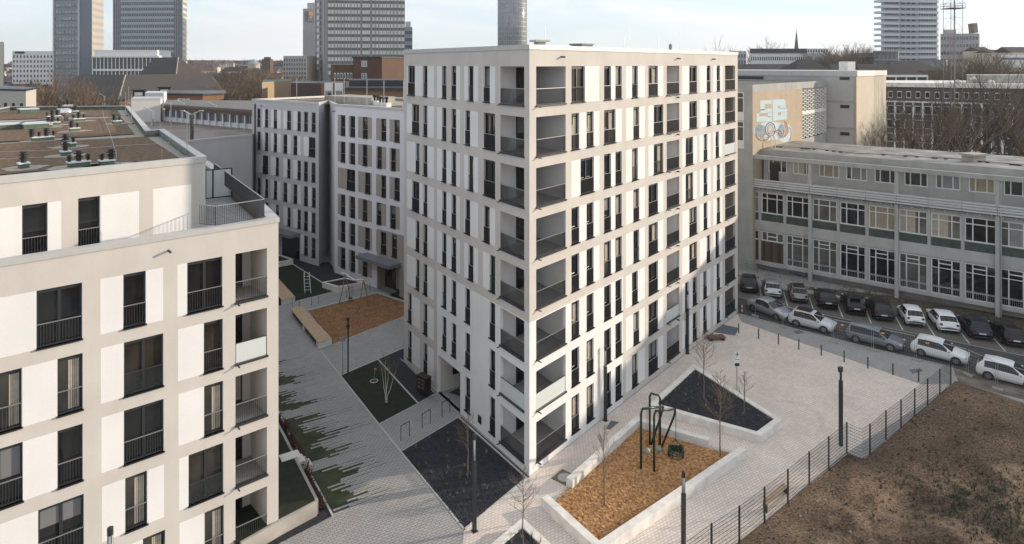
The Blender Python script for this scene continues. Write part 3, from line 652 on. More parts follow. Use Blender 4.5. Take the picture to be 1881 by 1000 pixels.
# jagged lawn strips in the paving
d1 = Vector((-.544, .839)); d2 = Vector((.839, .544))
def st(p): q = G(*p); v = Vector((q.x, q.y)); return v.dot(d1), v.dot(d2)
m = MB(); SW = .17
patches = [[(505, 686), (552, 688), (542, 705), (505, 710)], [(505, 720), (552, 723), (530, 738), (585, 735), (563, 748), (518, 756), (505, 752)],
           [(518, 767), (590, 761), (556, 786), (621.6, 792), (582, 816), (630, 825), (618, 837), (571, 848), (552, 850)],
           [(560, 872), (580, 865), (619, 858), (669, 861), (620, 893), (665, 905), (653, 920), (607, 944), (560, 900)], [(505, 664), (527, 665), (505, 670)]]
for pi, pp in enumerate(patches):
    q = [st(p) for p in pp]; s0, s1 = min(a for a, b in q), max(a for a, b in q); s = math.floor(s0/SW)*SW; j = 0
    while s < s1:
        sc_ = s+SW/2; xs = []
        for i in range(len(q)):
            (a, b), (c, d) = q[i], q[(i+1) % len(q)]
            if (a-sc_)*(c-sc_) < 0: xs.append(b+(d-b)*(sc_-a)/(c-a))
        if len(xs) >= 2:
            x0, x1 = min(xs), max(xs); x1 += rnd.choice((-.5, -.2, .1, .4, .9)) if j % 2 == 0 else rnd.uniform(-.9, -.2)
            if x1 > x0:
                A_ = d1*s+d2*x0; B_ = d1*s+d2*x1; E = d1*(SW*1.0); m.poly([(*A_, .006), (*B_, .006), (*(B_+E), .006), (*(A_+E), .006)])
                if j % 2 == 0:       # thin grass joints reaching further into the paving
                    B2 = B_+d2*rnd.uniform(.6, 2.2); E2 = d1*.035; m.poly([(*B_, .006), (*B2, .006), (*(B2+E2), .006), (*(B_+E2), .006)])
        s += SW; j += 1
tag(m.build('grass_strips', lawn2_m), kind='stuff')
# raised garden lawn beside the left building with its concrete wall and hedge strip
gz = .75
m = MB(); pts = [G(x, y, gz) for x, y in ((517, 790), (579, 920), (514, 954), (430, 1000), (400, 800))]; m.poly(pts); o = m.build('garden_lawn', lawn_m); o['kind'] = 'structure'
kerbw = MB(); lw = [G(x, y, gz) for x, y in ((505, 775), (517, 797), (579, 920), (514, 954), (440, 996))]; ps = [p.xy for p in lw]
for i in range(len(ps)-1):
    e = (ps[i+1]-ps[i]).normalized(); nn = Vector((-e.y, e.x)); kerbw.prism([ps[i], ps[i+1], ps[i+1]+nn*.15, ps[i]+nn*.15], 0, gz+.02)
tag(kerbw.build('garden_wall', M_conc2), 'stained concrete retaining wall round the raised lawn by the left block', 'wall')
sheet('hedge_bed', [(505, 745), (531, 802), (609, 949), (514, 998), (440, 1050), (505, 790)], bark, .01)
edging([(505, 748), (531, 802), (609, 949)], .1, .05)
m = MB(); q = G(534, 844, .4); 
for i, (x, y, zz) in enumerate(((532, 838, .75), (540, 846, .55), (547, 850, .35), (553, 854, .18))):
    q = G(x, y, zz); m.box((q.x, q.y, zz/2+.02), (1.1, .75, zz+.04), dirA-math.pi/2)
tag(m.build('garden_steps', M_conc), 'short flight of pale concrete steps up to the raised lawn', 'steps')
def ground_bits(name, poly_px, n, fn, mats, seed, **kw):
    r = random.Random(seed); q = [st(p) for p in poly_px]; m = MB(); c = 0
    s0, s1 = min(a for a, b in q), max(a for a, b in q); t0, t1 = min(b for a, b in q), max(b for a, b in q)
    while c < n:
        a, b = r.uniform(s0, s1), r.uniform(t0, t1); ins = False; k = len(q)-1
        for i in range(len(q)):
            if (q[i][1] > b) != (q[k][1] > b) and a < (q[k][0]-q[i][0])*(b-q[i][1])/(q[k][1]-q[i][1])+q[i][0]: ins = not ins
            k = i
        if ins: v = d1*a+d2*b; fn(m, v, r); c += 1
    return tag(m.build(name, mats), **kw)
def tuft(m, v, r, z=0.0, h=.35, k=14, mi=0):
    for i in range(k):
        a = r.uniform(0, 6.28); l = r.uniform(.05, .2); w_ = .012; hh = h*r.uniform(.5, 1.1)
        c, s = math.cos(a), math.sin(a); m.poly([(v.x-s*w_, v.y+c*w_, z), (v.x+s*w_, v.y-c*w_, z), (v.x+c*l, v.y+s*l, z+hh)], mi)
dry = mat('dry_grass', (.20, .16, .11), .9, var=.3); twigm = mat('red_twigs', (.10, .045, .03), .9, var=.3)
ground_bits('dry_grass_tufts', [(745, 831), (841, 775), (955, 880), (852, 965)], 34, lambda m, v, r: tuft(m, v, r, 0, r.uniform(.15, .4)), dry, 3, kind='stuff')
def clod(m, v, r, z=0.0, s=.05, mi=0):
    a = r.uniform(0, 3); x = s*r.uniform(.4, 1.3); pts = [Vector((v.x+x*math.cos(a+i*2.1), v.y+x*math.sin(a+i*2.1), z)) for i in range(3)]; t = Vector((v.x, v.y, z+x*r.uniform(.5, 1)))
    for i in range(3): m.poly([pts[i], pts[(i+1) % 3], t], mi)
ground_bits('bark_chunks', [(738, 831), (841, 770), (963, 880), (852, 972)], 2600, lambda m, v, r: clod(m, v, r, .004, .07), mat('bark_chunk', (.03, .032, .04), .9, var=.5, vs=3), 4, kind='stuff')
def shrub(m, v, r, z=0.0):
    for i in range(26):
        a = r.uniform(0, 6.28); l = r.uniform(.1, .4); h = r.uniform(.3, .8); w_ = .012
        c, s = math.cos(a), math.sin(a); m.poly([(v.x-s*w_, v.y+c*w_, z), (v.x+s*w_, v.y-c*w_, z), (v.x+c*l, v.y+s*l, z+h)], 0)
        b = Vector((v.x+c*l*.6, v.y+s*l*.6, z+h*.6)); m.poly([b, b+Vector((r.uniform(-.07, .07), r.uniform(-.07, .07), .08)), b+Vector((r.uniform(-.1, .1), r.uniform(-.1, .1), .02))], 1)
tag(ground_bits('bare_hedge', [(510, 768), (520, 780), (560, 850), (600, 940), (585, 945), (545, 860), (508, 790)], 60, shrub, [twigm, mat('hedge_leaf', (.09, .035, .02), .9, var=.4)], 5), 'low reddish bare hedge between raised lawn and paved path', 'hedge')
# ---------------------------------------------------------------- main playground
def bed_wall(name, label, top_px, zt, w_, closed, cat='wall'):
    o = kerb(name, top_px, w_, zt, 0, M_conc, closed, zt); tag(o, label, cat, 'low concrete seat walls'); return o
wz = .5
PGm = [(1015, 925), (1042, 898), (1052, 886), (1168, 772), (1300, 818), (1343, 829), (1352, 827), (1100, 1002), (1000, 912)]
sheet('mulch_bed', [(1012, 925), (1042, 905), (1050, 893), (1168, 784), (1300, 824), (1338, 832), (1345, 838), (1098, 1010)], mulch, .008)
bed_wall('seat_wall', 'long pale concrete seat wall on house side of play area with wood chips', [(1039.7, 878), (1167, 765), (1304, 804)], wz, -.42, False)
m = MB(); zt = .55
o_ = [G(x, y, zt).xy for x, y in ((997, 920), (1004, 909), (1012, 912))]
Ai, Bi, Ci = G(1006, 908.5, zt).xy, G(1100, 993, zt).xy, G(1359, 820, zt).xy
Ao, Co = G(997, 921, zt).xy, G(1368, 823.5, zt).xy
e1 = (Bi-Ai).normalized(); e2 = (Ci-Bi).normalized()
def off(p, e, w_): return p+Vector((e.y, -e.x))*w_
w1_, w2_ = .45, .45
a0, a1 = off(Ai, e1, w1_), off(Bi, e1, w1_); b1, b0 = off(Bi, e2, w2_), off(Ci, e2, w2_)
den = e1.x*e2.y-e1.y*e2.x; t_ = ((b1.x-a0.x)*e2.y-(b1.y-a0.y)*e2.x)/den; X_ = a0+e1*t_
m.prism([a0, X_, Bi, Ai], 0, zt); m.prism([X_, b0, Ci, Bi], 0, zt)
for fr in (.22, .45, .7): 
    q = Bi.lerp(Ci, fr); q2 = off(q, e2, w2_+.004); 
tag(m.build('seat_wall', M_conc), 'V shaped pale concrete seat wall on fence side of the wood chip play area', 'wall', 'low concrete seat walls')
tag(kerb('flush_kerb', [(1012, 916), (1045, 894)], -.3, .03), kind='structure'); tag(kerb('flush_kerb', [(1305, 819), (1343, 829.5)], -.25, .03), kind='structure')
T1o = [(1273.5, 668.8), (1437, 771), (1396.4, 801), (1191, 743)]
bed_wall('planter_wall', 'pale concrete planter edge of the big triangular dark bed on the plaza', T1o, .5, -.42, True)
m = MB(); m.poly([G(x, y, .42) for x, y in ((1274, 672), (1430, 771), (1394, 797), (1197, 743))]); tag(m.build('planter_bed', bark), kind='structure')
T2o = [(959.6, 951), (1075, 1058), (940, 1140), (850, 1043)]
bed_wall('planter_wall', 'pale concrete corner of the planter cut off by the bottom edge of photo', T2o, .5, -.42, True)
m = MB(); m.poly([G(x, y, .42) for x, y in ((959.6, 955), (1069, 1058), (940, 1130), (856, 1043))]); tag(m.build('planter_bed', bark), kind='structure')
def zt_(z): return lambda m, v, r: tuft(m, v, r, z, r.uniform(.15, .45))
def inpoly(name, pp, n, z, seed, fn, mt, h=None):
    """scatter on a raised bed: pixel corners taken on the plane z"""
    r = random.Random(seed); q = [G(*p, z).xy for p in pp]; m = MB(); c = 0
    x0, x1 = min(a.x for a in q), max(a.x for a in q); y0, y1 = min(a.y for a in q), max(a.y for a in q)
    while c < n:
        v = Vector((r.uniform(x0, x1), r.uniform(y0, y1))); ins = False; k = len(q)-1
        for i in range(len(q)):
            if (q[i].y > v.y) != (q[k].y > v.y) and v.x < (q[k].x-q[i].x)*(v.y-q[i].y)/(q[k].y-q[i].y)+q[i].x: ins = not ins
            k = i
        if ins: fn(m, v, r); c += 1
    return tag(m.build(name, mt), kind='stuff')
T1i = [(1274, 680), (1418, 771), (1390, 790), (1207, 742)]
inpoly('dry_grass_tufts', T1i, 26, .42, 8, lambda m, v, r: tuft(m, v, r, .42, r.uniform(.12, .4)), dry)
inpoly('fallen_leaves', T1i, 60, .42, 9, lambda m, v, r: clod(m, v, r, .425, .045), mat('pale_leaf', (.42, .34, .25), .8, var=.3))
inpoly('bark_chunks', T1i, 2200, .42, 10, lambda m, v, r: clod(m, v, r, .42, .07), MATS['bark_chunk'])
inpoly('dry_grass_tufts', [(959.6, 965), (1000, 1002), (915, 1002)], 9, .42, 11, lambda m, v, r: tuft(m, v, r, .42, r.uniform(.2, .5)), dry)
MG = [(1018, 922), (1052, 890), (1168, 786), (1300, 826), (1335, 834), (1098, 990)]
chipm = mat('wood_chip', (.20, .085, .03), .9, vs=6, c2=(.66, .37, .16))
def chip(m, v, r):
    a = r.uniform(0, 3.14); l, w_ = r.uniform(.04, .11), r.uniform(.015, .04); c, s = math.cos(a), math.sin(a); z = .012; t = r.uniform(-.02, .05)
    m.poly([(v.x-c*l-s*w_, v.y-s*l+c*w_, z), (v.x-c*l+s*w_, v.y-s*l-c*w_, z), (v.x+c*l+s*w_, v.y+s*l-c*w_, z+t+.02), (v.x+c*l-s*w_, v.y+s*l+c*w_, z+t+.02)])
inpoly('wood_chips', MG, 16000, 0, 12, chip, chipm)
inpoly('wood_chips', [(570, 573), (692, 542), (742, 558), (742, 581), (612, 632)], 5000, 0, 13, chip, mat('wood_chip_dark', (.22, .11, .05), .9, vs=1.5, c2=(.42, .22, .10)))
# climbing frame with two balls and a basket seat
def thingo(*a, **k): return thing(*a, **k)
fo = G(1206, 868); ff = thing('swing_frame', 'dark green tubular swing frame of bent pipes standing in wood chips', 'play equipment', fo)
def rp(px, py, Y): return P(px, py, Y)-fo
def gp(px, py): return G(px, py)-fo
def up(px, py, z):                       # point above ground point (px,py) at height z
    q = G(px, py); return Vector((q.x, q.y, z))-fo
def pipe(pts, r=.068, name='pipe', m_=M_dkg, par=None): mm = MB(); mm.tube(pts, r, 8); mm.sm = True; return mm.build(name, m_, par or ff)
# heights from the photo: front pair of posts, back pair, leaning pipes
a1 = G(1177, 863); a2 = G(1201, 868); 
def topz(g, py): return H-(py-HY)*g.y/F
h1 = topz(a1, 752); h2 = topz(a2, 756)
A1 = a1; A2 = a2; A3_ = G(1213, 828); A4_ = G(1193, 818); A5 = G(1216, 822)
T1_ = Vector((A1.x, A1.y, h1)); T2_ = Vector((A2.x, A2.y, h2))
E1 = P(1218, 747, A1.y+2.2); E2 = P(1240, 752, A2.y+1.6)
pipe([A1-fo, T1_-fo+Vector((0, 0, -.25)), T1_-fo+Vector((.1, .04, 0)), E1-fo, P(1214, 762, A1.y+2.3)-fo, G(1196, 818)-fo+Vector((0, 0, .05))])
pipe([A2-fo, T2_-fo+Vector((0, 0, -.25)), T2_-fo+Vector((.1, .04, 0)), E2-fo, P(1238, 764, A2.y+1.6)-fo, G(1214, 824)-fo])
h3 = topz(A4_, 722); pipe([A4_-fo, Vector((A4_.x, A4_.y, h3-.2))-fo, Vector((A4_.x+.12, A4_.y, h3))-fo, P(1199, 724, A4_.y)-fo, P(1209, 726, A4_.y)-fo, Vector((P(1212, 730, A4_.y).x, A4_.y, h3-.35))-fo, Vector((P(1212, 800, A4_.y).x, A4_.y, 0))-fo])
for px, py, Y_ in ((1188, 829, A1.y), (1209.5, 825, A1.y+1.4)):
    c = P(px, py, Y_); mm = MB(); n = 10
    mm.lathe((0, 0, 0), [(.05, -.19), (.13, -.15), (.18, -.07), (.195, 0), (.18, .07), (.13, .15), (.05, .19)], 14); mm.sm = True
    b_ = mm.build('ball_seat', mat('pale_green_rubber', (.22, .28, .22), .6), ff, c-fo)
    top = P(px, 754 if px < 1200 else 757, Y_); mm = MB(); mm.tube([(0, 0, .15), (0, 0, top.z-c.z)], .014, 5); mm.tube([(0, 0, -.19), (0, 0, -.75)], .012, 5); mm.build('rope', M_black, b_)
c = P(1241, 834, A2.y+1.6); bs = MB()
n = 14
for j in range(5):
    zz = -.42+j*.17; rr_ = .30+.12*math.sin(j/4*2.2); pts = [(math.cos(2*math.pi*i/n)*rr_, math.sin(2*math.pi*i/n)*rr_, zz+(.1*math.cos(4*math.pi*i/n) if j == 4 else 0)) for i in range(n+1)]; bs.tube(pts, .03, 5)
for i in range(n):
    if i in (10, 11): continue
    a = 2*math.pi*i/n; bs.tube([(math.cos(a)*(.30+.12*math.sin(j/4*2.2)), math.sin(a)*(.30+.12*math.sin(j/4*2.2)), -.42+j*.17) for j in range(5)], .028, 5)
bs.lathe((0, 0, -.46), [(.02, 0), (.30, 0), (.35, .18), (.38, .36), (.36, .36), (.32, .18), (.26, .05), (.02, .05)], 14)
for i in range(0, 8):
    zs_ = [-.42, -.08, .24]; rf_ = lambda z: .30+.12*math.sin((z+.42)/.68*2.2)
    for q0, q1 in ((-.42, -.08), (-.08, .24)):
        a, b = 2*math.pi*i/14, 2*math.pi*(i+1)/14; bs.poly([(math.cos(a)*rf_(q0), math.sin(a)*rf_(q0), q0), (math.cos(b)*rf_(q0), math.sin(b)*rf_(q0), q0), (math.cos(b)*rf_(q1), math.sin(b)*rf_(q1), q1), (math.cos(a)*rf_(q1), math.sin(a)*rf_(q1), q1)])
for i in (1, 6, 11): a = 2*math.pi*i/14; bs.tube([(math.cos(a)*.41, math.sin(a)*.41, .26), (math.cos(a)*.2, math.sin(a)*.2, .5), (0, 0, .72)], .018, 5)
bo_ = bs.build('basket_seat', mat('green_rubber', (.02, .055, .035), .5), ff, c-fo); bo_.scale = (1.12, 1.12, 1.25)
mm = MB(); mm.tube([(0, 0, .6), (0, 0, (P(1241, 755, c.y).z-c.z))], .015, 5); mm.build('rope', M_black, bo_)
# ---------------------------------------------------------------- bare trees
TREEM = mat('tree_bark', (.16, .12, .085), .9, var=.25, vs=5); BARKD = mat('dark_tree_bark', (.06, .052, .04), .95, var=.3, vs=2)
def branch(m, p, d, l, r, lev, rn, spread=.55, n=3, tw=None):
    q = p+d*l; mid = p+d*(l*.5)+Vector((rn.uniform(-1, 1), rn.uniform(-1, 1), rn.uniform(-.3, .5)))*l*.06
    m.tube([p, mid, q], r, 5 if lev > 2 else 3, 0, False, r*.62)
    if lev == 0: return
    for i in range(n):
        t = rn.uniform(.45, 1) if i else 1.0
        a = rn.uniform(0, 6.28); s = Vector((math.cos(a), math.sin(a), rn.uniform(-.2, .6))); nd = (d+s*spread*rn.uniform(.6, 1.3)).normalized()
        nd.z += .12; nd.normalize(); branch(m, p.lerp(q, t), nd, l*rn.uniform(.55, .8), r*.55 if i else r*.62, lev-1, rn, spread, n)
def young_tree(name, label, px, py, top_py, z=0.0, seed=1, dens=26, tie=False, cat='tree', lean=0, bare=.40, spread=.9):
    q = G(px, py, z); h = (py-top_py)*q.y/F; rn = random.Random(seed)
    t = thing(name, label, cat, q, 0, 'young trees planted round the plaza')
    m = MB(); pts = [Vector((lean*h*i/8+rn.uniform(-.02, .02), rn.uniform(-.02, .02), h*i/8)) for i in range(9)]; m.tube(pts, .045, 6, 0, True, .010); m.build('trunk', TREEM, t)
    c = MB()
    for i in range(dens):
        f = bare+(1-bare)*(i+rn.random())/dens; a = rn.uniform(0, 6.28); p = pts[min(8, int(f*8))].lerp(pts[min(8, int(f*8)+1)], f*8-int(f*8)) if f < .99 else pts[8]
        d = Vector((math.cos(a)*spread, math.sin(a)*spread, .75)).normalized(); branch(c, p, d, h*(1.12-f)*rn.uniform(.22, .34), .013, 2, rn, .6, 3)
    c.build('crown', TREEM, t); return t
young_tree('young_tree', 'thin bare young tree in the dark bed before the white corner', 859, 877.5, 757, 0, 21, 20, bare=.38, spread=.7)
young_tree('young_tree', 'bare young tree in the planter at the bottom edge, left of play area', 960, 1000, 862, .42, 22, 26)
young_tree('young_tree', 'thin bare young tree standing in wood chips left of the swing frame', 1109, 931.5, 787, 0, 23, 20, spread=.6)
young_tree('young_tree', 'bare young tree at the right end of the wood chips by the planter', 1322.5, 838.5, 690, 0, 24, 30, spread=.75)
young_tree('young_tree', 'bare young tree with wide crown in the big triangular planter', 1292.5, 732, 612, .42, 25, 30, bare=.42, spread=.9)
young_tree('young_tree', 'small twiggy sapling at the right side of the triangular planter', 1367, 758, 683, .42, 26, 16, bare=.3)
q = G(709, 740); t = thing('birch_tree', 'pale multi stemmed birch on the dark green lawn before the entrance', 'tree', q); rn = random.Random(31)
for i, (dx, dz) in enumerate(((-.35, 2.6), (-.12, 2.9), (.15, 2.7), (.75, 2.3))):
    m = MB(); pts = [Vector((rn.uniform(-.05, .05)+dx*(k/5)**1.2, rn.uniform(-.1, .1)*k/5, dz*k/5)) for k in range(6)]; m.tube(pts, .035, 6, 0, True, .01); m.build('trunk', mat('birch_bark', (.5, .47, .38), .8, var=.25, vs=8), t)
    c = MB()
    for k in range(10): branch(c, pts[3].lerp(pts[5], rn.random()), Vector((rn.uniform(-.5, .5), rn.uniform(-.5, .5), 1)).normalized(), .6, .008, 1, rn)
    c.build('crown', TREEM, t)
# ---------------------------------------------------------------- lamps, posts, bollards, signs
def lamp(label, px, py, top_py, s=1.0, sz=.17):
    q = G(px, py); h = (py-top_py)*q.y/F; t = thing('street_lamp', label, 'street lamp', q, .6, 'slim dark lamp columns')
    m = MB(); m.prism([(-sz/2, -sz/2), (sz/2, -sz/2), (sz/2, sz/2), (-sz/2, sz/2)], 0, h*.72); m.lathe((0, 0, h*.72), [(sz*.5, 0), (sz*.5, .03)], 12); m.lathe((0, 0, h-.28), [(sz*.55, 0), (sz*.55, .25), (sz*.3, .28)], 12); m.box((0, 0, .01), (.3, .3, .02)); m.build('pole', M_anth, t)
    m = MB(); z0, z1 = h*.72+.03, h-.28
    for i in range(4): a = i*math.pi/2+.4; m.tube([(math.cos(a)*sz*.48, math.sin(a)*sz*.48, z0), (math.cos(a)*sz*.48, math.sin(a)*sz*.48, z1)], .012, 4)
    m.build('lamp_bars', M_anth, t); m = MB(); m.lathe((0, 0, z0), [(sz*.42, 0), (sz*.42, z1-z0)], 12); m.sm = True; m.build('lamp_shade', mat('lamp_glass', (.45, .45, .43), .2), t)
    return t
lamp('dark square lamp column at the front corner of the black planting bed', 871, 976, 797)
lamp('dark lamp column close to the white facade behind the swing frame', 1111.5, 773, 636, 1, .17)
lamp('farthest dark lamp column standing close along the beige facade', 1262.5, 650, 535, 1, .17)
lamp('dark lamp column in the foreground below the basket seat', 1255, 1010, 866, 1, .17)
lamp('dark lamp column top seen at bottom left before the near facade', 202, 1330, 968, 1, .19)
q = G(1544, 819); h = (819-674)*q.y/F; t = thing('street_lamp', 'tall dark spotlight column standing at plaza side of the mesh fence', 'street lamp', q, .5, 'slim dark lamp columns')
m = MB(); m.lbox(-.09, .09, -.09, .09, 0, h*.83); m.lbox(-.05, .05, -.05, .05, h*.83, h-.15); m.build('pole', M_anth, t); m = MB(); m.lbox(-.17, .1, -.09, .09, h-.3, h); m.build('lamp_head', M_anth, t)
q = G(638.8, 684); h = (684-584)*q.y/F; t = thing('street_lamp', 'thin black lamp post with small round head beside the long wooden bench', 'street lamp', q)
m = MB(); m.tube([(0, 0, 0), (0, 0, h-.2)], .055, 8); m.build('pole', M_black, t); m = MB(); m.lathe((0, 0, h-.75), [(.06, 0), (.15, .06), (.15, .18), (.06, .25)], 10); m.lathe((0, 0, h-.2), [(.12, 0), (.16, .1), (.12, .2)], 10); m.build('lamp_head', M_black, t)
q = G(629, 690); h = (690-616)*q.y/F; t = thing('sign_post', 'grey thin post with a small sign beside the black lamp post', 'sign post', q)
m = MB(); m.tube([(0, 0, 0), (0, 0, h)], .03, 6); m.build('pole', M_steel, t); m = MB(); m.box((0, -.05, h-.3), (.45, .02, .3), .5); m.build('sign_plate', M_steel, t)
bpx = [(1356.4, 612.3), (1393, 622.4), (1429.4, 632.4), (1466.8, 642.5), (1508, 653.4), (1550, 665), (1593.7, 677), (1639.7, 689), (1686.9, 701.5)]
words = ['nearest the beige building corner', 'second from the beige building', 'third from the beige building', 'fourth from the beige building', 'in the middle of its row', 'sixth from the beige building', 'third from the mesh fence end', 'second from the mesh fence end', 'closest to the mesh fence']
bm = MB(); bm.lathe((0, 0, 0), [(.05, 0), (.05, .86), (.035, .9)], 8); bmesh_ = bm.mesh('bollard', M_anth)
for (px, py), wd in zip(bpx, words): tag(inst('bollard', bmesh_, None, G(px, py)), 'slim dark bollard on plaza edge, '+wd, 'bollard', 'bollards along the plaza edge')
q = G(1362.5, 576); m = MB()
for i in range(5): m.lathe((0, 0, i*.2), [(.05, 0), (.05, .2)], 8, i % 2)
tag(m.build('marker_post', [mat('red_band', (.35, .05, .04), .6), M_wht], None, q), 'striped marker post by the rear corner of the beige building', 'post')
q = G(1353, 717); h = (717-645)*q.y/F; t = thing('parking_sign', 'grey pole with two white sign plates beside the triangular planter', 'sign', q, .15)
m = MB(); m.tube([(0, 0, 0), (0, 0, h)], .035, 8); m.build('pole', M_steel, t)
m = MB(); m.lbox(-.2, .2, -.06, -.04, h-.42, h-.02); m.lbox(-.2, .2, -.06, -.04, h-.85, h-.45); m.build('sign_plate', M_wht, t)
m = MB(); m.lbox(-.14, .14, -.066, -.061, h-.25, h-.2); m.lbox(-.03, .03, -.066, -.061, h-.38, h-.06); m.lbox(-.14, .14, -.066, -.061, h-.62, h-.58); m.build('sign_marking', M_anth, t)
m = MB(); m.lbox(-.18, .18, -.055, -.04, h-1.1, h-.88); m.build('sign_plate', M_anth, t)
# bicycle stands
def hoop(label, p0, p1, hh, grp):
    A_, B_ = G(*p0), G(*p1); o = A_; m = MB(A_); m.tube([A_, A_+Vector((0, 0, hh))], .025, 6); m.tube([A_+Vector((0, 0, hh)), B_+Vector((0, 0, hh))], .025, 6); m.tube([B_+Vector((0, 0, hh)), B_], .025, 6)
    return tag(m.build('bicycle_stand', M_anth, None, A_), label, 'bicycle stand', grp)
for lab, p0, p1 in (('dark bicycle hoop nearest the black bed and path', (736, 810), (751.5, 801)), ('middle one of three dark bicycle hoops by the entrance', (775, 787), (790, 778.5)), ('dark bicycle hoop closest to the entrance recess', (811.5, 765.5), (826, 757.5))):
    hoop(lab, p0, p1, .95, 'bicycle stands by the entrance')
# mailbox-like brown waste cupboard by the entrance
q = G(778, 726); t = thing('mailbox_cabinet', 'dark brown freestanding mailbox cabinet on posts beside the entrance path', 'mailbox cabinet', q, fL.ang+.3)
m = MB(); m.lbox(-.5, .5, -.25, .25, .25, 1.35); m.lbox(-.53, .53, -.28, .28, 1.35, 1.42); m.build('body', mat('brown_metal', (.018, .010, .008), .5), t)
m = MB()
for i in range(2):
    for j in range(3): m.lbox(-.3+i*.4-.08, -.3+i*.4+.2, -.262, -.255, .55+j*.28, .7+j*.28)
m.build('mail_slots', mat('slot_grey', (.11, .10, .095), .5), t); m = MB(); m.lbox(-.4, -.3, -.1, .1, 0, .25); m.lbox(.3, .4, -.1, .1, 0, .25); m.build('legs', M_black, t)
# small spring toy + white climbing ladder
q = G(686.5, 702); t = thing('spring_toy', 'small standing spinner with pale ring base and orange knob on lawn', 'play equipment', q)
m = MB(); m.tube([(math.cos(a*.5236)*.28, math.sin(a*.5236)*.28, .08) for a in range(13)], .035, 6); m.build('ring', mat('pale_ring', (.55, .52, .48), .6), t)
m = MB(); m.tube([(0, 0, 0), (.02, 0, .5), (.1, 0, .9)], .03, 6); m.build('stem', M_steel, t); m = MB(); m.lathe((.1, 0, .9), [(.02, -.03), (.08, .03), (.08, .09), (.02, .14)], 10); m.build('knob', mat('orange_knob', (.7, .3, .08), .5), t)
q = G(565, 539); t = thing('climbing_ladder', 'white curved climbing ladder standing on the rear lawn', 'play equipment', q); hh = 2.1
for s in (-1, 1): m = MB(); m.tube([(s*.32, 0, 0), (s*.28-.15, .1, hh*.8), (s*.26-.2, .25, hh), (s*.24-.25, .6, hh*.95)], .045, 6); m.build('rail', M_wht, t)
for i in range(5): z = .35+i*.35; m = MB(); m.tube([(-.3-.07*z, .03*z, z), (.3-.07*z, .03*z, z)], .028, 5); m.build('rung', M_wht, t)
# wooden swing with curved beam
so2 = G(640, 565); t = thing('wooden_swing', 'rustic wooden A frame swing with curved white beam on dark wood chips', 'swing', so2)
def sp(p): return p-so2
Y1 = G(622, 561).y; Y2 = G(656, 571).y; tA = P(633, 503, Y1+1.0); tB = P(667, 514, Y2+1.0)
m = MB(); m.tube([sp(P(626, 502, Y1+.8)), sp(tA), sp(P(650, 514.5, (Y1+Y2)/2+1)), sp(tB), sp(P(671, 517, Y2+1.2))], .07, 8); m.sm = True; m.build('beam', M_wht, t)
wd_ = mat('peeled_log', (.25, .18, .12), .8, var=.2)
for a, b in (((622, 560), tA), ((643, 552), tA), ((656, 571), tB), ((676, 563), tB)): m = MB(); g = G(*a); m.tube([sp(g), sp(g.lerp(b, .5)+Vector((.08, 0, .03))), sp(b)], .06, 7, 0, True, .045); m.build('leg', wd_, t)
m = MB(); s0 = P(643, 548, Y1+1.1); m.box(sp(s0), (.4, .3, .06), .3); m.tube([sp(s0)+Vector((-.15, 0, 0)), sp(tA.lerp(tB, .3))], .012, 4); m.tube([sp(s0)+Vector((.15, 0, 0)), sp(tA.lerp(tB, .35))], .012, 4); m.build('swing_seat', M_black, t)
# long wooden benches on concrete
wood = mat('bench_wood', (.42, .29, .18), .7, vs=3, c2=(.54, .40, .27))
def slab_bench(label, top, z, conc=True):
    c = [G(x, y, z) for x, y in top]; o = Vector((c[0].x, c[0].y, 0)); t = thing('wooden_bench', label, 'bench', o, 0, 'long timber benches in the courtyard')
    m = MB(o); a, b, d, e = [q.xy for q in c]; n = 9          # a->b short side, a->e long side
    for i in range(n):
        f0, f1 = i/n+.006, (i+1)/n-.006; m.prism([a.lerp(b, f0), a.lerp(b, f1), e.lerp(d, f1), e.lerp(d, f0)], z-.05, z)
    m.build('seat', wood, t)
    for f0, f1 in ((0, .06), (.47, .53), (.94, 1)): m = MB(o); m.prism([a.lerp(e, f0), b.lerp(d, f0), b.lerp(d, f1), a.lerp(e, f1)], 0, z-.06); m.build('support_block', M_conc, t)
    m = MB(o); s = .12
    m.prism([a.lerp(b, s).lerp(e, .065), b.lerp(a, s*.3).lerp(d, .065), d.lerp(e, s*.3).lerp(b, .065), e.lerp(d, s).lerp(a, .065)], 0, z-.07); m.build('core', M_anth, t); return t
slab_bench('long timber slat bench on concrete base beside the dark wood chips', [(532.6, 566.4), (553, 561.6), (609, 622), (584, 630)], .55)
slab_bench('timber slat bench partly hidden behind the left building', [(488, 514), (508, 508), (541.6, 545), (517.4, 552)], .55)
# courtyard planter boxes and thin railing posts
def planter(label, pts, z):
    o = G(*pts[0], z); o.z = 0; t = thing('planter_box', label, 'planter', o); ps = [G(x, y, z).xy for x, y in pts]; ct = sum(ps, Vector((0, 0)))/len(ps); m = MB(o)
    for i in range(len(ps)):
        a, b = ps[i], ps[(i+1) % len(ps)]; m.prism([a, b, b+(ct-b).normalized()*.3, a+(ct-a).normalized()*.3], 0, z)
    m.build('wall', M_conc, t); m = MB(o); m.poly([(*(p+(ct-p).normalized()*.25), z-.08) for p in ps]); m.build('soil', bark, t)
planter('low concrete planter box behind the wooden swing', [(591, 518.5), (620, 527.5), (669, 518), (634, 510)], .6)
planter('low concrete planter box half hidden by the near left block', [(500, 484), (538, 477), (514, 468), (490, 470)], .6)
m = MB()
for a in ((536.5, 565), (549, 563), (572, 562), (585, 559), (636, 547), (648, 543), (679, 535)): q = G(*a); m.tube([q, q+Vector((0, 0, .85))], .022, 5)
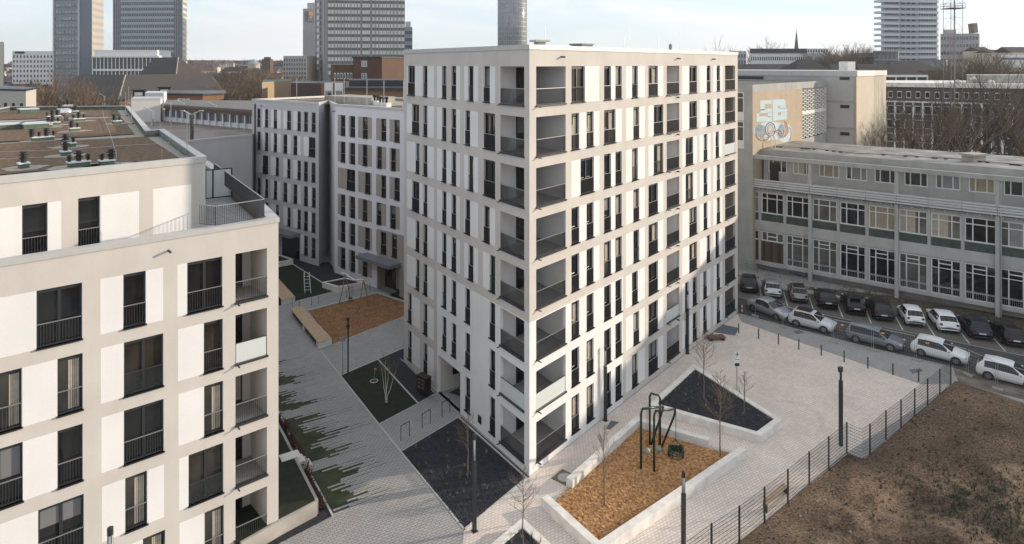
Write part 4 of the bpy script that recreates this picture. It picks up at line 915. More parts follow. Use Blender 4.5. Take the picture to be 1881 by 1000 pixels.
pp = [G(*a)+Vector((0, 0, .83)) for a in ((536.5, 565), (549, 563))]; m.tube(pp, .02, 5); pp = [G(*a)+Vector((0, 0, .83)) for a in ((636, 547), (648, 543))]; m.tube(pp, .02, 5)
tag(m.build('post_railing', M_anth), 'row of thin dark railing posts between rear lawn and wood chips', 'railing')
# bench by the fence, low timber seat, drain covers
q = G(1405, 930); t = thing('wooden_bench', 'timber slat bench with dark metal end panels beside the mesh fence', 'bench', q); a, b, d, e = [G(x, y, .45).xy for x, y in ((1401, 919), (1408, 928), (1447, 893), (1438, 886))]
m = MB(q)
for i in range(6): f0, f1 = i/6+.02, (i+1)/6-.02; m.prism([a.lerp(b, f0), a.lerp(b, f1), e.lerp(d, f1), e.lerp(d, f0)], .41, .45)
m.build('seat', wood, t); m = MB(q)
for f in (0, .96): m.prism([a.lerp(e, f), b.lerp(d, f), b.lerp(d, f+.04), a.lerp(e, f+.04)], 0, .43)
m.build('side_panel', M_anth, t)
q = G(1315, 624); t = thing('wooden_bench', 'low brown timber block seat near the far end of the beige facade', 'bench', q, .1); m = MB()
for i in range(4): m.lbox(-.75, .75, -.4+i*.2, -.22+i*.2, .25, .3)
m.build('seat', mat('brown_wood', (.16, .09, .055), .8, var=.15), t); m = MB(); m.lbox(-.65, -.45, -.35, .35, 0, .25); m.lbox(.45, .65, -.35, .35, 0, .25); m.build('base', M_anth, t)
dk = mat('dark_pavers', (.12, .13, .145), .85, var=.12, vs=8)
sheet('dark_paver_patch', [(1305, 610), (1326, 596), (1357, 603), (1350, 617)], dk, .008); sheet('dark_paver_patch', [(1290, 622), (1299, 611), (1312, 612), (1300, 620)], dk, .008)
sheet('light_well_cover', [(1112, 788), (1122, 773), (1137, 776), (1120, 790)], dk, .012); sheet('drain_grate', [(1668, 680), (1690, 677), (1696, 682), (1676, 687)], dk, .01); sheet('drain_grate', [(1456, 609), (1470, 607), (1477, 612), (1463, 614)], dk, .01)
m = MB(); q = G(1037, 878); m.box((q.x, q.y, .012), (1.15, 1.15, .016), fR.ang, 0); m.lathe((q.x, q.y, .02), [(.42, 0), (.42, .012)], 20, 1); tag(m.build('manhole_cover', [mat('rust_frame', (.16, .12, .08), .8), mat('cover_grey', (.4, .39, .37), .8)]), 'round manhole cover in square frame beside the play area wall', 'manhole cover')
# ---------------------------------------------------------------- mesh fence
fp = [(1230, 1092), (1306.5, 1034), (1357.6, 999), (1404, 961.5), (1446.9, 925.5), (1486, 891), (1521.8, 861), (1555, 832.6), (1582.6, 845), (1597.7, 835.5), (1627, 808.5), (1654.6, 787), (1679.8, 765), (1703.5, 745.5), (1726, 725.7), (1746, 707.3)]
wp = [G(*p) for p in fp]; fo2 = wp[-1].copy(); mf = thing('mesh_fence', 'long dark double wire mesh fence between plaza and brown dirt', 'fence', fo2)
pm_ = MB(); pm_.lbox(-.035, .035, -.035, .035, 0, 1.9); pmm = pm_.mesh('post', M_anth)
for i, q in enumerate(wp):
    if i != 8: inst('post', pmm, mf, q-fo2, .6)
for i in range(len(wp)-1):
    f = pl(wp[i], wp[i+1]); m = MB(fo2); L_ = f.W
    for k in range(10): z = .06+k*.2; m.prism([f.p(0, -.008).xy, f.p(L_, -.008).xy, f.p(L_, .008).xy, f.p(0, .008).xy], z-.006, z+.006)
    n = int(L_/.1)
    for k in range(n+1): t_ = L_*k/n; m.prism([f.p(t_-.0028, -.0028).xy, f.p(t_+.0028, -.0028).xy, f.p(t_+.0028, .0028).xy, f.p(t_-.0028, .0028).xy], .03, 1.86, 0, None, False)
    m.build('mesh_panel', M_anth, mf)
m = MB(fo2)
for i in range(len(wp)-1): f = pl(wp[i], wp[i+1]); m.prism([f.p(0, .02).xy, f.p(f.W, .02).xy, f.p(f.W, .08).xy, f.p(0, .08).xy], -.03, .03)
m.build('kerb', M_conc2, mf)
# dirt lot
dirt = mat('dirt', (.038, .025, .016), .98, vs=.2, c2=(.155, .10, .06), bump=1.0, bs=5)
n_ = dirt.node_tree; b_ = n_.nodes['Principled BSDF']; t2 = n_.nodes.new('ShaderNodeTexNoise'); t2.inputs['Scale'].default_value = 9; t2.inputs['Detail'].default_value = 8; tcx = n_.nodes.new('ShaderNodeTexCoord'); n_.links.new(tcx.outputs['Object'], t2.inputs[0])
mr2 = n_.nodes.new('ShaderNodeMapRange'); mr2.inputs[1].default_value = .35; mr2.inputs[2].default_value = .65; mr2.inputs[3].default_value = .35; mr2.inputs[4].default_value = 1.75; n_.links.new(t2.outputs[0], mr2.inputs[0])
vs_ = n_.nodes.new('ShaderNodeVectorMath'); vs_.operation = 'SCALE'; src_ = b_.inputs['Base Color'].links[0].from_socket; n_.links.new(src_, vs_.inputs[0]); n_.links.new(mr2.outputs[0], vs_.inputs['Scale']); n_.links.new(vs_.outputs[0], b_.inputs['Base Color'])
fa, fb_ = wp[0], wp[7]; fdir = (fb_-fa).normalized().xy; fn = Vector((fdir.y, -fdir.x)); end = G(1752, 700)
def dz(u, v):
    e = min(1, max(0, (v-.25)/3)); p = Vector((u*.35, v*.35, 0)); a = noise.noise(p)*.5+noise.noise(p*3.1)*.16+noise.noise(p*9)*.06+noise.noise(p*26)*.03
    track = .16*math.sin((v*.9+u*.25)*3.0)*max(0, noise.noise(Vector((u*.1, v*.1, 5)))+.2)
    return .01+e*(.32+a*1.0+track)*min(1, max(0, (LU-u)/2.5+.15))
LU = (end.xy-fa.xy).dot(fdir); m = MB(); NU, NV = 230, 190; us = [-12+(LU+12)*i/NU for i in range(NU+1)]; vs = [.09+38*(j/NV)**1.35 for j in range(NV+1)]; m.sm = True
jog0 = (wp[7].xy-fa.xy).dot(fdir); jog1 = (wp[8].xy-fa.xy); jv = jog1.dot(fn); ju = jog1.dot(fdir); LUv = ((end.xy-fa.xy).dot(fn))
def base_v(u): return 0 if u < jog0 else (jv*min(1, (u-jog0)/max(.1, ju-jog0))*1.0 if u < ju else jv+(LUv-jv)*(u-ju)/(LU-ju))
for u in us:
    for v in vs: vv = v+base_v(u); q = fa.xy+fdir*u+fn*vv; m.v.append(Vector((q.x, q.y, max(.02, dz(u, v)))))
for i in range(NU):
    for j in range(NV): a = i*(NV+1)+j; m.f.append((a, a+1, a+NV+2, a+NV+1)); m.m.append(0)
struct('dirt_ground', m, dirt)
r = random.Random(77); m = MB(); gw = MB()
for i in range(9000):
    u = r.uniform(-10, LU-.3); v = 30*r.random()**1.3+.2; q = fa.xy+fdir*u+fn*(v+base_v(u)); clod(m, q, r, dz(u, v)-.01, .035+.09*r.random()**3, r.choice((2, 2, 3)))
for i in range(4200):
    u = r.uniform(-10, LU-.5); v = 26*r.random()**1.5+.2; s = .014+.035*r.random()**6; vv = v+base_v(u); q = fa.xy+fdir*u+fn*vv; clod(m, q, r, dz(u, v)-.005, s*2.0, r.choice((0, 0, 1)))
tag(m.build('pebbles', [mat('pebble_brown', (.15, .115, .08), .9), mat('pebble_grey', (.27, .25, .22), .9), mat('clod_dark', (.045, .03, .02), .95), mat('clod_light', (.13, .085, .055), .95)]), kind='stuff')
wc_ = G(1810, 930).xy-fa.xy; wu, wv = wc_.dot(fdir), wc_.dot(fn)
for i in range(380):
    u = r.gauss(wu, 2.6); v = r.gauss(wv, 2.2)
    if v < 1 or u > LU-3: continue
    q = fa.xy+fdir*u+fn*(v+base_v(u))
    for k in range(3): tuft(gw, q+Vector((r.gauss(0, .25), r.gauss(0, .25))), r, dz(u, v), r.uniform(.1, .3), 10)
tag(gw.build('weeds', mat('weed', (.018, .032, .014), .9, vs=.8, c2=(.07, .085, .045))), kind='stuff')
# ================================================================ STREET
asph = mat('asphalt', (.055, .054, .052), .9, var=.25, vs=1.2, bump=.4, bs=30); bayp = brickmat('bay_pavers', (.15, .14, .125), (.125, .115, .105), (.06, .055, .05), .4, .2, .02, .6)
sheet('street', [(1300, 566), (1369, 581), (1464, 606.5), (1630, 648), (1750, 676), (1800, 690), (2100, 772), (2300, 760), (2300, 728), (1881, 655), (1351, 546), (1300, 540)], asph, .004)
sheet('parking_bays', [(1300, 536), (1351, 546), (1881, 655), (2300, 732), (2300, 660), (1881, 604), (1640, 562), (1450, 534), (1357, 522), (1300, 512)], bayp, .004)
soilm = mat('shrub_soil', (.05, .042, .03), .98, vs=1.5, c2=(.10, .085, .06), bump=1, bs=6)
sheet('verge', [(1481, 532), (1646, 563), (1881, 606), (2300, 680), (2300, 640), (1881, 585), (1646, 545), (1487, 527)], soilm, .008)
sheet('verge', [(1750, 676), (1760, 704), (1881, 735), (2200, 820), (2200, 795), (1881, 712), (1800, 690)], mat('verge_soil', (.09, .075, .055), .98, vs=1, c2=(.20, .18, .15), bump=1, bs=6), .012)
tag(kerb('street_kerb', [(1300, 564), (1369, 580), (1464, 605.5), (1630, 647), (1750, 675)], -.14, .05, 0, M_conc2), kind='structure')
tag(kerb('bay_kerb', [(1300, 535.5), (1351, 545.8), (1881, 655), (2200, 718)], .12, .03, 0, mat('pale_kerb', (.26, .25, .235), .9)), kind='structure')
wl = mat('road_paint', (.5, .5, .48), .8, var=.2, vs=8)
for a, b in (((1395.3, 527), (1398.5, 553)), ((1438.5, 536), (1446.4, 562.5)), ((1486, 546.7), (1494.7, 572.6)), ((1538.5, 560), (1547.6, 583.5)), ((1590, 570), (1600.3, 595)), ((1645.4, 583.5), (1657.8, 606.5)), ((1699.5, 591), (1717.3, 618.6)), ((1765.6, 613), (1780, 631.5)), ((1824.6, 622), (1846.8, 646)), ((1890, 640), (1915, 662))):
    A_, B_ = G(*a), G(*b); f = pl(A_, B_); m = MB(); m.poly([(*f.p(0, -.05).xy, .009), (*f.p(f.W, -.05).xy, .009), (*f.p(f.W, .05).xy, .009), (*f.p(0, .05).xy, .009)]); struct('bay_line', m, wl)
# ---------------------------------------------------------------- cars
tyre = mat('tyre', (.012, .012, .012), .8); rimm = mat('wheel_rim', (.35, .36, .37), .35, .8); rimd = mat('dark_rim', (.05, .05, .055), .4, .6); cglass = mat('car_glass', (.008, .010, .011), .08, 0, ior=1.5)
lampr = mat('tail_lamp', (.13, .012, .01), .2); lampw = mat('head_lamp', (.6, .62, .64), .12); plate = mat('number_plate', (.62, .62, .6), .5); trim = mat('car_trim', (.015, .015, .016), .6)
PROF = {
 'hatch': [(0.5, 0.58, 0.52, 0.6, 0.72), (0.485, 0.7, 0.6, 0.74, 0.86), (0.42, 0.82, 0.72, 0.82, 0.95), (0.235, 0.96, 0.83, 0.82, 1), (0.07, 1.36, 0.88, 0.755, 1), (0, 1.45, 0.89, 0.735, 1), (-0.2, 1.48, 0.91, 0.735, 1), (-0.385, 1.42, 0.93, 0.715, 1), (-0.47, 1.06, 0.95, 0.74, 0.97), (-0.492, 0.92, 0.86, 0.78, 0.93), (-0.5, 0.55, 0.5, 0.74, 0.86)],
 'sedan': [(0.5, 0.56, 0.5, 0.6, 0.72), (0.485, 0.68, 0.6, 0.74, 0.87), (0.42, 0.78, 0.7, 0.82, 0.95), (0.22, 0.92, 0.81, 0.82, 1), (0.06, 1.32, 0.85, 0.755, 1), (-0.02, 1.4, 0.86, 0.735, 1), (-0.15, 1.41, 0.87, 0.735, 1), (-0.25, 1.34, 0.89, 0.735, 1), (-0.38, 1.02, 0.91, 0.74, 0.99), (-0.485, 0.98, 0.88, 0.8, 0.92), (-0.5, 0.6, 0.52, 0.74, 0.86)],
 'wagon': [(0.5, 0.58, 0.52, 0.6, 0.72), (0.485, 0.7, 0.6, 0.74, 0.86), (0.42, 0.8, 0.72, 0.82, 0.95), (0.25, 0.94, 0.83, 0.82, 1), (0.1, 1.36, 0.87, 0.755, 1), (0.03, 1.44, 0.88, 0.735, 1), (-0.2, 1.48, 0.89, 0.735, 1), (-0.43, 1.43, 0.91, 0.725, 0.99), (-0.48, 1.06, 0.98, 0.74, 0.96), (-0.495, 0.92, 0.86, 0.78, 0.93), (-0.5, 0.55, 0.5, 0.74, 0.86)],
 'mini': [(0.5, 0.6, 0.54, 0.6, 0.72), (0.48, 0.76, 0.66, 0.74, 0.88), (0.42, 0.88, 0.78, 0.82, 0.96), (0.26, 0.98, 0.85, 0.82, 1), (0.12, 1.36, 0.88, 0.775, 1), (0.05, 1.46, 0.89, 0.755, 1), (-0.2, 1.49, 0.91, 0.755, 1), (-0.4, 1.42, 0.93, 0.735, 1), (-0.47, 1, 0.94, 0.76, 0.97), (-0.49, 0.9, 0.84, 0.8, 0.94), (-0.5, 0.55, 0.5, 0.74, 0.86)]}
CARS = {}
def car_parts(kind, Lc, Wc, s=1.0):
    k = (kind, Lc, Wc)
    if k in CARS: return CARS[k]
    st_ = PROF[kind]; hw = Wc/2; b = MB(); b.sm = False; rings = []
    for x, zt, zb, wt, wb in st_:
        X = x*Lc; zb_ = .22 if abs(x) < .49 else .34
        r_ = [(-.90*wb*hw, zb_), (-wb*hw, zb_+.22), (-wb*hw*.99, (zb+zb_+.22)/2+.06), (-wb*hw*.955, zb), (-wt*hw, zt-.03), (-wt*hw*.6, zt+.012), (0, zt+.02)]
        rings.append([Vector((X, y, z)) for y, z in r_]+[Vector((X, -y, z)) for y, z in r_[-2::-1]])
    n = len(rings[0])
    for rg in rings: b.v += rg
    for i in range(len(rings)-1):
        for j in range(n-1): a = i*n+j; b.f.append((a, a+1, a+n+1, a+n)); b.m.append(0)
        a = i*n; b.f.append((a, a+n, a+2*n-1, a+n-1)); b.m.append(0)
    b.f.append(tuple(range(n))); b.m.append(0); b.f.append(tuple(range((len(rings)-1)*n, len(rings)*n))[::-1]); b.m.append(0)
    b.sm = True
    def gl(pts, m, ins=.07, offn=.012):
        c = sum(pts, Vector((0, 0, 0)))/len(pts); nrm = (pts[1]-pts[0]).cross(pts[2]-pts[0]).normalized()
        if nrm.dot(c-Vector((c.x*.6, 0, .7))) < 0: nrm = -nrm
        m.poly([p.lerp(c, ins)+nrm*offn for p in pts])
    g = MB(); ws = (3, 4)
    for j in (4, 5, 6, 7): gl([rings[3][j], rings[3][j+1], rings[4][j+1], rings[4][j]], g, .0, .014)
    ri = 7
    for j in (4, 5, 6, 7): gl([rings[ri][j], rings[ri][j+1], rings[ri+1][j+1], rings[ri+1][j]], g, .03, .014)
    for side in (0, 1):
        lo, hi = (3, 4) if side == 0 else (9, 8)
        def gp2(i, top, e=0.0):
            P_, Q_ = rings[i][lo], rings[i][hi]; q = P_.lerp(Q_, .93 if top else .05); q = q.copy(); q.y += (-.016 if side == 0 else .016); return q
        g.poly([gp2(3, 0).lerp(gp2(4, 0), .12), gp2(4, 0), gp2(4, 1)]); 
        for i0 in (4, 5, 6):
            e1 = 1.0 if i0 < 6 else .9
            g.poly([gp2(i0, 0), gp2(i0, 0).lerp(gp2(i0+1, 0), e1), gp2(i0, 1).lerp(gp2(i0+1, 1), e1), gp2(i0, 1)])
    wheels = []
    wb2 = Lc*.305; wr = .32
    rear_l = MB(); z = .78
    for sd_ in (-1, 1):
        rear_l.box((-Lc*.492, sd_*hw*.72, .82), (.10, hw*.24, .15), 0)
    hl = MB()
    for sd_ in (-1, 1): hl.box((Lc*.462, sd_*hw*.70, .66), (.17, hw*.34, .13), -sd_*.35)
    pl_ = MB(); pl_.box((-Lc*.5-.005, 0, .62 if kind != 'sedan' else .7), (.03, .52, .11)); pl_.box((Lc*.5-.0, 0, .45), (.03, .52, .11))
    tr = MB(); tr.box((Lc*.497, 0, .5), (.05, Wc*.5, .16)); tr.box((-Lc*.49, 0, .33), (.08, Wc*.72, .12))
    for sd_ in (-1, 1):
        for x in (-wb2, wb2): arc = [(x+math.cos(t*math.pi/8)*.385, sd_*(hw*.985), .30+math.sin(t*math.pi/8)*.385) for t in range(9)]; tr.poly([(x, sd_*(hw*1.0+.003), .3)]+[(a[0], sd_*(hw*1.0+.003), a[2]) for a in arc])
    mir = MB()
    for sd_ in (-1, 1): mir.box((Lc*.17, sd_*(hw+.09), .98), (.1, .18, .12))
    CARS[k] = dict(body=b, glass=g.mesh('window', cglass), tail=rear_l.mesh('tail_light', lampr), head=hl.mesh('headlight', lampw), plate=pl_.mesh('number_plate', plate), trim=tr.mesh('trim', trim), mir=mir, wb2=wb2, hw=hw, wr=wr)
    return CARS[k]
def wheel_mesh(rm):
    k = ('wh', rm.name)
    if k in WC: return WC[k]
    t = MB(); n = 18
    for (r0, y0, r1, y1) in ((.20, -.11, .31, -.10), (.31, -.10, .325, -.06), (.325, -.06, .325, .08), (.325, .08, .20, .10)):
        for i in range(n):
            a, b = 2*math.pi*i/n, 2*math.pi*(i+1)/n; t.poly([(r0*math.cos(a), y0, r0*math.sin(a)), (r0*math.cos(b), y0, r0*math.sin(b)), (r1*math.cos(b), y1, r1*math.sin(b)), (r1*math.cos(a), y1, r1*math.sin(a))])
    q = MB()
    for i in range(7):
        a = 2*math.pi*i/7; c, s = math.cos(a), math.sin(a); q.poly([(c*.03-s*.03, -.115, s*.03+c*.03), (c*.03+s*.03, -.115, s*.03-c*.03), (c*.20+s*.022, -.112, s*.20-c*.022), (c*.20-s*.022, -.112, s*.20+c*.022)])
    for i in range(n): a, b = 2*math.pi*i/n, 2*math.pi*(i+1)/n; q.poly([(.18*math.cos(a), -.113, .18*math.sin(a)), (.205*math.cos(a), -.113, .205*math.sin(a)), (.205*math.cos(b), -.113, .205*math.sin(b)), (.18*math.cos(b), -.113, .18*math.sin(b))])
    d = MB(); d.poly([(.2*math.cos(2*math.pi*i/n), -.09, .2*math.sin(2*math.pi*i/n)) for i in range(n)]); 
    WC[k] = (t.mesh('tyre', tyre), q.mesh('rim', rm), d.mesh('brake_disc', trim)); return WC[k]
def car(label, paint, kind, Lc, Wc, center, ang, cat='car', roof=None, group=None, rm=None):
    P_ = car_parts(kind, Lc, Wc); t = thing('parked_car', label, cat, center, ang, group)
    P_['body'].build('body', paint, t); inst('window', P_['glass'], t)
    for nme, kk in (('tail_light', 'tail'), ('headlight', 'head'), ('number_plate', 'plate'), ('trim', 'trim')): inst(nme, P_[kk], t)
    P_['mir'].build('wing_mirror', paint, t)
    if roof: 
        m = MB(); zt = 1.47 if kind != 'sedan' else 1.43; m.box((-Lc*.17, 0, zt+.025), (Lc*.34, Wc*.58, .03)); m.build('roof_panel', roof, t)
    for x in (-1, 1):
        for y in (-1, 1):
            ty, ri, di = wheel_mesh(rm or rimm); w_ = inst('wheel', ty, t, (x*P_['wb2'], y*(P_['hw']-.10), .325), 0 if y < 0 else math.pi); inst('rim', ri, w_); inst('brake_disc', di, w_)
    return t
def paint(n, c, met=.3): return mat('paint_'+n, c, .28, met, spec=.6)
silver = paint('silver', (.42, .44, .46), .6); whitep = paint('white', (.70, .71, .72), 0); blackp = paint('black', (.012, .012, .014)); greyp = paint('grey', (.20, .215, .24), .4); navy = paint('navy', (.015, .018, .035)); tan = paint('tan', (.22, .20, .19), .6); pearl = paint('pearl', (.62, .64, .66), .1)
g1 = 'cars parked nose in along the bays'; g2 = 'cars parked along the plaza kerb'
hd = Vector((395, 1230)).normalized()
for lab, pt, kd, Lc, Wc, px, py, rf_, rv in (
    ('black hatchback in the bays nearest the beige building', blackp, 'hatch', 4.1, 1.78, 1376, 540, None, 0), ('silver grey hatchback in bay, second from beige building', silver, 'hatch', 4.2, 1.78, 1419.5, 550, None, 0),
    ('tan grey small car with dark roof in bay, third from beige building', tan, 'mini', 3.85, 1.72, 1468.5, 559, blackp, 0), ('black saloon in bay in front of the metal ramp railing', blackp, 'sedan', 4.55, 1.8, 1522, 571, None, 0),
    ('black convertible with fabric roof in bay, fifth from beige building', blackp, 'sedan', 4.4, 1.78, 1574, 582, mat('fabric_roof', (.015, .015, .015), .9), 0), ('black estate car in the bay left of the small white car', blackp, 'wagon', 4.5, 1.8, 1624, 592.5, None, 0),
    ('small rounded white car in the bay row', whitep, 'mini', 3.55, 1.63, 1682, 602.5, None, 0), ('larger white hatchback in bay row, right of small white car', whitep, 'hatch', 4.3, 1.78, 1744, 614.5, None, 0),
    ('dark blue hatchback in the bay right of the white cars', navy, 'hatch', 4.2, 1.78, 1805, 627.5, None, 0), ('black car in bay at the right edge of the photo', blackp, 'hatch', 4.3, 1.8, 1868, 641, None, 0)):
    q = G(px, py); ctr = q.xy+hd*Lc*.5; car(lab, pt, kd, Lc, Wc, (ctr.x, ctr.y, .01), math.atan2(hd.y, hd.x), group=g1, roof=rf_)
for lab, pt, kd, Lc, Wc, fr, re, rf_ in (
    ('silver saloon parked at the kerb nearest the beige building', silver, 'sedan', 4.4, 1.82, (1424, 589), (1382.6, 573), None), ('white hatchback with black roof parked behind the silver saloon', pearl, 'hatch', 3.85, 1.74, (1512, 613), (1462, 601), blackp),
    ('dark grey estate car parked along the plaza kerb', greyp, 'wagon', 4.35, 1.8, (1633, 646), (1573, 631), None), ('white hatchback parked along kerb beside the fence corner', whitep, 'hatch', 3.95, 1.78, (1753, 671.5), (1693, 656.5), None),
    ('white hatchback parked beside the dirt verge at right edge', whitep, 'hatch', 4.05, 1.78, (1885, 717), (1819, 700), None)):
    a, b = G(*fr), G(*re); h_ = (a-b).xy.normalized(); ctr = (a+b).xy/2+Vector((-h_.y, h_.x))*Wc/2; car(lab, pt, kd, Lc, Wc, (ctr.x, ctr.y, .01), math.atan2(h_.y, h_.x), group=g2, roof=rf_)
# ---------------------------------------------------------------- temporary construction fence
tf = [(1386, 582), (1437.8, 602), (1530, 629.5), (1603, 645), (1682, 662.6), (1777, 690), (1831, 716), (1905, 738)]
tl = ['in front of the silver saloon', 'in front of the white hatchback with black roof', 'between white and dark grey cars', 'in front of the dark grey estate', 'in front of the kerbside white hatchback', 'beside the dirt verge corner', 'in front of the rightmost white hatchback']
orange = mat('orange_tag', (.7, .35, .08), .6)
for i in range(len(tf)-1):
    A_, B_ = G(*tf[i]), G(*tf[i+1]); f = pl(A_, B_); t = thing('construction_fence', 'see-through grey wire construction fence panel '+tl[i], 'construction fence', A_, f.ang, 'temporary fence panels along the street'); W_ = f.W-.1
    m = MB(); m.tube([(.05, 0, .1), (.05, 0, 2.0), (W_, 0, 2.0), (W_, 0, .1)], .022, 5); m.build('frame', M_steel, t)
    m = MB(); n = int(W_/.14)
    for k in range(n+1): x = .05+(W_-.05)*k/n; m.lbox(x-.0022, x+.0022, -.002, .002, .15, 2.0)
    for k in range(8): z = .2+k*.25; m.lbox(.05, W_, -.003, .003, z-.003, z+.003)
    m.build('mesh_panel', M_steel, t); m = MB(); m.lbox(-.3, .35, -.12, .12, 0, .13); m.build('foot_block', M_conc2, t)
    if i in (2, 3, 4): m = MB(); m.lbox(W_*.2, W_*.2+.25, -.02, -.005, 1.6, 1.72); m.build('orange_tag', orange, t)
# ================================================================ SCHOOL
fs = Fac(1647.7, F/17.82, -560); U = fs.t; c3, c6 = U(1489), U(1832.5); BAY = (c6-c3)/6
oS = fs.p(c3); oS = (oS.x, oS.y, 0); school = thing('school_building', 'long worn grey post war school block with white window bands and outer concrete frame', 'school building', oS)
i0, i1 = -6, 14
cols = [c3+BAY*i for i in range(i0, i1+1)]
conS = plaster('school_concrete', (.44, .44, .43), .14); conL = plaster('school_panel', (.40, .40, .38), .16); greenp = mat('green_spandrel', (.045, .065, .055), .5, var=.3, vs=1.5); brownc = brickmat('brown_cladding', (.10, .07, .055), (.085, .06, .045), (.05, .04, .03), .12, 3.0, .02, vert=True, offset=0)
SW0, SW1 = cols[0], cols[-1]
m = MB(oS); hol, bays = [], []
for i in range(len(cols)-1):
    k = i+i0; a, b = cols[i]+.18, cols[i+1]-.12
    hol.append((a, b, 6.75, 9.12)); bays.append((a, b, 6.75, 9.12, 1, k))
    if k in (-3, -2): hol.append((a, b, 3.55, 4.62)); bays.append((a, b, 3.55, 4.62, 2, k))
    else: hol.append((a, b, 1.1, 4.62)); bays.append((a, b, 1.1, 4.62, 0, k))
grp = [(cols[i]+.18, cols[i+1]-.12, 5.85, 6.7) for i in range(len(cols)-1)]
brn = [(cols[i]+.14, cols[i+1]-.10, 1.2, 3.5) for i in range(len(cols)-1) if i+i0 in (-3, -2)]
class MS(MatF):
    def __call__(s, u, z):
        for a, b, c, d in grp:
            if a < u < b and c < z < d: return 1
        for a, b, c, d in brn:
            if a < u < b and c < z < d: return 2
        return 0
ms = MS(0, grp+brn); wall(m, fs, SW0, SW1, .75, 10.0, hol, ms, .12)
bsm = fs.n*.9
for a, b in ((SW0, SW1),):        # recessed basement wall and soffit
    m.poly([fs.p(a, .9, 0), fs.p(b, .9, 0), fs.p(b, .9, .75), fs.p(a, .9, .75)], 3); m.poly([fs.p(a, 0, .75), fs.p(a, .9, .75), fs.p(b, .9, .75), fs.p(b, 0, .75)], 0)
m.prism([fs.p(SW0, 0).xy, fs.p(SW1, 0).xy, fs.p(SW1, 12.5).xy, fs.p(SW0, 12.5).xy], 10.02, 10.05, 3)
for p, q in ((fs.p(SW1, 0), fs.p(SW1, 12.5)), (fs.p(SW1, 12.5), fs.p(SW0, 12.5)), (fs.p(SW0, 12.5), fs.p(SW0, 0))): m.poly([(p.x, p.y, 0), (q.x, q.y, 0), (q.x, q.y, 10.02), (p.x, p.y, 10.02)], 0)
# top floor, set back
SB = 1.9; tops = []
for i in range(len(cols)-1):
    k = i+i0
    if k <= -3: continue
    a, b = cols[i]+.35, cols[i+1]-.35; tops.append((a, b, 11.3, 12.75))
tf0 = U(1392)
wall(m, pl(fs.p(0, SB), fs.p(1, SB)), tf0, SW1, 10.05, 13.1, [h for h in tops if h[0] > tf0], MatF(4), .1)
fT = pl(fs.p(0, SB), fs.p(1, SB)); p, q = fs.p(tf0, SB), fs.p(tf0, 12.5); m.poly([(q.x, q.y, 10.05), (p.x, p.y, 10.05), (p.x, p.y, 13.1), (q.x, q.y, 13.1)], 4)
q2 = fs.p(SW1, 12.5); m.poly([(q2.x, q2.y, 10), (q.x, q.y, 10), (q.x, q.y, 13.1), (q2.x, q2.y, 13.1)], 4)
m.build('wall', [conS, greenp, brownc, M_conc2, conL], school)
m = MB(oS); m.prism([fs.p(tf0-.3, SB-.5).xy, fs.p(SW1, SB-.5).xy, fs.p(SW1, 12.8).xy, fs.p(tf0-.3, 12.8).xy], 13.1, 13.95, 0, 1); m.build('roof', [conL, mat('roof_bitumen', (.06, .052, .045), .55, vs=.5, c2=(.34, .31, .275), spec=.8)], school)
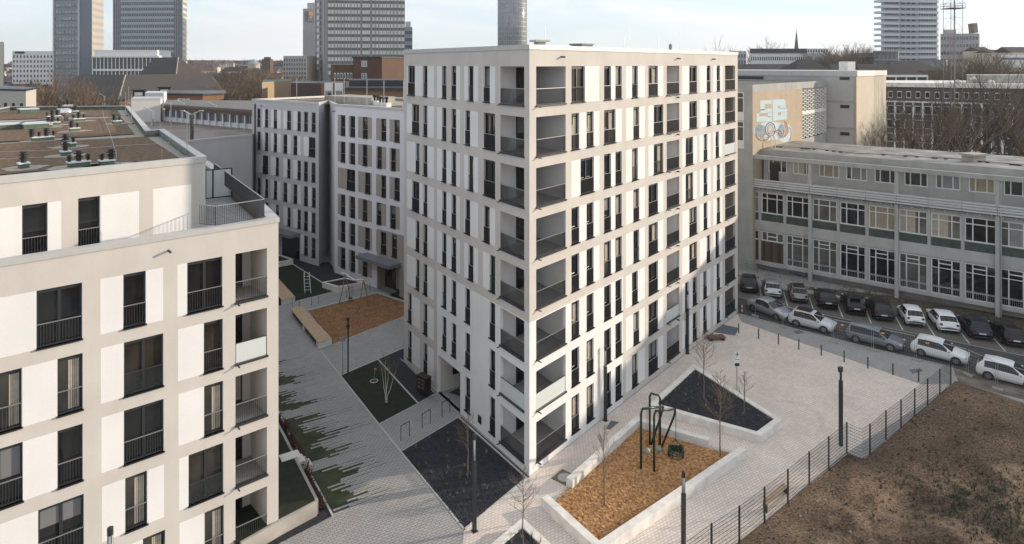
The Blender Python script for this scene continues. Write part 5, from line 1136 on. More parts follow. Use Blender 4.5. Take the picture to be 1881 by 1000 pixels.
# white window frames with panes
frw = mat('white_frame', (.62, .63, .64), .5)
def swin(fc, a, b, z0, z1, kind, k):
    w_, h_ = round(b-a, 3), round(z1-z0, 3); key = ('sw', w_, h_, kind)
    if key not in WC:
        m = MB(); e = .10; y0, y1 = .02, .10
        m.lbox(0, e, y0, y1, 0, h_); m.lbox(w_-e, w_, y0, y1, 0, h_); m.lbox(e, w_-e, y0, y1, 0, e); m.lbox(e, w_-e, y0, y1, h_-e, h_)
        v1, v2 = w_*.26, w_*.70
        for v in (v1, v2): m.lbox(v-.05, v+.05, y0-.01, y1-.01, e, h_-e)
        segs = ((e, v1-.05), (v1+.05, v2-.05), (v2+.05, w_-e))
        if kind == 1:
            for a_, b_ in segs: m.lbox(a_, b_, y0, y1-.02, h_*.72-.05, h_*.72+.05)
        elif kind == 0:
            for a_, b_ in segs: m.lbox(a_, b_, y0, y1-.02, .68, .74)
            for a_, b_ in segs: m.lbox(a_, b_, y0, y1-.02, h_-.95, h_-.88)
            a_, b_ = segs[1]; m.lbox(a_, b_, y0, y1-.02, h_-.52, h_-.42)
        elif kind == 2: a_, b_ = segs[1]; m.lbox(a_, b_, y0, y1-.02, h_*.5-.06, h_*.5+.06)
        g = []
        for gm in (M_glass[0], glassmat('school_pane', (.05, .05, .045), (.16, .155, .14), 1.7, .06, .5), M_glass[3]): q = MB(); q.poly([(e, .09, e), (w_-e, .09, e), (w_-e, .09, h_-e), (e, .09, h_-e)]); g.append(q.mesh('pane', gm))
        c = MB(); n = 8
        for s_ in segs: 
            for j in range(n):
                x0 = s_[0]+(s_[1]-s_[0])*j/n; x1 = x0+(s_[1]-s_[0])/n*.86; c.poly([(x0, .084, e), (x1, .0815, e), (x1, .0815, h_-e), (x0, .084, h_-e)])
        r_ = MB(); n = int(w_/.16)
        for j in range(n): x = .15+(w_-.3)*j/(n-1); r_.lbox(x-.012, x+.012, -.03, -.015, .05, .82)
        r_.lbox(.05, w_-.05, -.035, -.01, .82, .86)
        WC[key] = (m.mesh('window', frw), g, c, r_.mesh('guard_rail', M_steel))
    f, g, c, rm_ = WC[key]; o = inst('window', f, school, fc.p(a, 0, z0)-Vector(oS), fc.ang); x = rnd.random()
    inst('pane', g[(0 if x < .5 else 1) if kind == 0 else 0 if x < .3 else 1 if x < .8 else 2], o)
    if kind == 0: inst('guard_rail', rm_, o)
    if kind in (1, 3) and x > .35:
        cm = ('cur', w_, h_, int(x*100) % 3, kind)
        if cm not in WC:
            cc = MB(); nf = len(c.f); lo = [0, 8, 0][cm[3]]; hi = [14, 24, 24][cm[3]]
            for ff_ in c.f[lo:hi]: cc.poly([c.v[i] for i in ff_])
            WC[cm] = cc.mesh('curtain', [M_curt, mat('curtain_grey', (.25, .25, .25), .9, var=.1), mat('curtain_beige', (.33, .28, .20), .9, var=.1)][cm[3]])
        inst('curtain', WC[cm], o)
    return o
for a, b, z0, z1, kd, k in bays:
    if k < -4 or k > 9: continue
    swin(fs, a, b, z0, z1, kd, k)
for a, b, z0, z1 in tops:
    if a > tf0 and a < cols[-5]: swin(fT, a, b, z0, z1, 3, 0)
# columns: slim ones between windows, thick ones carrying the beam
for i, t in enumerate(cols):
    k = i+i0; m = MB(oS)
    if k % 3 == 0: m.prism([fs.p(t-.17, -.42).xy, fs.p(t+.17, -.42).xy, fs.p(t+.17, 0).xy, fs.p(t-.17, 0).xy], 0, 12.9)
    else: m.prism([fs.p(t-.12, -.12).xy, fs.p(t+.12, -.12).xy, fs.p(t+.12, 0).xy, fs.p(t-.12, 0).xy], .8, 9.6)
    if k % 3 == 0: m.prism([fs.p(t-.15, -.40).xy, fs.p(t+.15, -.40).xy, fs.p(t+.15, SB).xy, fs.p(t-.15, SB).xy], 12.9, 13.15)
    m.build('column', conS, school)
m = MB(oS); m.prism([fs.p(SW0, -.55).xy, fs.p(SW1, -.55).xy, fs.p(SW1, -.2).xy, fs.p(SW0, -.2).xy], 13.0, 13.45); m.build('beam', conL, school)
for z0, nm in ((.72, 'sill_band'), (4.75, 'floor_band')):
    m = MB(oS); m.prism([fs.p(SW0, -.08).xy, fs.p(SW1, -.08).xy, fs.p(SW1, .0).xy, fs.p(SW0, .0).xy], z0, z0+(.34 if z0 < 1 else 1.05)); m.build(nm, conS, school)
for i in range(len(cols)-1):                # louvred canopy
    m = MB(oS); a, b = cols[i]+.03, cols[i+1]-.03
    for j in range(4): z = 9.72+j*.27; m.prism([fs.p(a, -.60-.02).xy, fs.p(b, -.62).xy, fs.p(b, -.55).xy, fs.p(a, -.55).xy], z, z+.165)
    for x in (a+.4, (a+b)/2, b-.4): m.prism([fs.p(x-.03, -.54).xy, fs.p(x+.03, -.54).xy, fs.p(x+.03, -.02).xy, fs.p(x-.03, -.02).xy], 9.45, 9.62)
    m.build('louvre', plaster('louvre_white', (.52, .53, .54), .08), school)
m = MB(oS); m.prism([fs.p(SW0, -.5).xy, fs.p(SW1, -.5).xy, fs.p(SW1, 0).xy, fs.p(SW0, 0).xy], 9.64, 9.70); m.build('canopy_deck', M_anth, school)
m = MB(oS); t = c6+.28; m.tube([fs.p(t, -.5, 0), fs.p(t, -.5, 12.8)], .07, 8); m.build('downpipe', M_steel, school)
for px, py, s in ((1788, 296, 1.3),): q = G(px, py, 13.95); m = MB(oS); m.box((q.x, q.y, 14.25), (s*1.3, s, .6), .3); m.box((q.x, q.y, 14.65), (s*1.6, s*1.3, .2), .3); m.build('roof_vent', M_conc2, school)
m = MB(oS); r = random.Random(5)
pts = [G(x, y, 13.98)+Vector((0, 0, .08)) for x, y in ((1420, 270), (1500, 275), (1570, 283), (1640, 286), (1760, 294), (1840, 301), (1900, 307))]; m.tube(pts, .03, 4)
for i in range(26): t_ = r.random()*.98; k = int(t_*6); q = pts[k].lerp(pts[k+1], t_*6-k); m.box((q.x, q.y, 14.0), (.3, .2, .14), .3)
m.build('roof_cable', M_anth, school)
for px in (1416, 1424): m = MB(oS); q = G(px, 272, 13.95); m.tube([q+Vector((0, 0, -.0)), q+Vector((0, 0, 1.1))], .05, 4); m.build('ladder_rail', M_cap, school)
m = MB(oS); t0 = U(1404); 
m.prism([fT.p(t0, -.03).xy, fT.p(t0+1.0, -.03).xy, fT.p(t0+1.0, .02).xy, fT.p(t0, .02).xy], 10.1, 12.4); m.build('roof_door', M_black, school)
m = MB(oS); t0 = U(1441); m.prism([fs.p(t0+.3, .86).xy, fs.p(t0+3, .86).xy, fs.p(t0+3, .89).xy, fs.p(t0+.3, .89).xy], 0.02, .74); m.build('basement_door', mat('blue_door', (.10, .14, .20), .6), school)
m = MB(); 
A_ = G(1450, 528).xy; e = fs.u
def R3(t, d, z): return fs.p(c3+t, -d, z)
for z in (.35, .65, .95): m.tube([R3(-BAY*2.8, 1.6, z+.4), R3(-BAY*.2, 1.6, z), R3(BAY*.8, 1.6, z)], .025, 5)
for i in range(9): t_ = -BAY*2.8+BAY*.45*i; m.tube([R3(t_, 1.6, 0), R3(t_, 1.6, 1.05+max(0, -.15*t_/BAY))], .03, 5)
m.tube([R3(BAY*.8, 1.6, .95), R3(BAY*.95, .3, 1.3)], .025, 5)
tag(m.build('ramp_railing', mat('blue_grey_rail', (.16, .19, .23), .5)), 'blue grey pipe railing of the ramp along the school basement', 'railing')
m = MB(); r = random.Random(9)
for i in range(420):
    t_ = r.uniform(c3+BAY, cols[-3]); d = r.uniform(.3, 1.9); q = fs.p(t_, -d); tuft(m, q, r, .01, r.uniform(.15, .45), 8, r.choice((0, 0, 1)))
tag(m.build('verge_plants', [mat('dead_stems', (.10, .08, .05), .9), mat('low_green', (.045, .06, .03), .9)]), kind='stuff')
# ================================================================ GRAFFITI WING + STAIR TOWER behind the school
def blockf(name, label, cat, base, mats_, grp=None):
    return thing(name, label, cat, base, 0, grp)
fg = Fac(1382, 77.6, 2030); gb = fg.p(fg.t(1382)); go = (gb.x, gb.y, 0)
gw_ = thing('school_wing', 'tan brick school wing with pale blue graffiti and a lattice screen wall', 'school building', go)
tanb = brickmat('tan_brick', (.42, .33, .235), (.38, .30, .21), (.46, .40, .32), .24, .08, .006, vert=True, big=.1)
ztop = fg.z(1382, 156); u1, u2 = fg.t(1473), fg.t(1517)
m = MB(go); m.poly([fg.p(0, 0, 0), fg.p(u1, 0, 0), fg.p(u1, 0, ztop-.9), fg.p(0, 0, ztop-.9)], 0)
m.poly([fg.p(0, 0, ztop-.9), fg.p(u2, 0, ztop-.9), fg.p(u2, 0, ztop), fg.p(0, 0, ztop)], 1)
m.poly([fg.p(u1, 0, 0), fg.p(u2, 0, 0), fg.p(u2, 0, 13.9), fg.p(u1, 0, 13.9)], 1)
fgl = Fac(1382, 77.6, -560); a0 = fgl.t(1382); aL = a0-26; ql = fgl.p(aL); qb = fg.p(u2); q3 = ql+qb-gb
m.poly([(ql.x, ql.y, ztop-.7), (gb.x, gb.y, ztop-.7), (gb.x, gb.y, ztop), (ql.x, ql.y, ztop)], 1)
m.poly([(ql.x, ql.y, 0), (gb.x, gb.y, 0), (gb.x, gb.y, ztop-.7), (ql.x, ql.y, ztop-.7)], 1)
for p, q in ((qb, q3), (q3, ql)): m.poly([(p.x, p.y, 0), (q.x, q.y, 0), (q.x, q.y, ztop), (p.x, p.y, ztop)], 1)
m.poly([fg.p(u1, .35, 13.9), fg.p(u2, .35, 13.9), fg.p(u2, .35, ztop-.9), fg.p(u1, .35, ztop-.9)], 2)
m.build('wall', [tanb, conL, M_anth], gw_)
m = MB(go); m.poly([(p.x, p.y, ztop-.15) for p in (gb, qb, q3, ql)]); m.build('roof', mat('dark_flat_roof', (.09, .085, .08), .8, var=.2), gw_)
m = MB(go)
for zz0, zz1 in ((14.0, 17.2), (17.6, ztop-.95)):
    n = 12; W_ = u2-u1
    for i in range(n+1): x = u1+W_*i/n; m.prism([fg.p(x-.04, -.02).xy, fg.p(x+.04, -.02).xy, fg.p(x+.04, .2).xy, fg.p(x-.04, .2).xy], zz0, zz1)
    k = 0; z = zz0
    while z < zz1-.1:
        for i in range(n):
            o = .22 if i % 2 else 0; x0 = u1+W_*i/n+.04; m.prism([fg.p(x0, -.01).xy, fg.p(x0+W_/n-.08, -.01).xy, fg.p(x0+W_/n-.08, .18).xy, fg.p(x0, .18).xy], min(z+o, zz1-.08), min(z+o+.09, zz1))
        z += .5
m.prism([fg.p(u1, -.03).xy, fg.p(u2, -.03).xy, fg.p(u2, .2).xy, fg.p(u1, .2).xy], 17.2, 17.6); m.prism([fg.p(u2-.15, -.035).xy, fg.p(u2, -.035).xy, fg.p(u2, .2).xy, fg.p(u2-.15, .2).xy], 13.9, ztop-.95)
m.build('lattice_screen', M_conc, gw_)
def gp_(px, py, d=-.012): t = fg.t(px); return fg.p(t, d, fg.z(px, py))
blue = mat('spray_blue', (.40, .50, .54), .8, var=.08, vs=3); dkb = mat('spray_outline', (.05, .07, .12), .8); brw = mat('spray_brown', (.33, .20, .12), .8); lav = mat('spray_lavender', (.36, .35, .40), .8)
def strokes(name, polys, mt, d):
    m = MB(go)
    for p in polys: m.poly([gp_(x, y, d) for x, y in p])
    return m.build(name, mt, gw_)
# crop coordinates of the letters: px = 1340 + x/5, py = 60 + y/5
def cc(pts): return [(1340+x/5, 60+y/5) for x, y in pts]
strokes('graffiti', [cc(p) for p in (
    [(278, 625), (385, 620), (385, 655), (278, 660)], [(278, 660), (320, 658), (320, 715), (278, 718)], [(278, 705), (385, 697), (385, 735), (278, 745)], [(345, 735), (385, 730), (385, 775), (345, 780)], [(245, 770), (385, 770), (385, 815), (245, 822)], [(245, 745), (270, 743), (270, 772), (245, 772)],
    [(390, 618), (440, 615), (440, 808), (395, 812)], [(440, 615), (505, 613), (512, 640), (512, 672), (440, 676)], [(462, 672), (512, 670), (515, 700), (462, 702)], [(440, 697), (520, 693), (525, 735), (440, 730)], [(470, 730), (525, 730), (525, 765), (470, 762)], [(440, 760), (525, 762), (522, 798), (440, 806)])], blue, -.012)
def ell(cx, cy, rx, ry, n=20, a0=0, a1=6.2832, k=1.0): return [(cx+math.cos(a0+(a1-a0)*i/n)*rx*k, cy+math.sin(a0+(a1-a0)*i/n)*ry*k) for i in range(n+1)]
def ring(cx, cy, rx, ry, th, a0=0, a1=6.2832, n=20):
    o = ell(cx, cy, rx, ry, n, a0, a1); i_ = ell(cx, cy, rx-th, ry-th, n, a0, a1); return [[o[j], o[j+1], i_[j+1], i_[j]] for j in range(n)]
strokes('graffiti', [cc(ell(380, 905, 165, 85, 24)), cc(ell(280, 910, 55, 70)), cc(ell(500, 920, 70, 90))], blue, -.016)
rs = []
for a in (ring(275, 910, 45, 75, 16, 0, 3.3), ring(370, 890, 34, 50, 12), ring(370, 890, 14, 20, 6), ring(400, 950, 60, 45, 12, 3.2, 6.2), ring(480, 910, 40, 60, 14, -.3, 3.6), ring(505, 890, 30, 70, 12, -1.5, 1.8), ring(350, 985, 40, 30, 9)): rs += [cc(p) for p in a]
rs.append(cc([(495, 795), (520, 830), (540, 900), (520, 900), (500, 850)]))
strokes('graffiti', rs, brw, -.020)
rs = []
for a in (ring(370, 890, 50, 66, 9), ring(300, 935, 62, 60, 6, .2, 3.4), ring(440, 950, 40, 55, 6, 2.5, 6), ring(470, 915, 22, 45, 5), ring(540, 930, 25, 60, 6, -1.6, 1.6), ring(330, 960, 30, 30, 5)): rs += [cc(p) for p in a]
strokes('graffiti', rs, dkb, -.023)
rs = []
for a in (ring(372, 890, 24, 36, 7), ring(420, 965, 30, 35, 8, 3.0, 6.2), ring(490, 905, 16, 45, 6)): rs += [cc(p) for p in a]
strokes('graffiti', rs, lav, -.026)
for k, (z0, z1) in enumerate(((18.4, 20.6), (15.1, 17.2))):         # white panel windows on the left face
    for j in range(5):
        tb = a0-1.0-j*2.4; m = MB(go); fgo = fgl
        m.prism([fgl.p(tb-1.9, -.05).xy, fgl.p(tb, -.05).xy, fgl.p(tb, .0).xy, fgl.p(tb-1.9, .0).xy], z0-1.0, z1+.1); o = m.build('window', frw, gw_)
        g = MB(go)
        for xa, xb in ((1.8, 1.0), (.9, .1)): g.poly([fgl.p(tb-xa, -.06, z0), fgl.p(tb-xb, -.06, z0), fgl.p(tb-xb, -.06, z1-.6), fgl.p(tb-xa, -.06, z1-.6)]); g.poly([fgl.p(tb-xa, -.06, z1-.5), fgl.p(tb-xb, -.06, z1-.5), fgl.p(tb-xb, -.06, z1), fgl.p(tb-xa, -.06, z1)])
        g.build('pane', M_glass[1], o)
# tall wing behind
fh = Fac(1573, 96, -560); hb = fh.p(fh.t(1573)); ho = (hb.x, hb.y, 0); fh2 = Fac(1573, 96, 2100)
hw_ = thing('school_wing', 'tall pale school stair wing with cream brick end wall and small dark windows', 'school building', ho)
zt = fh.z(1573, 131); m = MB(ho); tA_, tB_ = fh.t(1200), fh.t(1573); t5 = fh2.t(1627); e0 = fh2.p(t5); e1_ = fh.p(tA_)+(e0-hb)
cream = brickmat('cream_brick', (.56, .49, .39), (.52, .455, .36), (.5, .45, .38), .25, .08, .006, vert=True, big=.06)
m.poly([fh.p(tA_, 0, 0), fh.p(tB_, 0, 0), fh.p(tB_, 0, zt), fh.p(tA_, 0, zt)], 0); m.poly([hb, e0, Vector((e0.x, e0.y, zt)), Vector((hb.x, hb.y, zt))], 1)
for p, q in ((e0, e1_), (e1_, fh.p(tA_))): m.poly([(p.x, p.y, 0), (q.x, q.y, 0), (q.x, q.y, zt), (p.x, p.y, zt)], 0)
m.build('wall', [plaster('pale_panel', (.43, .42, .40), .08), cream], hw_)
m = MB(ho); c4_ = [fh.p(tA_).xy, hb.xy, e0.xy, e1_.xy]; m.prism([fh.p(tA_, -.12).xy, (hb+Vector((.05, -.12, 0))).xy, (e0+Vector((.15, 0, 0))).xy, e1_.xy], zt-.75, zt+.02); m.build('coping', M_cap, hw_)
for px0, px1, py0, py1 in ((1542, 1560, 142, 147), (1543, 1560, 193, 199), (1543, 1560, 243, 249)):
    a, b = fh.t(px0), fh.t(px1); z1, z0 = fh.z(1550, py0), fh.z(1550, py1); m = MB(ho); m.prism([fh.p(a, -.06).xy, fh.p(b, -.06).xy, fh.p(b, 0).xy, fh.p(a, 0).xy], z0, z1); m.build('window', M_black, hw_)
for py in (185, 234): z = fh.z(1550, py); m = MB(ho); m.prism([fh.p(fh.t(1519), -.08).xy, fh.p(fh.t(1568), -.08).xy, fh.p(fh.t(1568), 0).xy, fh.p(fh.t(1519), 0).xy], z-.3, z); m.build('ledge', M_conc2, hw_)
m = MB(ho); m.prism([fh.p(fh.t(1569), -.1).xy, fh.p(tB_, -.1).xy, fh.p(tB_, 0).xy, fh.p(fh.t(1569), 0).xy], 0, zt-.8); m.build('corner_strip', tanb, hw_)
m = MB(ho); m.prism([fh.p(fh.t(1356), -.2).xy, fh.p(fh.t(1402), -.2).xy, fh.p(fh.t(1402), 0).xy, fh.p(fh.t(1356), 0).xy], zt-3, zt-.9)
m.build('louvre_band', M_anth, hw_)
q = P(1574, 128, 100); m = MB(ho); m.box((q.x, q.y+3, zt+.6), (1.6, 1.6, 1.6), .4); m.build('chimney', M_conc, hw_)
# ================================================================ FAR BUILDINGS (placed by distance)
def far(name, label, cat, pxs, Ys, ytop, Yref, wallm, ybot=None, z0=0.0, group=None, roofm=None, over=0):
    """footprint from image columns at given distances"""
    pts = [Vector(((x-CX)/F*y, y)) for x, y in zip(pxs, Ys)]; o = (pts[0].x, pts[0].y, z0); zt = H-(ytop-HY)*Yref/F
    t = thing(name, label, cat, o, 0, group); m = MB(o); m.prism(pts, z0, zt, 0, 1 if roofm else 0); m.build('wall', [wallm, roofm] if roofm else [wallm], t); return t, o, pts, zt
def wgrid(parent, o, A, B, z0, z1, nx, nz_, fx=.6, fz=.6, mt=None, name='window', d=.12, skip=None, u0=.0, u1=1.0, cap=100, ref=None):
    """grid of windows on the wall A->B (outside on its right); each one an object up to 100, else one stuff part"""
    f = pl(A, B); W_ = f.W*(u1-u0); cw, ch = W_/nx, (z1-z0)/nz_; w_, h_ = cw*fx, ch*fz; mt = mt or M_glass[0]
    cells = [(i, j) for j in range(nz_) for i in range(nx) if not (skip and skip(i, j))]
    fr = MB(); fr.prism([(0, -d), (w_, -d), (w_, 0), (0, 0)], 0, h_)
    if len(cells) <= cap:
        me = fr.mesh(name, mt)
        for i, j in cells: inst(name, me, parent, f.p(f.W*u0+cw*(i+.5)-w_/2, 0, z0+ch*(j+.5)-h_/2)-Vector(o), f.ang)
    else:
        m = MB(o)
        for i, j in cells:
            a = f.W*u0+cw*(i+.5)-w_/2; z = z0+ch*(j+.5)-h_/2; m.prism([f.p(a, -d).xy, f.p(a+w_, -d).xy, f.p(a+w_, 0).xy, f.p(a, 0).xy], z, z+h_)
        m.build(name, mt, parent)['kind'] = 'stuff'
def V2(px, Y): return Vector(((px-CX)/F*Y, Y))
def strips(parent, o, A, B, zs, h_, mt, name, d=.2, u0=0, u1=1):
    f = pl(A, B); m = MB(o)
    for z in zs: m.prism([f.p(f.W*u0, -d).xy, f.p(f.W*u1, -d).xy, f.p(f.W*u1, 0).xy, f.p(f.W*u0, 0).xy], z, z+h_)
    return m.build(name, mt, parent)
def ribs(parent, o, A, B, n, z0, z1, mt, name, d=.35, w_=.25, u0=0, u1=1):
    f = pl(A, B); m = MB(o)
    for i in range(n+1): t = f.W*(u0+(u1-u0)*i/n); m.prism([f.p(t-w_/2, -d).xy, f.p(t+w_/2, -d).xy, f.p(t+w_/2, 0).xy, f.p(t-w_/2, 0).xy], z0, z1)
    return m.build(name, mt, parent)
hz = lambda c, k=.0: tuple(x*(1-k)+.45*k for x in c)
gl_b = glassmat('far_pane_bright', (.30, .34, .36), (.12, .14, .16), 1.7, .15, .25); gl_d = glassmat('far_pane_dark', (.05, .06, .07), (.09, .10, .12), 1.7, .12, .3)
gl_w = glassmat('far_pane_blind', (.66, .68, .64), (.48, .51, .48), 1.6, .3, .15)
# white hotel block far left
Y0 = 430; t, o, p, zt = far('hotel_block', 'white slab building with small square windows far at the left', 'building', (22, 97, 99, 30), (Y0, Y0+5, Y0+25, Y0+20), 94, Y0, M_white, z0=0)
wgrid(t, o, p[0], p[1], zt-27, zt-2, 12, 8, .38, .5, M_anth)
m = MB(o); f = pl(p[0], p[1]); m.prism([f.p(1.5, -.3).xy, f.p(7, -.3).xy, f.p(7, 0).xy, f.p(1.5, 0).xy], zt-1.6, zt-.3); m.build('roof_sign', M_anth, t)
t, o, p, zt = far('building', 'cream sliver of a building cut off by left photo edge', 'building', (-60, 5, 7, -58), (300, 300, 315, 315), 77, 300, cream)
# tower 1
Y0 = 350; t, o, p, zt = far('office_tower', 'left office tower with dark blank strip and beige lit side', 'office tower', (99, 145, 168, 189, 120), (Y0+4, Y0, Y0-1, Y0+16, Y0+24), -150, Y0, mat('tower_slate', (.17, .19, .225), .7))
z1 = zt; A, B = p[0], p[1]; fl = 3.6
strips(t, o, A, B, [z1-fl*k-1.2 for k in range(1, 28)], 1.3, mat('tower_spandrel', (.25, .25, .25), .7), 'spandrel', .18)
wgrid(t, o, A, B, z1-fl*27+.0, z1, 7, 27, .8, .52, gl_b, u0=.06, u1=.96)
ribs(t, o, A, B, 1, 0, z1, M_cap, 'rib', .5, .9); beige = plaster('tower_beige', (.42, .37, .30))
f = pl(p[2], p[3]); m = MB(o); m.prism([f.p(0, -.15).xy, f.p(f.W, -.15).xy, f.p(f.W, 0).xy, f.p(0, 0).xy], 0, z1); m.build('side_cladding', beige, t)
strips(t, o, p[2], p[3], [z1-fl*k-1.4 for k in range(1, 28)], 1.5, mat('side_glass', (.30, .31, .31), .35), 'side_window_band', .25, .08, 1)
# tower 2
Y0 = 460; t, o, p, zt = far('office_tower', 'wide glass curtain wall tower with pale floor bands at upper left', 'office tower', (208, 335, 343, 222), (Y0, Y0-4, Y0+12, Y0+24), -150, Y0, mat('tower_blueglass', (.10, .125, .15), .2, 0, ior=1.7))
fl = 3.85; zs = [zt-fl*k for k in range(1, 27)]
zb = H-(92-HY)*Y0/F
strips(t, o, p[0], p[1], [z for z in zs if z > zb-16+14], 1.7, mat('floor_band', (.42, .46, .48), .3), 'floor_band', .15, .11, .88)
ribs(t, o, p[0], p[1], 30, 0, zt, mat('mullion', (.30, .33, .35), .5), 'mullion', .4, .3)
strips(t, o, p[1], p[2], [z for z in zs], 1.9, cream, 'side_band', .2)
wgrid(t, o, p[0], p[1], zt-fl*26, zt, 30, 26, .72, .42, gl_d, cap=10)
# low white roofed hall with glass band
Y0 = 300; t, o, p, zt = far('exhibition_hall', 'low building with white roof edge and tall glass band beside left tower', 'building', (170, 290, 312, 314, 180), (Y0, Y0, Y0+14, Y0+50, Y0+50), 106, Y0, mat('hall_dark', (.05, .055, .06), .3, 0, ior=1.6))
zf = H+(118-106)*Y0/F-0; m = MB(o); ctr = sum(p, Vector((0, 0)))/5; m.prism([ctr.lerp(q, 1.03) for q in p], zt, zt+.8); m.prism([ctr.lerp(q, .97) for q in p], zt+.8, zt+3.4); m.build('roof', M_white, t)
ribs(t, o, p[0], p[1], 17, 0, zt, M_white, 'mullion', .3, .3); strips(t, o, p[0], p[1], [zt-6.0, zt-12], .9, M_white, 'floor_edge', .4); strips(t, o, p[1], p[2], [zt-6.0], .9, M_white, 'floor_edge', .4)
# slate roofed hall
slate = mat('slate_shingle', (.028, .024, .022), .85, vs=3, c2=(.058, .049, .043)); slate_d = slate
def Q(px, py, Y): return P(px, py, Y)
C = Q(217, 184, 170); t = thing('slate_roofed_hall', 'large angular hall with steep brown slate roofs and pointed hipped tower', 'building', (C.x, C.y, 0)); o = (C.x, C.y, 0)
m = MB(o); C2 = Q(126, 168, 214); C3 = Q(410, 172, 206); r1 = Q(149, 137, 221); r2 = Q(230, 138, 183); r3 = Q(383, 135, 219); bkL, bkR = Q(120, 150, 250), Q(400, 150, 250)
m.poly([C2, C, r2, r1]); m.poly([C, C3, r3, r2]); m.poly([r1, r2, r3, bkR, bkL]); m.poly([C3, bkR, r3]); m.poly([C2, r1, bkL])
k1, k2, k3 = Q(252, 139, 222), Q(323, 139, 203), Q(374, 139, 217); a1_, a2_ = Q(284, 106, 226), Q(327, 105.4, 213); a3_ = Q(290, 106, 232); k4 = Q(300, 139, 245)
m.poly([k1, k2, a2_, a1_]); m.poly([k2, k3, a2_]); m.poly([k3, k4, a1_, a2_]); m.poly([k4, k1, a1_]); m.build('roof', slate, t)
m = MB(o)
for a, b in ((C2, C), (C, C3), (C3, bkR), (bkR, bkL), (bkL, C2)): m.poly([(a.x, a.y, 0), (b.x, b.y, 0), (b.x, b.y, b.z), (a.x, a.y, a.z)])
m.build('wall', mat('hall_brick', (.13, .085, .06), .9), t)
m = MB(o); 
for a, b in ((C, r2), (k2, a2_)): m.tube([a, b], .18, 4)
m.build('ridge_tiles', mat('ridge_pale', (.25, .23, .21), .8), t)
for px, py in ((256, 172), (303, 167)):
    q = Q(px, py, 172); m = MB(); m.box((0, 0, 0), (2.6, 2.2, 1.5)); m.box((0, 0, .9), (3.2, 2.8, .3)); m.build('dormer', slate, t, q-Vector(o), .3); m = MB(); m.box((0, -1.15, -.1), (1.8, .1, .9)); m.build('dormer_window', M_white, t, q-Vector(o), .3)
# cream low building at the left
Y0 = 98; t, o, p, zt = far('low_building', 'low cream rendered building behind the left roof with sunlit side', 'building', (-80, 47, 66, -60), (Y0+6, Y0, Y0+9, Y0+26), 168, Y0, plaster('cream_render', (.44, .42, .38)), roofm=M_anth)
wgrid(t, o, p[0], p[1], zt-4.4, zt-1.0, 9, 1, .25, .55, M_glass[0]); m = MB(o); ct = sum(p, Vector((0, 0)))/4; m.prism([ct.lerp(q, 1.01) for q in p], zt+.002, zt+.3); m.build('roof_edge', M_anth, t)
# parking deck + white stair block + brick hut + window strip building
dk_w = plaster('deck_wall', (.46, .455, .46), .06)
ga, gb2 = V2(225, 62), V2(463, 85.2); gz_ = 14.9
t = thing('parking_garage', 'grey parking garage with brown open top deck behind the left roof', 'parking garage', (ga.x, ga.y, 0)); o = (ga.x, ga.y, 0)
gA = G(200, 300, gz_).xy; gB = G(345, 262, gz_).xy; gC = G(463, 250, gz_).xy; gD = G(470, 236, gz_).xy; gE = G(300, 214, gz_).xy; gF = G(150, 214, gz_).xy
m = MB(o); m.prism([gA, gB, gC, gD, gE, gF], 0, gz_, 0, 1); m.build('wall', [dk_w, mat('deck_surface', (.12, .09, .065), .6, vs=.35, c2=(.24, .20, .165))], t)
m = MB(o); f = pl(gB, gC); m.prism([f.p(0, -.05).xy, f.p(f.W, -.05).xy, f.p(f.W, .25).xy, f.p(0, .25).xy], gz_, gz_+.25); m.build('coping', M_cap, t)
m = MB(o); f = pl(gE, gD); L_ = f.W
for k in range(40): tt = L_*k/39; m.prism([f.p(tt-.05, -.5).xy, f.p(tt+.05, -.5).xy, f.p(tt+.05, -.4).xy, f.p(tt-.05, -.4).xy], gz_, gz_+1.0)
for z in (.35, .95): m.prism([f.p(0, -.5).xy, f.p(L_, -.5).xy, f.p(L_, -.42).xy, f.p(0, -.42).xy], gz_+z, gz_+z+.08)
m.build('deck_railing', M_steel, t)
t, o, p, zt = far('stair_block', 'white stair block standing on the garage deck', 'building', (240, 294, 298, 246), (104, 106, 112, 112), 185, 105, plaster('stair_white', (.62, .61, .58)))
m = MB(o); m.prism([p[0], p[1], p[2], p[3]], zt+.002, zt+.3); m.build('coping', M_cap, t)
t, o, p, zt = far('window_strip_building', 'flat roofed building with white window band behind the garage deck', 'building', (303, 480, 490, 306), (107, 92.5, 114, 117), 201, 100, frw, roofm=M_anth)
m = MB(o); zr = 17.35; m.prism([V2(300, 106), V2(490, 91), V2(500, 116), V2(306, 119)], zr, zr+.3); m.build('roof', mat('grey_felt', (.12, .115, .11), .9, vs=.2, c2=(.18, .17, .16)), t)
m = MB(o); f = pl(V2(303, 106.5), V2(480, 92)); m.prism([f.p(0, -.3).xy, f.p(f.W, -.3).xy, f.p(f.W, 0).xy, f.p(0, 0).xy], zr-.42, zr-.02); m.build('fascia', mat('brown_fascia', (.10, .055, .035), .7), t)
ribs(t, o, V2(303, 107), V2(480, 92.5), 14, 0, zr-.6, frw, 'mullion', .25, .28); wgrid(t, o, V2(303, 107), V2(480, 92.5), zr-1.8, zr-.45, 28, 1, .72, .9, gl_d, d=.1)
t, o, p, zt = far('brick_hut', 'low orange brick rooftop storey with white window behind the garage', 'building', (306, 372, 411, 411, 306), (135, 133, 137, 150, 150), 174, 134, brickmat('orange_brick', (.27, .13, .065), (.22, .105, .055), (.2, .15, .1), .3, .1, .01, vert=True))
m = MB(o); ctr = sum(p, Vector((0, 0)))/5; m.prism([ctr.lerp(q, 1.06) for q in p], zt, zt+.22); m.build('roof', M_anth, t); wgrid(t, o, p[0], p[1], zt-2.4, zt-.6, 3, 1, .75, .8, frw, u0=.3, u1=.66); 
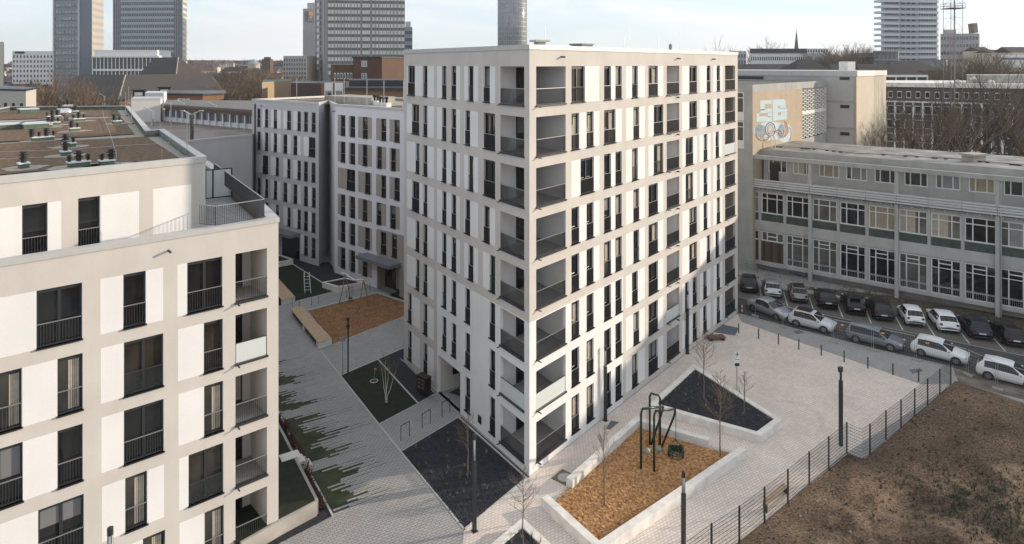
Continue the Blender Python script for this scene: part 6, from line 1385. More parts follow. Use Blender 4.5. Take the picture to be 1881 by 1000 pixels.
t, o, p, zt = far('white_block', 'plain white roof block between slate roof and orange brick storey', 'building', (266, 300, 306, 270), (118, 118, 126, 126), 171, 118, plaster('block_white', (.55, .57, .6)))
def flood(label, px, py, top_py, z, two=True, Yv=None):
    q = G(px, py, z); h = (py-top_py)*q.y/F; t = thing('deck_lamp', label, 'lamp post', q, 0, 'lamp posts on the parking deck'); m = MB(); m.lbox(-.14, .14, -.14, .14, 0, h-.3); m.build('pole', M_steel if not two else M_rail, t)
    for s in ((-1, 1) if two else (-1,)): m = MB(); m.tube([(0, 0, h-.35), (s*.9, 0, h+.1)], .06, 5); m.box((s*1.1, 0, h+.15), (.45, .22, .08)); m.build('lamp_head', M_cap, t)
flood('thick grey lamp column with two heads on the near edge of the deck', 352, 259, 206, gz_); flood('lamp column with one head in middle of the deck railing', 395, 230, 190, gz_, False); flood('lamp column with one head at the left of the deck railing', 336, 225, 186, gz_, False)
flood('lamp column with one head just right of left roof parapet', 279, 232, 200, gz_, False); flood('double headed lamp showing above the back edge of the left roof', 119, 200, 184, 14.9, True); flood('low double headed lamp right of centre behind the left roof', 166, 202, 189, 14.9, True); flood('single headed lamp in front of the dark slate roof', 191, 200, 174, 14.9, False); flood('single headed lamp beside the low cream building', 79, 200, 179, 14.9, False)
# central tower
Y0 = 330; dy = mat('tower_frame', (.27, .26, .26), .75, var=.05); t, o, p, zt = far('office_tower', 'central grey high rise with dense grid of pale windows', 'office tower', (580, 600, 743, 725), (Y0+22, Y0-4, Y0+2, Y0+40), -140, Y0, dy)
fl = 12.3*Y0/F; zb = H-(118-HY)*Y0/F; f = pl(p[1], p[2]); nfl = int((zt-zb)/fl)+3; z0_ = zt-nfl*fl
for (a, b, n) in ((.01, .43, 10), (.44, .56, 1), (.57, 1.0, 9)):
    wgrid(t, o, p[1], p[2], z0_, zt, n, nfl, .84, .78, mat('window_spandrel', (.10, .12, .10), .5), 'spandrel', .12, None, a, b, 10)
    wgrid(t, o, p[1], p[2], z0_+.25*fl*.9, zt+.25*fl*.9, n, nfl, .80, .56, gl_w, 'window', .2, None, a, b, 10)
ribs(t, o, p[1], p[2], 38, 0, zt, M_conc2, 'rib', .25, .12)
strips(t, o, p[0], p[1], [zt-fl*k for k in range(1, nfl)], 2.0, gl_d, 'side_window_band', .2, .12, .5); ribs(t, o, p[0], p[1], 2, 0, zt, mat('pale_slab', (.36, .38, .40), .6), 'slab', .6, 1.6, .0, .8)
t, o, p, zt = far('office_tower', 'slim grey high rise with orange roof sign left of the central tower', 'office tower', (556, 580, 582, 560), (420, 424, 440, 440), 16, 420, mat('slim_tower', (.20, .22, .25), .6))
wgrid(t, o, p[0], p[1], H, zt-14, 6, 14, .5, .4, gl_b, cap=100); m = MB(o); f = pl(p[0], p[1]); m.prism([f.p(3, -.5).xy, f.p(9, -.5).xy, f.p(9, 0).xy, f.p(3, 0).xy], zt-8, zt-1.5)
m.build('sign_panel', gl_b, t); m = MB(o)
for a, b, z0, z1 in ((3.5, 5.8, -4.2, -2), (4, 5.2, -6.2, -4.6), (6.2, 7.8, -3.6, -2.4), (6.6, 8.4, -7.4, -6)): m.prism([f.p(a, -.7).xy, f.p(b, -.7).xy, f.p(b, -.5).xy, f.p(a, -.5).xy], zt+z0, zt+z1)
m.build('sign_marks', mat('sign_orange', (.65, .28, .10), .6), t); m = MB(o); m.prism([V2(564, 424), V2(580, 424), V2(580, 436), V2(566, 436)], zt, zt+4); m.build('roof_structure', M_cap, t)
t, o, p, zt = far('office_tower', 'small grey tower end peeping out right of the central tower', 'office tower', (738, 757, 757, 738), (470, 470, 490, 490), 50, 470, mat('end_tower', (.22, .24, .27), .6)); strips(t, o, p[0], p[1], [zt-5*k for k in range(1, 9)], 2.2, gl_d, 'window_band', .2); m = MB(o); m.prism([V2(744, 472), V2(754, 472), V2(754, 480), V2(744, 480)], zt, zt+4); m.build('roof_structure', M_cap, t)
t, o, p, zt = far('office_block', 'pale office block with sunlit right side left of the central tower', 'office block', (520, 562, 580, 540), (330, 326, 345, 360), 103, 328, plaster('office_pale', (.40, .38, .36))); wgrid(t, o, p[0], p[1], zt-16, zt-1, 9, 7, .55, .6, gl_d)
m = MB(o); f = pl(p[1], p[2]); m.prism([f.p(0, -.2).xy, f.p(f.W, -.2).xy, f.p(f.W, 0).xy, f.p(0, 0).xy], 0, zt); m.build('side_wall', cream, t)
# brick complex
dbr = brickmat('dark_brick', (.125, .062, .04), (.10, .05, .034), (.12, .09, .07), .3, .1, .012, vert=True)
t, o, p, zt = far('brick_block', 'tall dark brick block with sun on its right side behind the rear roofs', 'brick building', (648, 701, 760, 690), (160, 158, 172, 186), 107, 158, dbr)
f = pl(p[0], p[1]); wm = MB(o); 
for x0, x1, y0, y1 in ((664, 674, 112, 123), (664, 674, 135, 153), (664, 674, 155, 160)):
    a, b = (x0-648)/53*f.W, (x1-648)/53*f.W; z1, z0 = H-(y0-HY)*159/F, H-(y1-HY)*159/F; m = MB(o); m.prism([f.p(a, -.1).xy, f.p(b, -.1).xy, f.p(b, 0).xy, f.p(a, 0).xy], z0, z1); w0 = m.build('window', frw, t)
    g = MB(o); n = 4 if y0 == 135 else 1
    for j in range(n):
        for i in range(3): g.poly([f.p(a+.1+(b-a-.1)*i/3, -.11, z0+.1+(z1-z0-.1)*j/n), f.p(a+(b-a-.1)*(i+1)/3, -.11, z0+.1+(z1-z0-.1)*j/n), f.p(a+(b-a-.1)*(i+1)/3, -.11, z0+(z1-z0-.1)*(j+1)/n), f.p(a+.1+(b-a-.1)*i/3, -.11, z0+(z1-z0-.1)*(j+1)/n)])
    g.build('pane', gl_d if y0 == 135 else gl_b, w0)
m = MB(o); m.prism([p[0]+Vector((-.2, -.2)), p[1]+Vector((0, -.3)), p[2]+Vector((.3, 0)), p[3]+Vector((0, .2))], zt, zt+.35); m.build('coping', M_anth, t)
t, o, p, zt = far('brick_block', 'lower dark brick wing with a row of white framed windows', 'brick building', (607, 612, 648, 650, 611), (165, 161, 161, 186, 186), 119, 161, dbr); wgrid(t, o, p[1], p[2], H-(146-HY)*161/F, H-(134-HY)*161/F, 6, 1, .62, .95, frw); wgrid(t, o, p[1], p[2], H-(146-HY)*161/F+.2, H-(134-HY)*161/F-.2, 6, 1, .42, .9, gl_d, 'pane', .15); wgrid(t, o, p[1], p[2], H-(163-HY)*161/F, H-(153-HY)*161/F, 6, 1, .5, .95, gl_b, 'window')
t, o, p, zt = far('flat_shed', 'sunlit tan flat building left of the dark windowless wall', 'building', (481, 534, 536, 484), (146, 160, 175, 170), 150, 152, plaster('tan_wall', (.36, .27, .17)), roofm=M_roofg)
t, o, p, zt = far('flat_shed', 'dark brown windowless flat building with white bays behind rear roof', 'building', (534, 632, 640, 540), (135, 133, 150, 150), 153, 134, mat('brown_wall', (.075, .05, .042), .85), roofm=M_anth)
f = pl(p[0], p[1])
for x0, x1 in ((597, 612), (616, 631)):
    a, b = (x0-534)/98*f.W, (x1-534)/98*f.W; m = MB(o); m.prism([f.p(a, -.3).xy, f.p(b, -.3).xy, f.p(b, 0).xy, f.p(a, 0).xy], zt-4.4, zt+.1); w0 = m.build('window_bay', M_white, t); g = MB(o); g.poly([f.p(a+.2, -.31, zt-3.2), f.p(b-.2, -.31, zt-3.2), f.p(b-.2, -.31, zt-1.5), f.p(a+.2, -.31, zt-1.5)]); g.build('pane', gl_b, w0)
m = MB(o); a, b = (591-534)/98*f.W, (635-534)/98*f.W; m.prism([f.p(a, -.2).xy, f.p(b, -.2).xy, f.p(b, 0).xy, f.p(a, 0).xy], zt-5, zt); m.build('brick_pier', MATS['orange_brick'], t)
t, o, p, zt = far('long_shed', 'long low building with curved dark roof in front of the brick blocks', 'building', (634, 770, 770, 634), (118, 118, 140, 140), 166, 118, mat('shed_brick', (.20, .12, .075), .9), roofm=M_anth)
m = MB(o); m.prism([V2(632, 117.5), V2(775, 117.5), V2(775, 122), V2(632, 122)], zt, zt+.5); m.prism([V2(640, 124), V2(775, 124), V2(775, 138), V2(640, 138)], zt+.1, zt+1.6); m.build('roof', M_anth, t)
# round tower behind the main roof
Y0 = 520; q = V2(940.5, Y0); t = thing('round_tower', 'round glass skyscraper rising behind the main roof', 'office tower', (q.x, q.y, 0)); r_ = 26.5*Y0/F; zt = 110
m = MB(); m.sm = True; m.lathe((0, 0, 0), [(r_, 0), (r_, zt)], 48); m.build('glass_skin', glassmat('round_glass', (.16, .18, .20), (.24, .26, .28), 1.9, .12, .3), t)
m = MB()
for k in range(30): m.lathe((0, 0, zt-k*3.6), [(r_+.05, 0), (r_+.25, .1), (r_+.25, .35), (r_+.05, .45)], 40)
m.build('floor_ring', mat('ring_metal', (.38, .38, .38), .5, .4), t); m = MB()
for i in range(48): a = 2*math.pi*i/48; m.box((math.cos(a)*(r_+.12), math.sin(a)*(r_+.12), zt/2), (.12, .25, zt), a)
m.build('mullion', mat('ring_metal', (.38, .38, .38)), t)
# right background
Y0 = 380; t, o, p, zt = far('long_block', 'long white office block with window rows and dark roof, below the spire', 'office block', (1378, 1482, 1484, 1380), (Y0, Y0, Y0+14, Y0+14), 98, Y0, M_white)
m = MB(o); m.prism([p[0]+Vector((-.4, -.4)), p[1]+Vector((.4, -.4)), p[2], p[3]], zt, zt+2.6); m.build('roof', mat('roof_dark', (.06, .055, .06), .8), t); wgrid(t, o, p[0], p[1], zt-13.5, zt-1.0, 26, 3, .5, .5, gl_d)
t, o, p, zt = far('office_block', 'small white block with windowed left part at left end of the long block', 'office block', (1340, 1370, 1372, 1342), (390, 390, 405, 405), 94, 390, plaster('blockl', (.50, .52, .55))); wgrid(t, o, p[0], p[1], zt-12, zt-1, 6, 3, .45, .55, gl_d)
t, o, p, zt = far('office_block', 'grey blank fronted block with penthouse at right end of long white block', 'office block', (1482, 1525, 1527, 1484), (372, 372, 390, 390), 98, 372, plaster('blockr', (.42, .45, .48)))
m = MB(o); m.prism([V2(1482, 373), V2(1521, 373), V2(1521, 386), V2(1482, 386)], zt, zt+2.6); m.build('penthouse', M_white, t); wgrid(t, o, p[0], p[1], zt-13, zt-1, 4, 4, .4, .6, gl_d, u0=.02, u1=.22); wgrid(t, o, V2(1482, 372.8), V2(1521, 372.8), zt+.5, zt+2.1, 8, 1, .5, .9, gl_d)
q = V2(1458, 460); t = thing('domed_building', 'shallow green grey dome behind the long white block', 'dome', (q.x, q.y, 0)); m = MB(); m.sm = True; r_ = 7.6; m.lathe((0, 0, 29), [(r_, 0), (r_*.9, 1.4), (r_*.6, 2.6), (r_*.2, 3.2)], 24); m.build('dome', mat('copper_roof', (.24, .28, .26), .6), t); m = MB(); m.lathe((0, 0, 0), [(r_-.3, 0), (r_-.3, 29)], 24); m.build('drum', cream, t)
q = V2(1462.5, 520); t = thing('church_spire', 'thin dark pointed church spire on the horizon', 'church spire', (q.x, q.y, 0)); m = MB(); m.lathe((0, 0, 32), [(2.2, 0), (2.0, 1), (.05, 19)], 8); m.build('spire', mat('spire_dark', (.07, .05, .045), .7), t); m = MB(); m.box((0, 0, 16), (4, 4, 32)); m.build('tower', dbr, t)
q = V2(1231, 600); t = thing('church_tower', 'tiny grey domed tower top above the main roof', 'church tower', (q.x, q.y, 0)); m = MB(); m.lathe((0, 0, 40), [(1.6, 0), (1.5, 1.2), (.2, 2.6)], 8); m.lathe((0, 0, 0), [(1.4, 0), (1.4, 40)], 8); m.build('tower', mat('stone_grey', (.25, .25, .26), .9), t)
droof = mat('dark_roof_tiles', (.026, .022, .023), .9, var=.2, vs=.5)
def gabled(name, label, x0, x1, Y, d, ytop, eave, wm, rm, cat='house', group=None, hip=0.0):
    a, b = V2(x0, Y), V2(x1, Y); c, e = V2(x1, Y)+Vector((0, d)), V2(x0, Y)+Vector((0, d)); o = (a.x, a.y, 0); zr, ze = H-(ytop-HY)*Y/F, H-(eave-HY)*Y/F
    t = thing(name, label, cat, o, 0, group); m = MB(o); m.prism([a, b, c, e], 0, ze); m.build('wall', wm, t); m = MB(o); r0 = (a+e)/2+(b-a)*hip; r1 = (b+c)/2-(b-a)*hip
    A3, B3, C3_, E3 = [Vector((*v, ze+.02)) for v in (a, b, c, e)]; r0 = Vector((*r0, zr)); r1 = Vector((*r1, zr)); m.poly([A3, B3, r1, r0]); m.poly([C3_, E3, r0, r1]); m.poly([E3, A3, r0]); m.poly([B3, C3_, r1]); m.build('roof', rm, t); return t, o, (a, b, c, e), ze
gabled('roof_row', 'long dark roof row below the white office block', 1340, 1462, 250, 16, 118, 132, dbr, droof, 'building'); gabled('roof_row', 'dark hipped roof group right of long dark roof row', 1462, 1535, 225, 18, 109, 133, dbr, droof, 'building', None, .35); gabled('roof_row', 'small dark roof right of the hipped roof group', 1528, 1572, 240, 12, 118, 131, cream, droof, 'building', None, .2)
gabled('roof_row', 'dark roofs with skylights below the dark glass block', 1583, 1700, 215, 16, 118, 139, dbr, droof, 'building', None, .1); gabled('roof_row', 'dark roof row below the residential tower', 1640, 1730, 235, 16, 112, 130, dbr, droof, 'building', None, .2)
# residential tower with balcony bands
Y0 = 350; t, o, p, zt = far('residential_tower', 'white residential high rise with balcony bands at upper right', 'residential tower', (1618, 1721, 1724, 1628), (Y0, Y0+4, Y0+22, Y0+24), -120, Y0, mat('resi_wall', (.33, .36, .39), .8))
fl = 10.35*Y0/F; n = int((zt-14)/fl); f = pl(p[0], p[1]); m = MB(o)
for k in range(n): z = zt-fl*(k+1); m.prism([f.p(-1.6 if k % 2 else -1.0, -.9).xy, f.p(f.W, -.9).xy, f.p(f.W, .1).xy, f.p(-1.2, 4).xy], z, z+1.15)
m.build('balcony_band', mat('band_white', (.52, .55, .58), .7), t); m = MB(o)
for k in range(n): z = zt-fl*(k+1); m.prism([f.p(f.W*.32, -1.4).xy, f.p(f.W*.66, -1.4).xy, f.p(f.W*.66, -.88).xy, f.p(f.W*.32, -.88).xy], z-.15, z+1.0)
m.build('balcony', mat('balc_grey', (.40, .43, .45), .5), t)
for a, b, nn in ((.06, .3, 6), (.34, .62, 3), (.66, .98, 7)): wgrid(t, o, p[0], p[1], zt-fl*n+1.2, zt+1.2, nn, n, .62, .5, mat('resi_dark', (.035, .04, .05), .4), 'window', .1, None, a, b, 10)
t, o, p, zt = far('glass_block', 'dark grey low office block in front of the residential tower', 'office block', (1603, 1649, 1650, 1604), (290, 290, 310, 310), 96, 290, mat('dark_block', (.10, .11, .125), .6))
wgrid(t, o, p[0], p[1], zt-14, zt-.5, 6, 4, .7, .6, gl_d, d=.15); strips(t, o, p[0], p[1], [zt-3.6*k for k in range(0, 4)], .5, mat('block_edge', (.22, .24, .26), .6), 'floor_edge', .3)
t, o, p, zt = far('glass_block', 'stepped dark grey block at left of the dark low office block', 'office block', (1578, 1604, 1606, 1580), (300, 300, 320, 320), 97, 300, mat('dark_block2', (.13, .135, .14), .7)); strips(t, o, p[0], p[1], [zt-3.6*k for k in range(1, 4)], 1.4, gl_d, 'window_band', .2)
t, o, p, zt = far('office_block', 'grey five storey block with tilted cube on its roof', 'office block', (1727, 1798, 1800, 1730), (385, 380, 400, 402), 62, 382, plaster('block5', (.33, .34, .36))); wgrid(t, o, p[0], p[1], zt-26, zt-.5, 12, 6, .7, .42, gl_d, u0=.0, u1=.98)
m = MB(o); m.prism([V2(1732, 388), V2(1756, 388), V2(1756, 398), V2(1732, 398)], zt, zt+2.4); m.build('penthouse', conS, t)
m = MB(); m.prism([(-1.6, -1.6), (1.6, -1.6), (1.6, 1.6), (-1.6, 1.6)], 0, 5.6); cu = m.build('tilted_cube', mat('cube_brown', (.14, .10, .075), .6), t, P(1788, 61, 386)-Vector(o)); cu.rotation_euler = (0, R(-9), .3)
t, o, p, zt = far('office_block', 'dark blue grey block low between the two right towers', 'office block', (1685, 1738, 1740, 1690), (300, 300, 320, 320), 110, 300, mat('block6', (.15, .17, .20), .7)); wgrid(t, o, p[0], p[1], zt-4, zt-1, 5, 1, .3, .5, gl_b)
for i, (x0, x1, Y, yt, ye, lab) in enumerate(((1799, 1824, 360, 86, 94, 'brownish flat topped house right of the tilted cube'), (1822, 1862, 340, 91, 97, 'cream row house with dark roof near the right edge'), (1858, 1900, 330, 86, 97, 'pale house with higher dark roof at the right edge'))):
    t, o, q4, ze = gabled('row_house', lab, x0, x1, Y, 14, yt, ye, cream, droof); wgrid(t, o, q4[0], q4[1], ze-9, ze-1, 7, 2, .45, .5, gl_d)
t, o, p, zt = far('low_block', 'white low block with strip windows in front of the right edge houses', 'building', (1838, 1905, 1905, 1840), (300, 300, 315, 315), 101, 300, M_white, group=None); strips(t, o, p[0], p[1], [zt-2.2], .9, gl_d, 'window_band', .15)
# lattice mast
q = V2(1750, 108); t = thing('lattice_mast', 'tall steel lattice mast with railed platform in front of the right background', 'mast', (q.x, q.y, 0)); ms_ = mat('mast_steel', (.16, .15, .14), .7); hw_s = .95
m = MB()
for a, b in ((-1, -1), (1, -1), (1, 1), (-1, 1)): m.tube([(a*hw_s, b*hw_s, 0), (a*hw_s, b*hw_s, 40)], .05, 4)
m.build('legs', ms_, t); m = MB()
for k in range(22):
    z0, z1 = k*1.85, (k+1)*1.85; c_ = [(-hw_s, -hw_s), (hw_s, -hw_s), (hw_s, hw_s), (-hw_s, hw_s)]
    for i in range(4): a, b = c_[i], c_[(i+1) % 4]; m.tube([(*a, z0), (*b, z1)] if (k+i) % 2 else [(*b, z0), (*a, z1)], .016, 3); m.tube([(*a, z1), (*b, z1)], .014, 3)
m.build('bracing', ms_, t); m = MB(); m.tube([(.2, 0, 0), (.2, 0, 46)], .06, 6); m.build('cable_run', ms_, t); zp = H-(16-HY)*108/F; m = MB(); m.box((0, 0, zp), (2.5, 2.5, .12)); m.build('platform', ms_, t); m = MB()
for z in (.4, .8): m.tube([(-1.2, -1.2, zp+z), (1.2, -1.2, zp+z), (1.2, 1.2, zp+z), (-1.2, 1.2, zp+z), (-1.2, -1.2, zp+z)], .03, 4)
for a, b in ((-1.2, -1.2), (0, -1.2), (1.2, -1.2), (1.2, 1.2), (-1.2, 1.2)): m.tube([(a, b, zp), (a, b, zp+.8)], .03, 4)
m.build('platform_railing', mat('rust_rail', (.35, .18, .09), .7), t)
# ribbed building behind the trees at right
fk = Fac(1627, 150, 3000); 
t, o, p, zt = far('ribbed_building', 'long brown building with white vertical ribs behind the bare trees', 'building', (1610, 1860, 1990, 1990, 1620), (146, 134, 130, 160, 165), 161, 140, mat('brown_infill', (.115, .085, .07), .85, var=.2))
m = MB(o); m.prism([p[0]+Vector((-.5, -.6)), p[1]+Vector((0, -.6)), p[2]+Vector((0, -.6)), p[3], p[4]], zt, zt+.9); m.build('roof', M_conc, t)
A, B = p[0], p[1]; zb0 = zt-14.5
ribs(t, o, A, B, 14, 0, zt-3.2, M_white, 'rib', .35, .35); strips(t, o, A, B, [zt-3.3], .3, M_white, 'ledge', .4)
wgrid(t, o, A, B, zt-3.0, zt-.3, 14, 1, .5, .55, frw, d=.08); wgrid(t, o, A, B, zt-2.95, zt-.35, 14, 1, .4, .42, M_glass[0], 'pane', d=.1)
wgrid(t, o, A, B, zt-15.4, zt-3.4, 14, 4, .66, .62, frw, d=.08); wgrid(t, o, A, B, zt-15.4, zt-3.4, 14, 4, .58, .52, M_glass[0], 'pane', d=.11)
m = MB(o); m.prism([V2(1775, 140), V2(1990, 136), V2(1990, 150), V2(1775, 150)], zt+.9, zt+2.6); m.build('roof_structure', M_conc2, t)
for px in (1778, 1811, 1750): q = V2(px, 138); m = MB(); m.sm = True; m.lathe((0, 0, 0), [(.5, 0), (.55, .4), (.35, .7), (.05, .8)], 12); m.build('roof_dome', M_conc, t, Vector((q.x, q.y-1.5, zt+.9 if px != 1778 else zt+1.5))-Vector(o))
t, o, p, zt = far('glass_pavilion', 'low glazed pavilion roof behind the cream end wall', 'building', (1625, 1702, 1704, 1630), (170, 170, 185, 185), 139, 170, mat('pav_dark', (.03, .03, .03), .4)); ribs(t, o, p[0], p[1], 4, 0, zt, frw, 'mullion', .3, .3); strips(t, o, p[0], p[1], [zt-.4], .5, M_white, 'roof_edge', .5)
# ---------------------------------------------------------------- trees and far town
TM = {}
def crown_mesh(key, h, seed, lev=5, spread=.62, l0=.30, n=3, mt=None, lobes=1, tw=0):
    if key in TM: return TM[key]
    rn = random.Random(seed); tr = MB(); c = MB(); tr.tube([(0, 0, 0), (.02*h, 0, h*.2), (0, .02*h, h*.36)], h*.022, 7, 0, False, h*.014)
    for i in range(5):
        a = 2*math.pi*i/5+rn.random(); d = Vector((math.cos(a)*.75, math.sin(a)*.75, 1)).normalized(); z = h*(.2+.16*i/4)
        branch(c, Vector((0, 0, z)), d, h*l0, h*(.011 if n > 3 else .008), lev-1, rn, spread, n)
    branch(c, Vector((0, .02*h, h*.36)), Vector((0, 0, 1)), h*l0*.8, h*.012, lev-1, rn, spread, n)
    TM[key] = (tr.mesh('trunk', mt), c.mesh('crown', mt)); return TM[key]
brt = mat('winter_twigs', (.15, .11, .075), .95, var=.3, vs=.4); grt = mat('grey_twigs', (.075, .062, .046), .95, var=.3, vs=.4)
def big_tree(label, px, py_top, Y, h, key, seed, mt, rz=0, sx=1.0, group='bare winter trees in the background', cat='tree', zb=0.0):
    q = V2(px, Y); ztop = H-(py_top-HY)*Y/F; s = (ztop-zb)/h; tr, c = crown_mesh(key, h, seed, 5, .66, .30, 4 if key[0] == 'a' else 3, mt)
    t = thing('bare_tree', label, cat, (q.x, q.y, zb), rz, group); a = inst('trunk', tr, t); b = inst('crown', c, t)
    for o in (a, b): o.scale = (s*sx, s*sx, s)
    return t
for i, (px, pt, Y, lab) in enumerate(((84, 150, 122, 'brown bare tree with wide crown behind the cream building'), (112, 147, 130, 'big brown bare tree left of the dark slate roof'), (138, 163, 122, 'brown bare tree touching dark slate roof'), (66, 158, 135, 'bare tree at the left of the brown tree group'))): big_tree(lab, px, pt, Y, 12, 'a%d' % (i % 2), 41+i % 2, brt, i*1.3, .95)
right_l = ['leftmost of the bare trees before the ribbed building', 'second bare tree from the left before the ribbed building', 'tall bare tree just left of the lattice mast', 'bare tree right behind the foot of the mast', 'bare tree in the middle of the white ribs', 'bare tree right of the middle of the white ribs', 'bare tree before the right end of the white ribs', 'bare tree beyond the right end of the white ribs', 'tall bare tree at the right photo edge', 'rightmost bare tree cut by the photo edge']
for i, (px, pt, Y) in enumerate(((1648, 200, 100), (1680, 176, 104), (1712, 158, 108), (1742, 176, 100), (1772, 160, 112), (1803, 170, 104), (1835, 148, 110), (1862, 132, 104), (1886, 120, 108), (1912, 130, 104))): big_tree(right_l[i], px, pt, Y, 12, 'b%d' % (i % 3), 51+i % 3, grt if i % 3 else brt, i*2.1, 1.05, 'bare winter trees before the ribbed building')
for i, (px, pt, Y) in enumerate(((1770, 108, 190), (1800, 104, 200), (1838, 112, 180), (1872, 116, 175), (1735, 118, 200))): big_tree(('bare crown seen over the roof right of mast', 'highest bare crown over the ribbed roof', 'bare crown over the roof near the right edge', 'bare crown at the right edge over the roof', 'bare crown over the roof behind the mast')[i], px, pt, Y, 12, 'a%d' % (i % 2), 41, grt, i*1.7, 1.25)
big_tree('dark bare tree crown above the main roof line near its right end', 1283, 78, 170, 12, 'b0', 51, grt, .4, .75); big_tree('bare tree crown low above the main roof line, left of the other crown', 1302, 82, 185, 12, 'b1', 52, grt, 1.4, .7)
big_tree('bush like bare tree growing beside the cream end wall', 1606, 234, 88, 12, 'b2', 53, brt, 2.0, .6)
big_tree('pale bare tree standing on the skyline left of the dome', 1390, 84, 420, 12, 'a0', 41, grt, .3, 1.0); big_tree('small bare tree on the skyline left of the dark stepped block', 1578, 84, 420, 12, 'a1', 42, grt, .3, .7)
mid_l = [(415, 156, 190), (440, 160, 175), (392, 158, 200), (355, 146, 250), (470, 126, 250), (495, 130, 240), (452, 132, 260), (430, 124, 330), (515, 138, 245), (400, 128, 340), (375, 134, 300), (540, 142, 260), (475, 149, 210)]
for i, (px, pt, Y) in enumerate(mid_l): big_tree('brown bare winter tree among the trees between slate roof and central tower', px, pt, Y, 12, 'a%d' % (i % 2), 41, brt if i % 3 else grt, i*1.1, 1.3, 'bare trees between the slate roof and central tower')
for i in range(16):
    px = 1528+i*3.4+rnd.uniform(-2, 2); big_tree('small bare tree in the tree belt right of the long white block', px, 100+rnd.uniform(-4, 6), 330+rnd.uniform(-30, 30), 12, 'a%d' % (i % 2), 41, grt, i*1.1, 1.2, 'tree belt right of the long white block')
# hillside with houses
hill = MB(); hill.sm = True; nx_, ny_ = 60, 14
for i in range(nx_+1):
    for j in range(ny_+1):
        x = -2600+5200*i/nx_; y = 360+2060*j/ny_; hz_ = 26*(1-math.exp(-((y-360)/520)**1.3))*(.9+.35*noise.noise(Vector((x*.0016, y*.0016, 2)))); hill.v.append(Vector((x, y, hz_-.5)))
for i in range(nx_):
    for j in range(ny_): a = i*(ny_+1)+j; hill.f.append((a, a+ny_+1, a+ny_+2, a+1)); hill.m.append(0)
struct('hills', hill, mat('hill_ground', (.12, .115, .10), .98, vs=.02, c2=(.17, .165, .15)))
def hz_at(x, y): return 26*(1-math.exp(-((max(360, y)-360)/520)**1.3))*(.9+.35*noise.noise(Vector((x*.0016, y*.0016, 2))))-.5
rh = random.Random(99); hm = [plaster('house_a', (.50, .46, .40)), plaster('house_b', (.32, .24, .18)), plaster('house_c', (.62, .61, .59))]; rmz = [droof, mat('roof_grey', (.11, .105, .11), .9), mat('roof_redbrown', (.14, .065, .05), .9)]
HM = {}
def house_mesh(a, b, wide):
    k = (a, b, wide)
    if k in HM: return HM[k]
    w2, d2_, h_ = wide/2, 5, 6.5; m = MB(); m.lbox(-w2, w2, -d2_, d2_, -4, h_); r_ = MB(); e = .4
    A3, B3, C3_, E3, r0, r1 = [Vector(v) for v in ((-w2-e, -d2_-e, h_), (w2+e, -d2_-e, h_), (w2+e, d2_+e, h_), (-w2-e, d2_+e, h_), (-w2-e, 0, h_+4), (w2+e, 0, h_+4))]
    for q in ([A3, B3, r1, r0], [C3_, E3, r0, r1], [E3, A3, r0], [B3, C3_, r1]): r_.poly(q)
    r_.lbox(w2*.4, w2*.4+.8, -.4, .4, h_+3, h_+5.2); wi = MB(); n = int(wide/3)
    for j in range(2):
        for i in range(n): x = -w2+wide*(i+.5)/n; wi.lbox(x-.6, x+.6, -d2_-.06, -d2_+.01, 1+j*2.9, 2.5+j*2.9)
    HM[k] = (m.mesh('wall', hm[a]), r_.mesh('roof', rmz[b]), wi.mesh('window', gl_d)); return HM[k]
def house(x, y, k, label, group, rz=None):
    t = thing('house', label, 'house', (x, y, max(0, hz_at(x, y))), rh.uniform(-.5, .5) if rz is None else rz, group); w_, r_, wi = house_mesh(*k); inst('wall', w_, t); inst('roof', r_, t); o = inst('window', wi, t); return t
n = 0
for i in range(75):
    px = rh.uniform(330, 560); Y = rh.uniform(430, 1100); house((px-CX)/F*Y, Y, (rh.randrange(3), rh.randrange(3), rh.choice((10, 16, 26))), 'small gabled house on the far hillside between the left and central towers', 'houses on the hillside between the towers')
for i in range(26):
    px = rh.uniform(-20, 102); Y = rh.uniform(300, 800); house((px-CX)/F*Y, Y, (rh.randrange(3), rh.randrange(3), rh.choice((10, 16, 26))), 'small gabled house far behind the low cream building at left', 'far houses at the left edge')
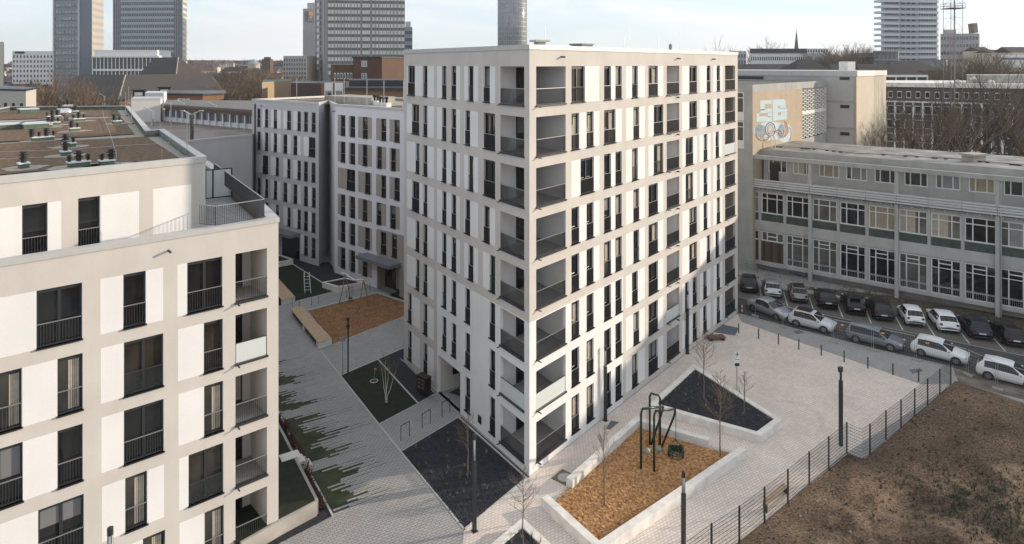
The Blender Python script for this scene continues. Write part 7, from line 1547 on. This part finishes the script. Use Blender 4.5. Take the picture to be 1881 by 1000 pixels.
for i in range(50):
    px = rh.uniform(1345, 1900); Y = rh.uniform(430, 1000); house((px-CX)/F*Y, Y, (rh.randrange(3), rh.randrange(3), rh.choice((12, 18, 26))), 'small far house on the skyline right of the main block', 'far houses on the right skyline')
for i in range(70):
    px = rh.choice((rh.uniform(335, 560), rh.uniform(1340, 1890), rh.uniform(0, 100))); Y = rh.uniform(380, 1200); s = rh.uniform(.8, 1.3); x = (px-CX)/F*Y
    tr, c = crown_mesh('a%d' % (i % 2), 12, 41, 5, .66, .30, 4, brt); t = thing('bare_tree', 'small bare tree on the far skyline among the houses', 'tree', (x, Y, max(0, hz_at(x, Y))), rh.uniform(0, 6), 'far bare trees among the houses'); 
    for me, nm in ((tr, 'trunk'), (c, 'crown')): a = inst(nm, me, t); a.scale = (s, s, s*.9)
q = V2(466, 700); t = thing('water_tower', 'pale round lookout tower on the hill left of the central tower', 'tower', (q.x, q.y, hz_at(q.x, q.y))); m = MB(); m.lathe((0, 0, 0), [(6, 0), (6, 13)], 16); m.build('drum', hm[0], t); m = MB(); m.lathe((0, 0, 13), [(7, 0), (2, 3.4), (.4, 5)], 16); m.build('roof', MATS['copper_roof'], t)
q = V2(491, 640); t = thing('church_tower', 'square brick church tower on the hill left of the central tower', 'church tower', (q.x, q.y, hz_at(q.x, q.y))); m = MB(); m.box((0, 0, 10), (8, 8, 20)); m.build('tower', dbr, t); m = MB(); m.box((0, 0, 20.5), (5, 5, 3)); m.build('belfry', M_anth, t)

# ================================================================ HAZE
hm_ = bpy.data.materials.new('haze_air'); hm_.use_nodes = True; n_ = hm_.node_tree; n_.nodes.clear(); ho_ = n_.nodes.new('ShaderNodeOutputMaterial'); hv = n_.nodes.new('ShaderNodeVolumePrincipled')
hv.inputs['Color'].default_value = (.80, .86, .92, 1); hv.inputs['Density'].default_value = 0.00016; hv.inputs['Anisotropy'].default_value = .3; n_.links.new(hv.outputs[0], ho_.inputs['Volume'])
m = MB(); m.lbox(-2900, 2900, -200, 2600, -3, 150); tag(m.build('haze', hm_), kind='stuff')
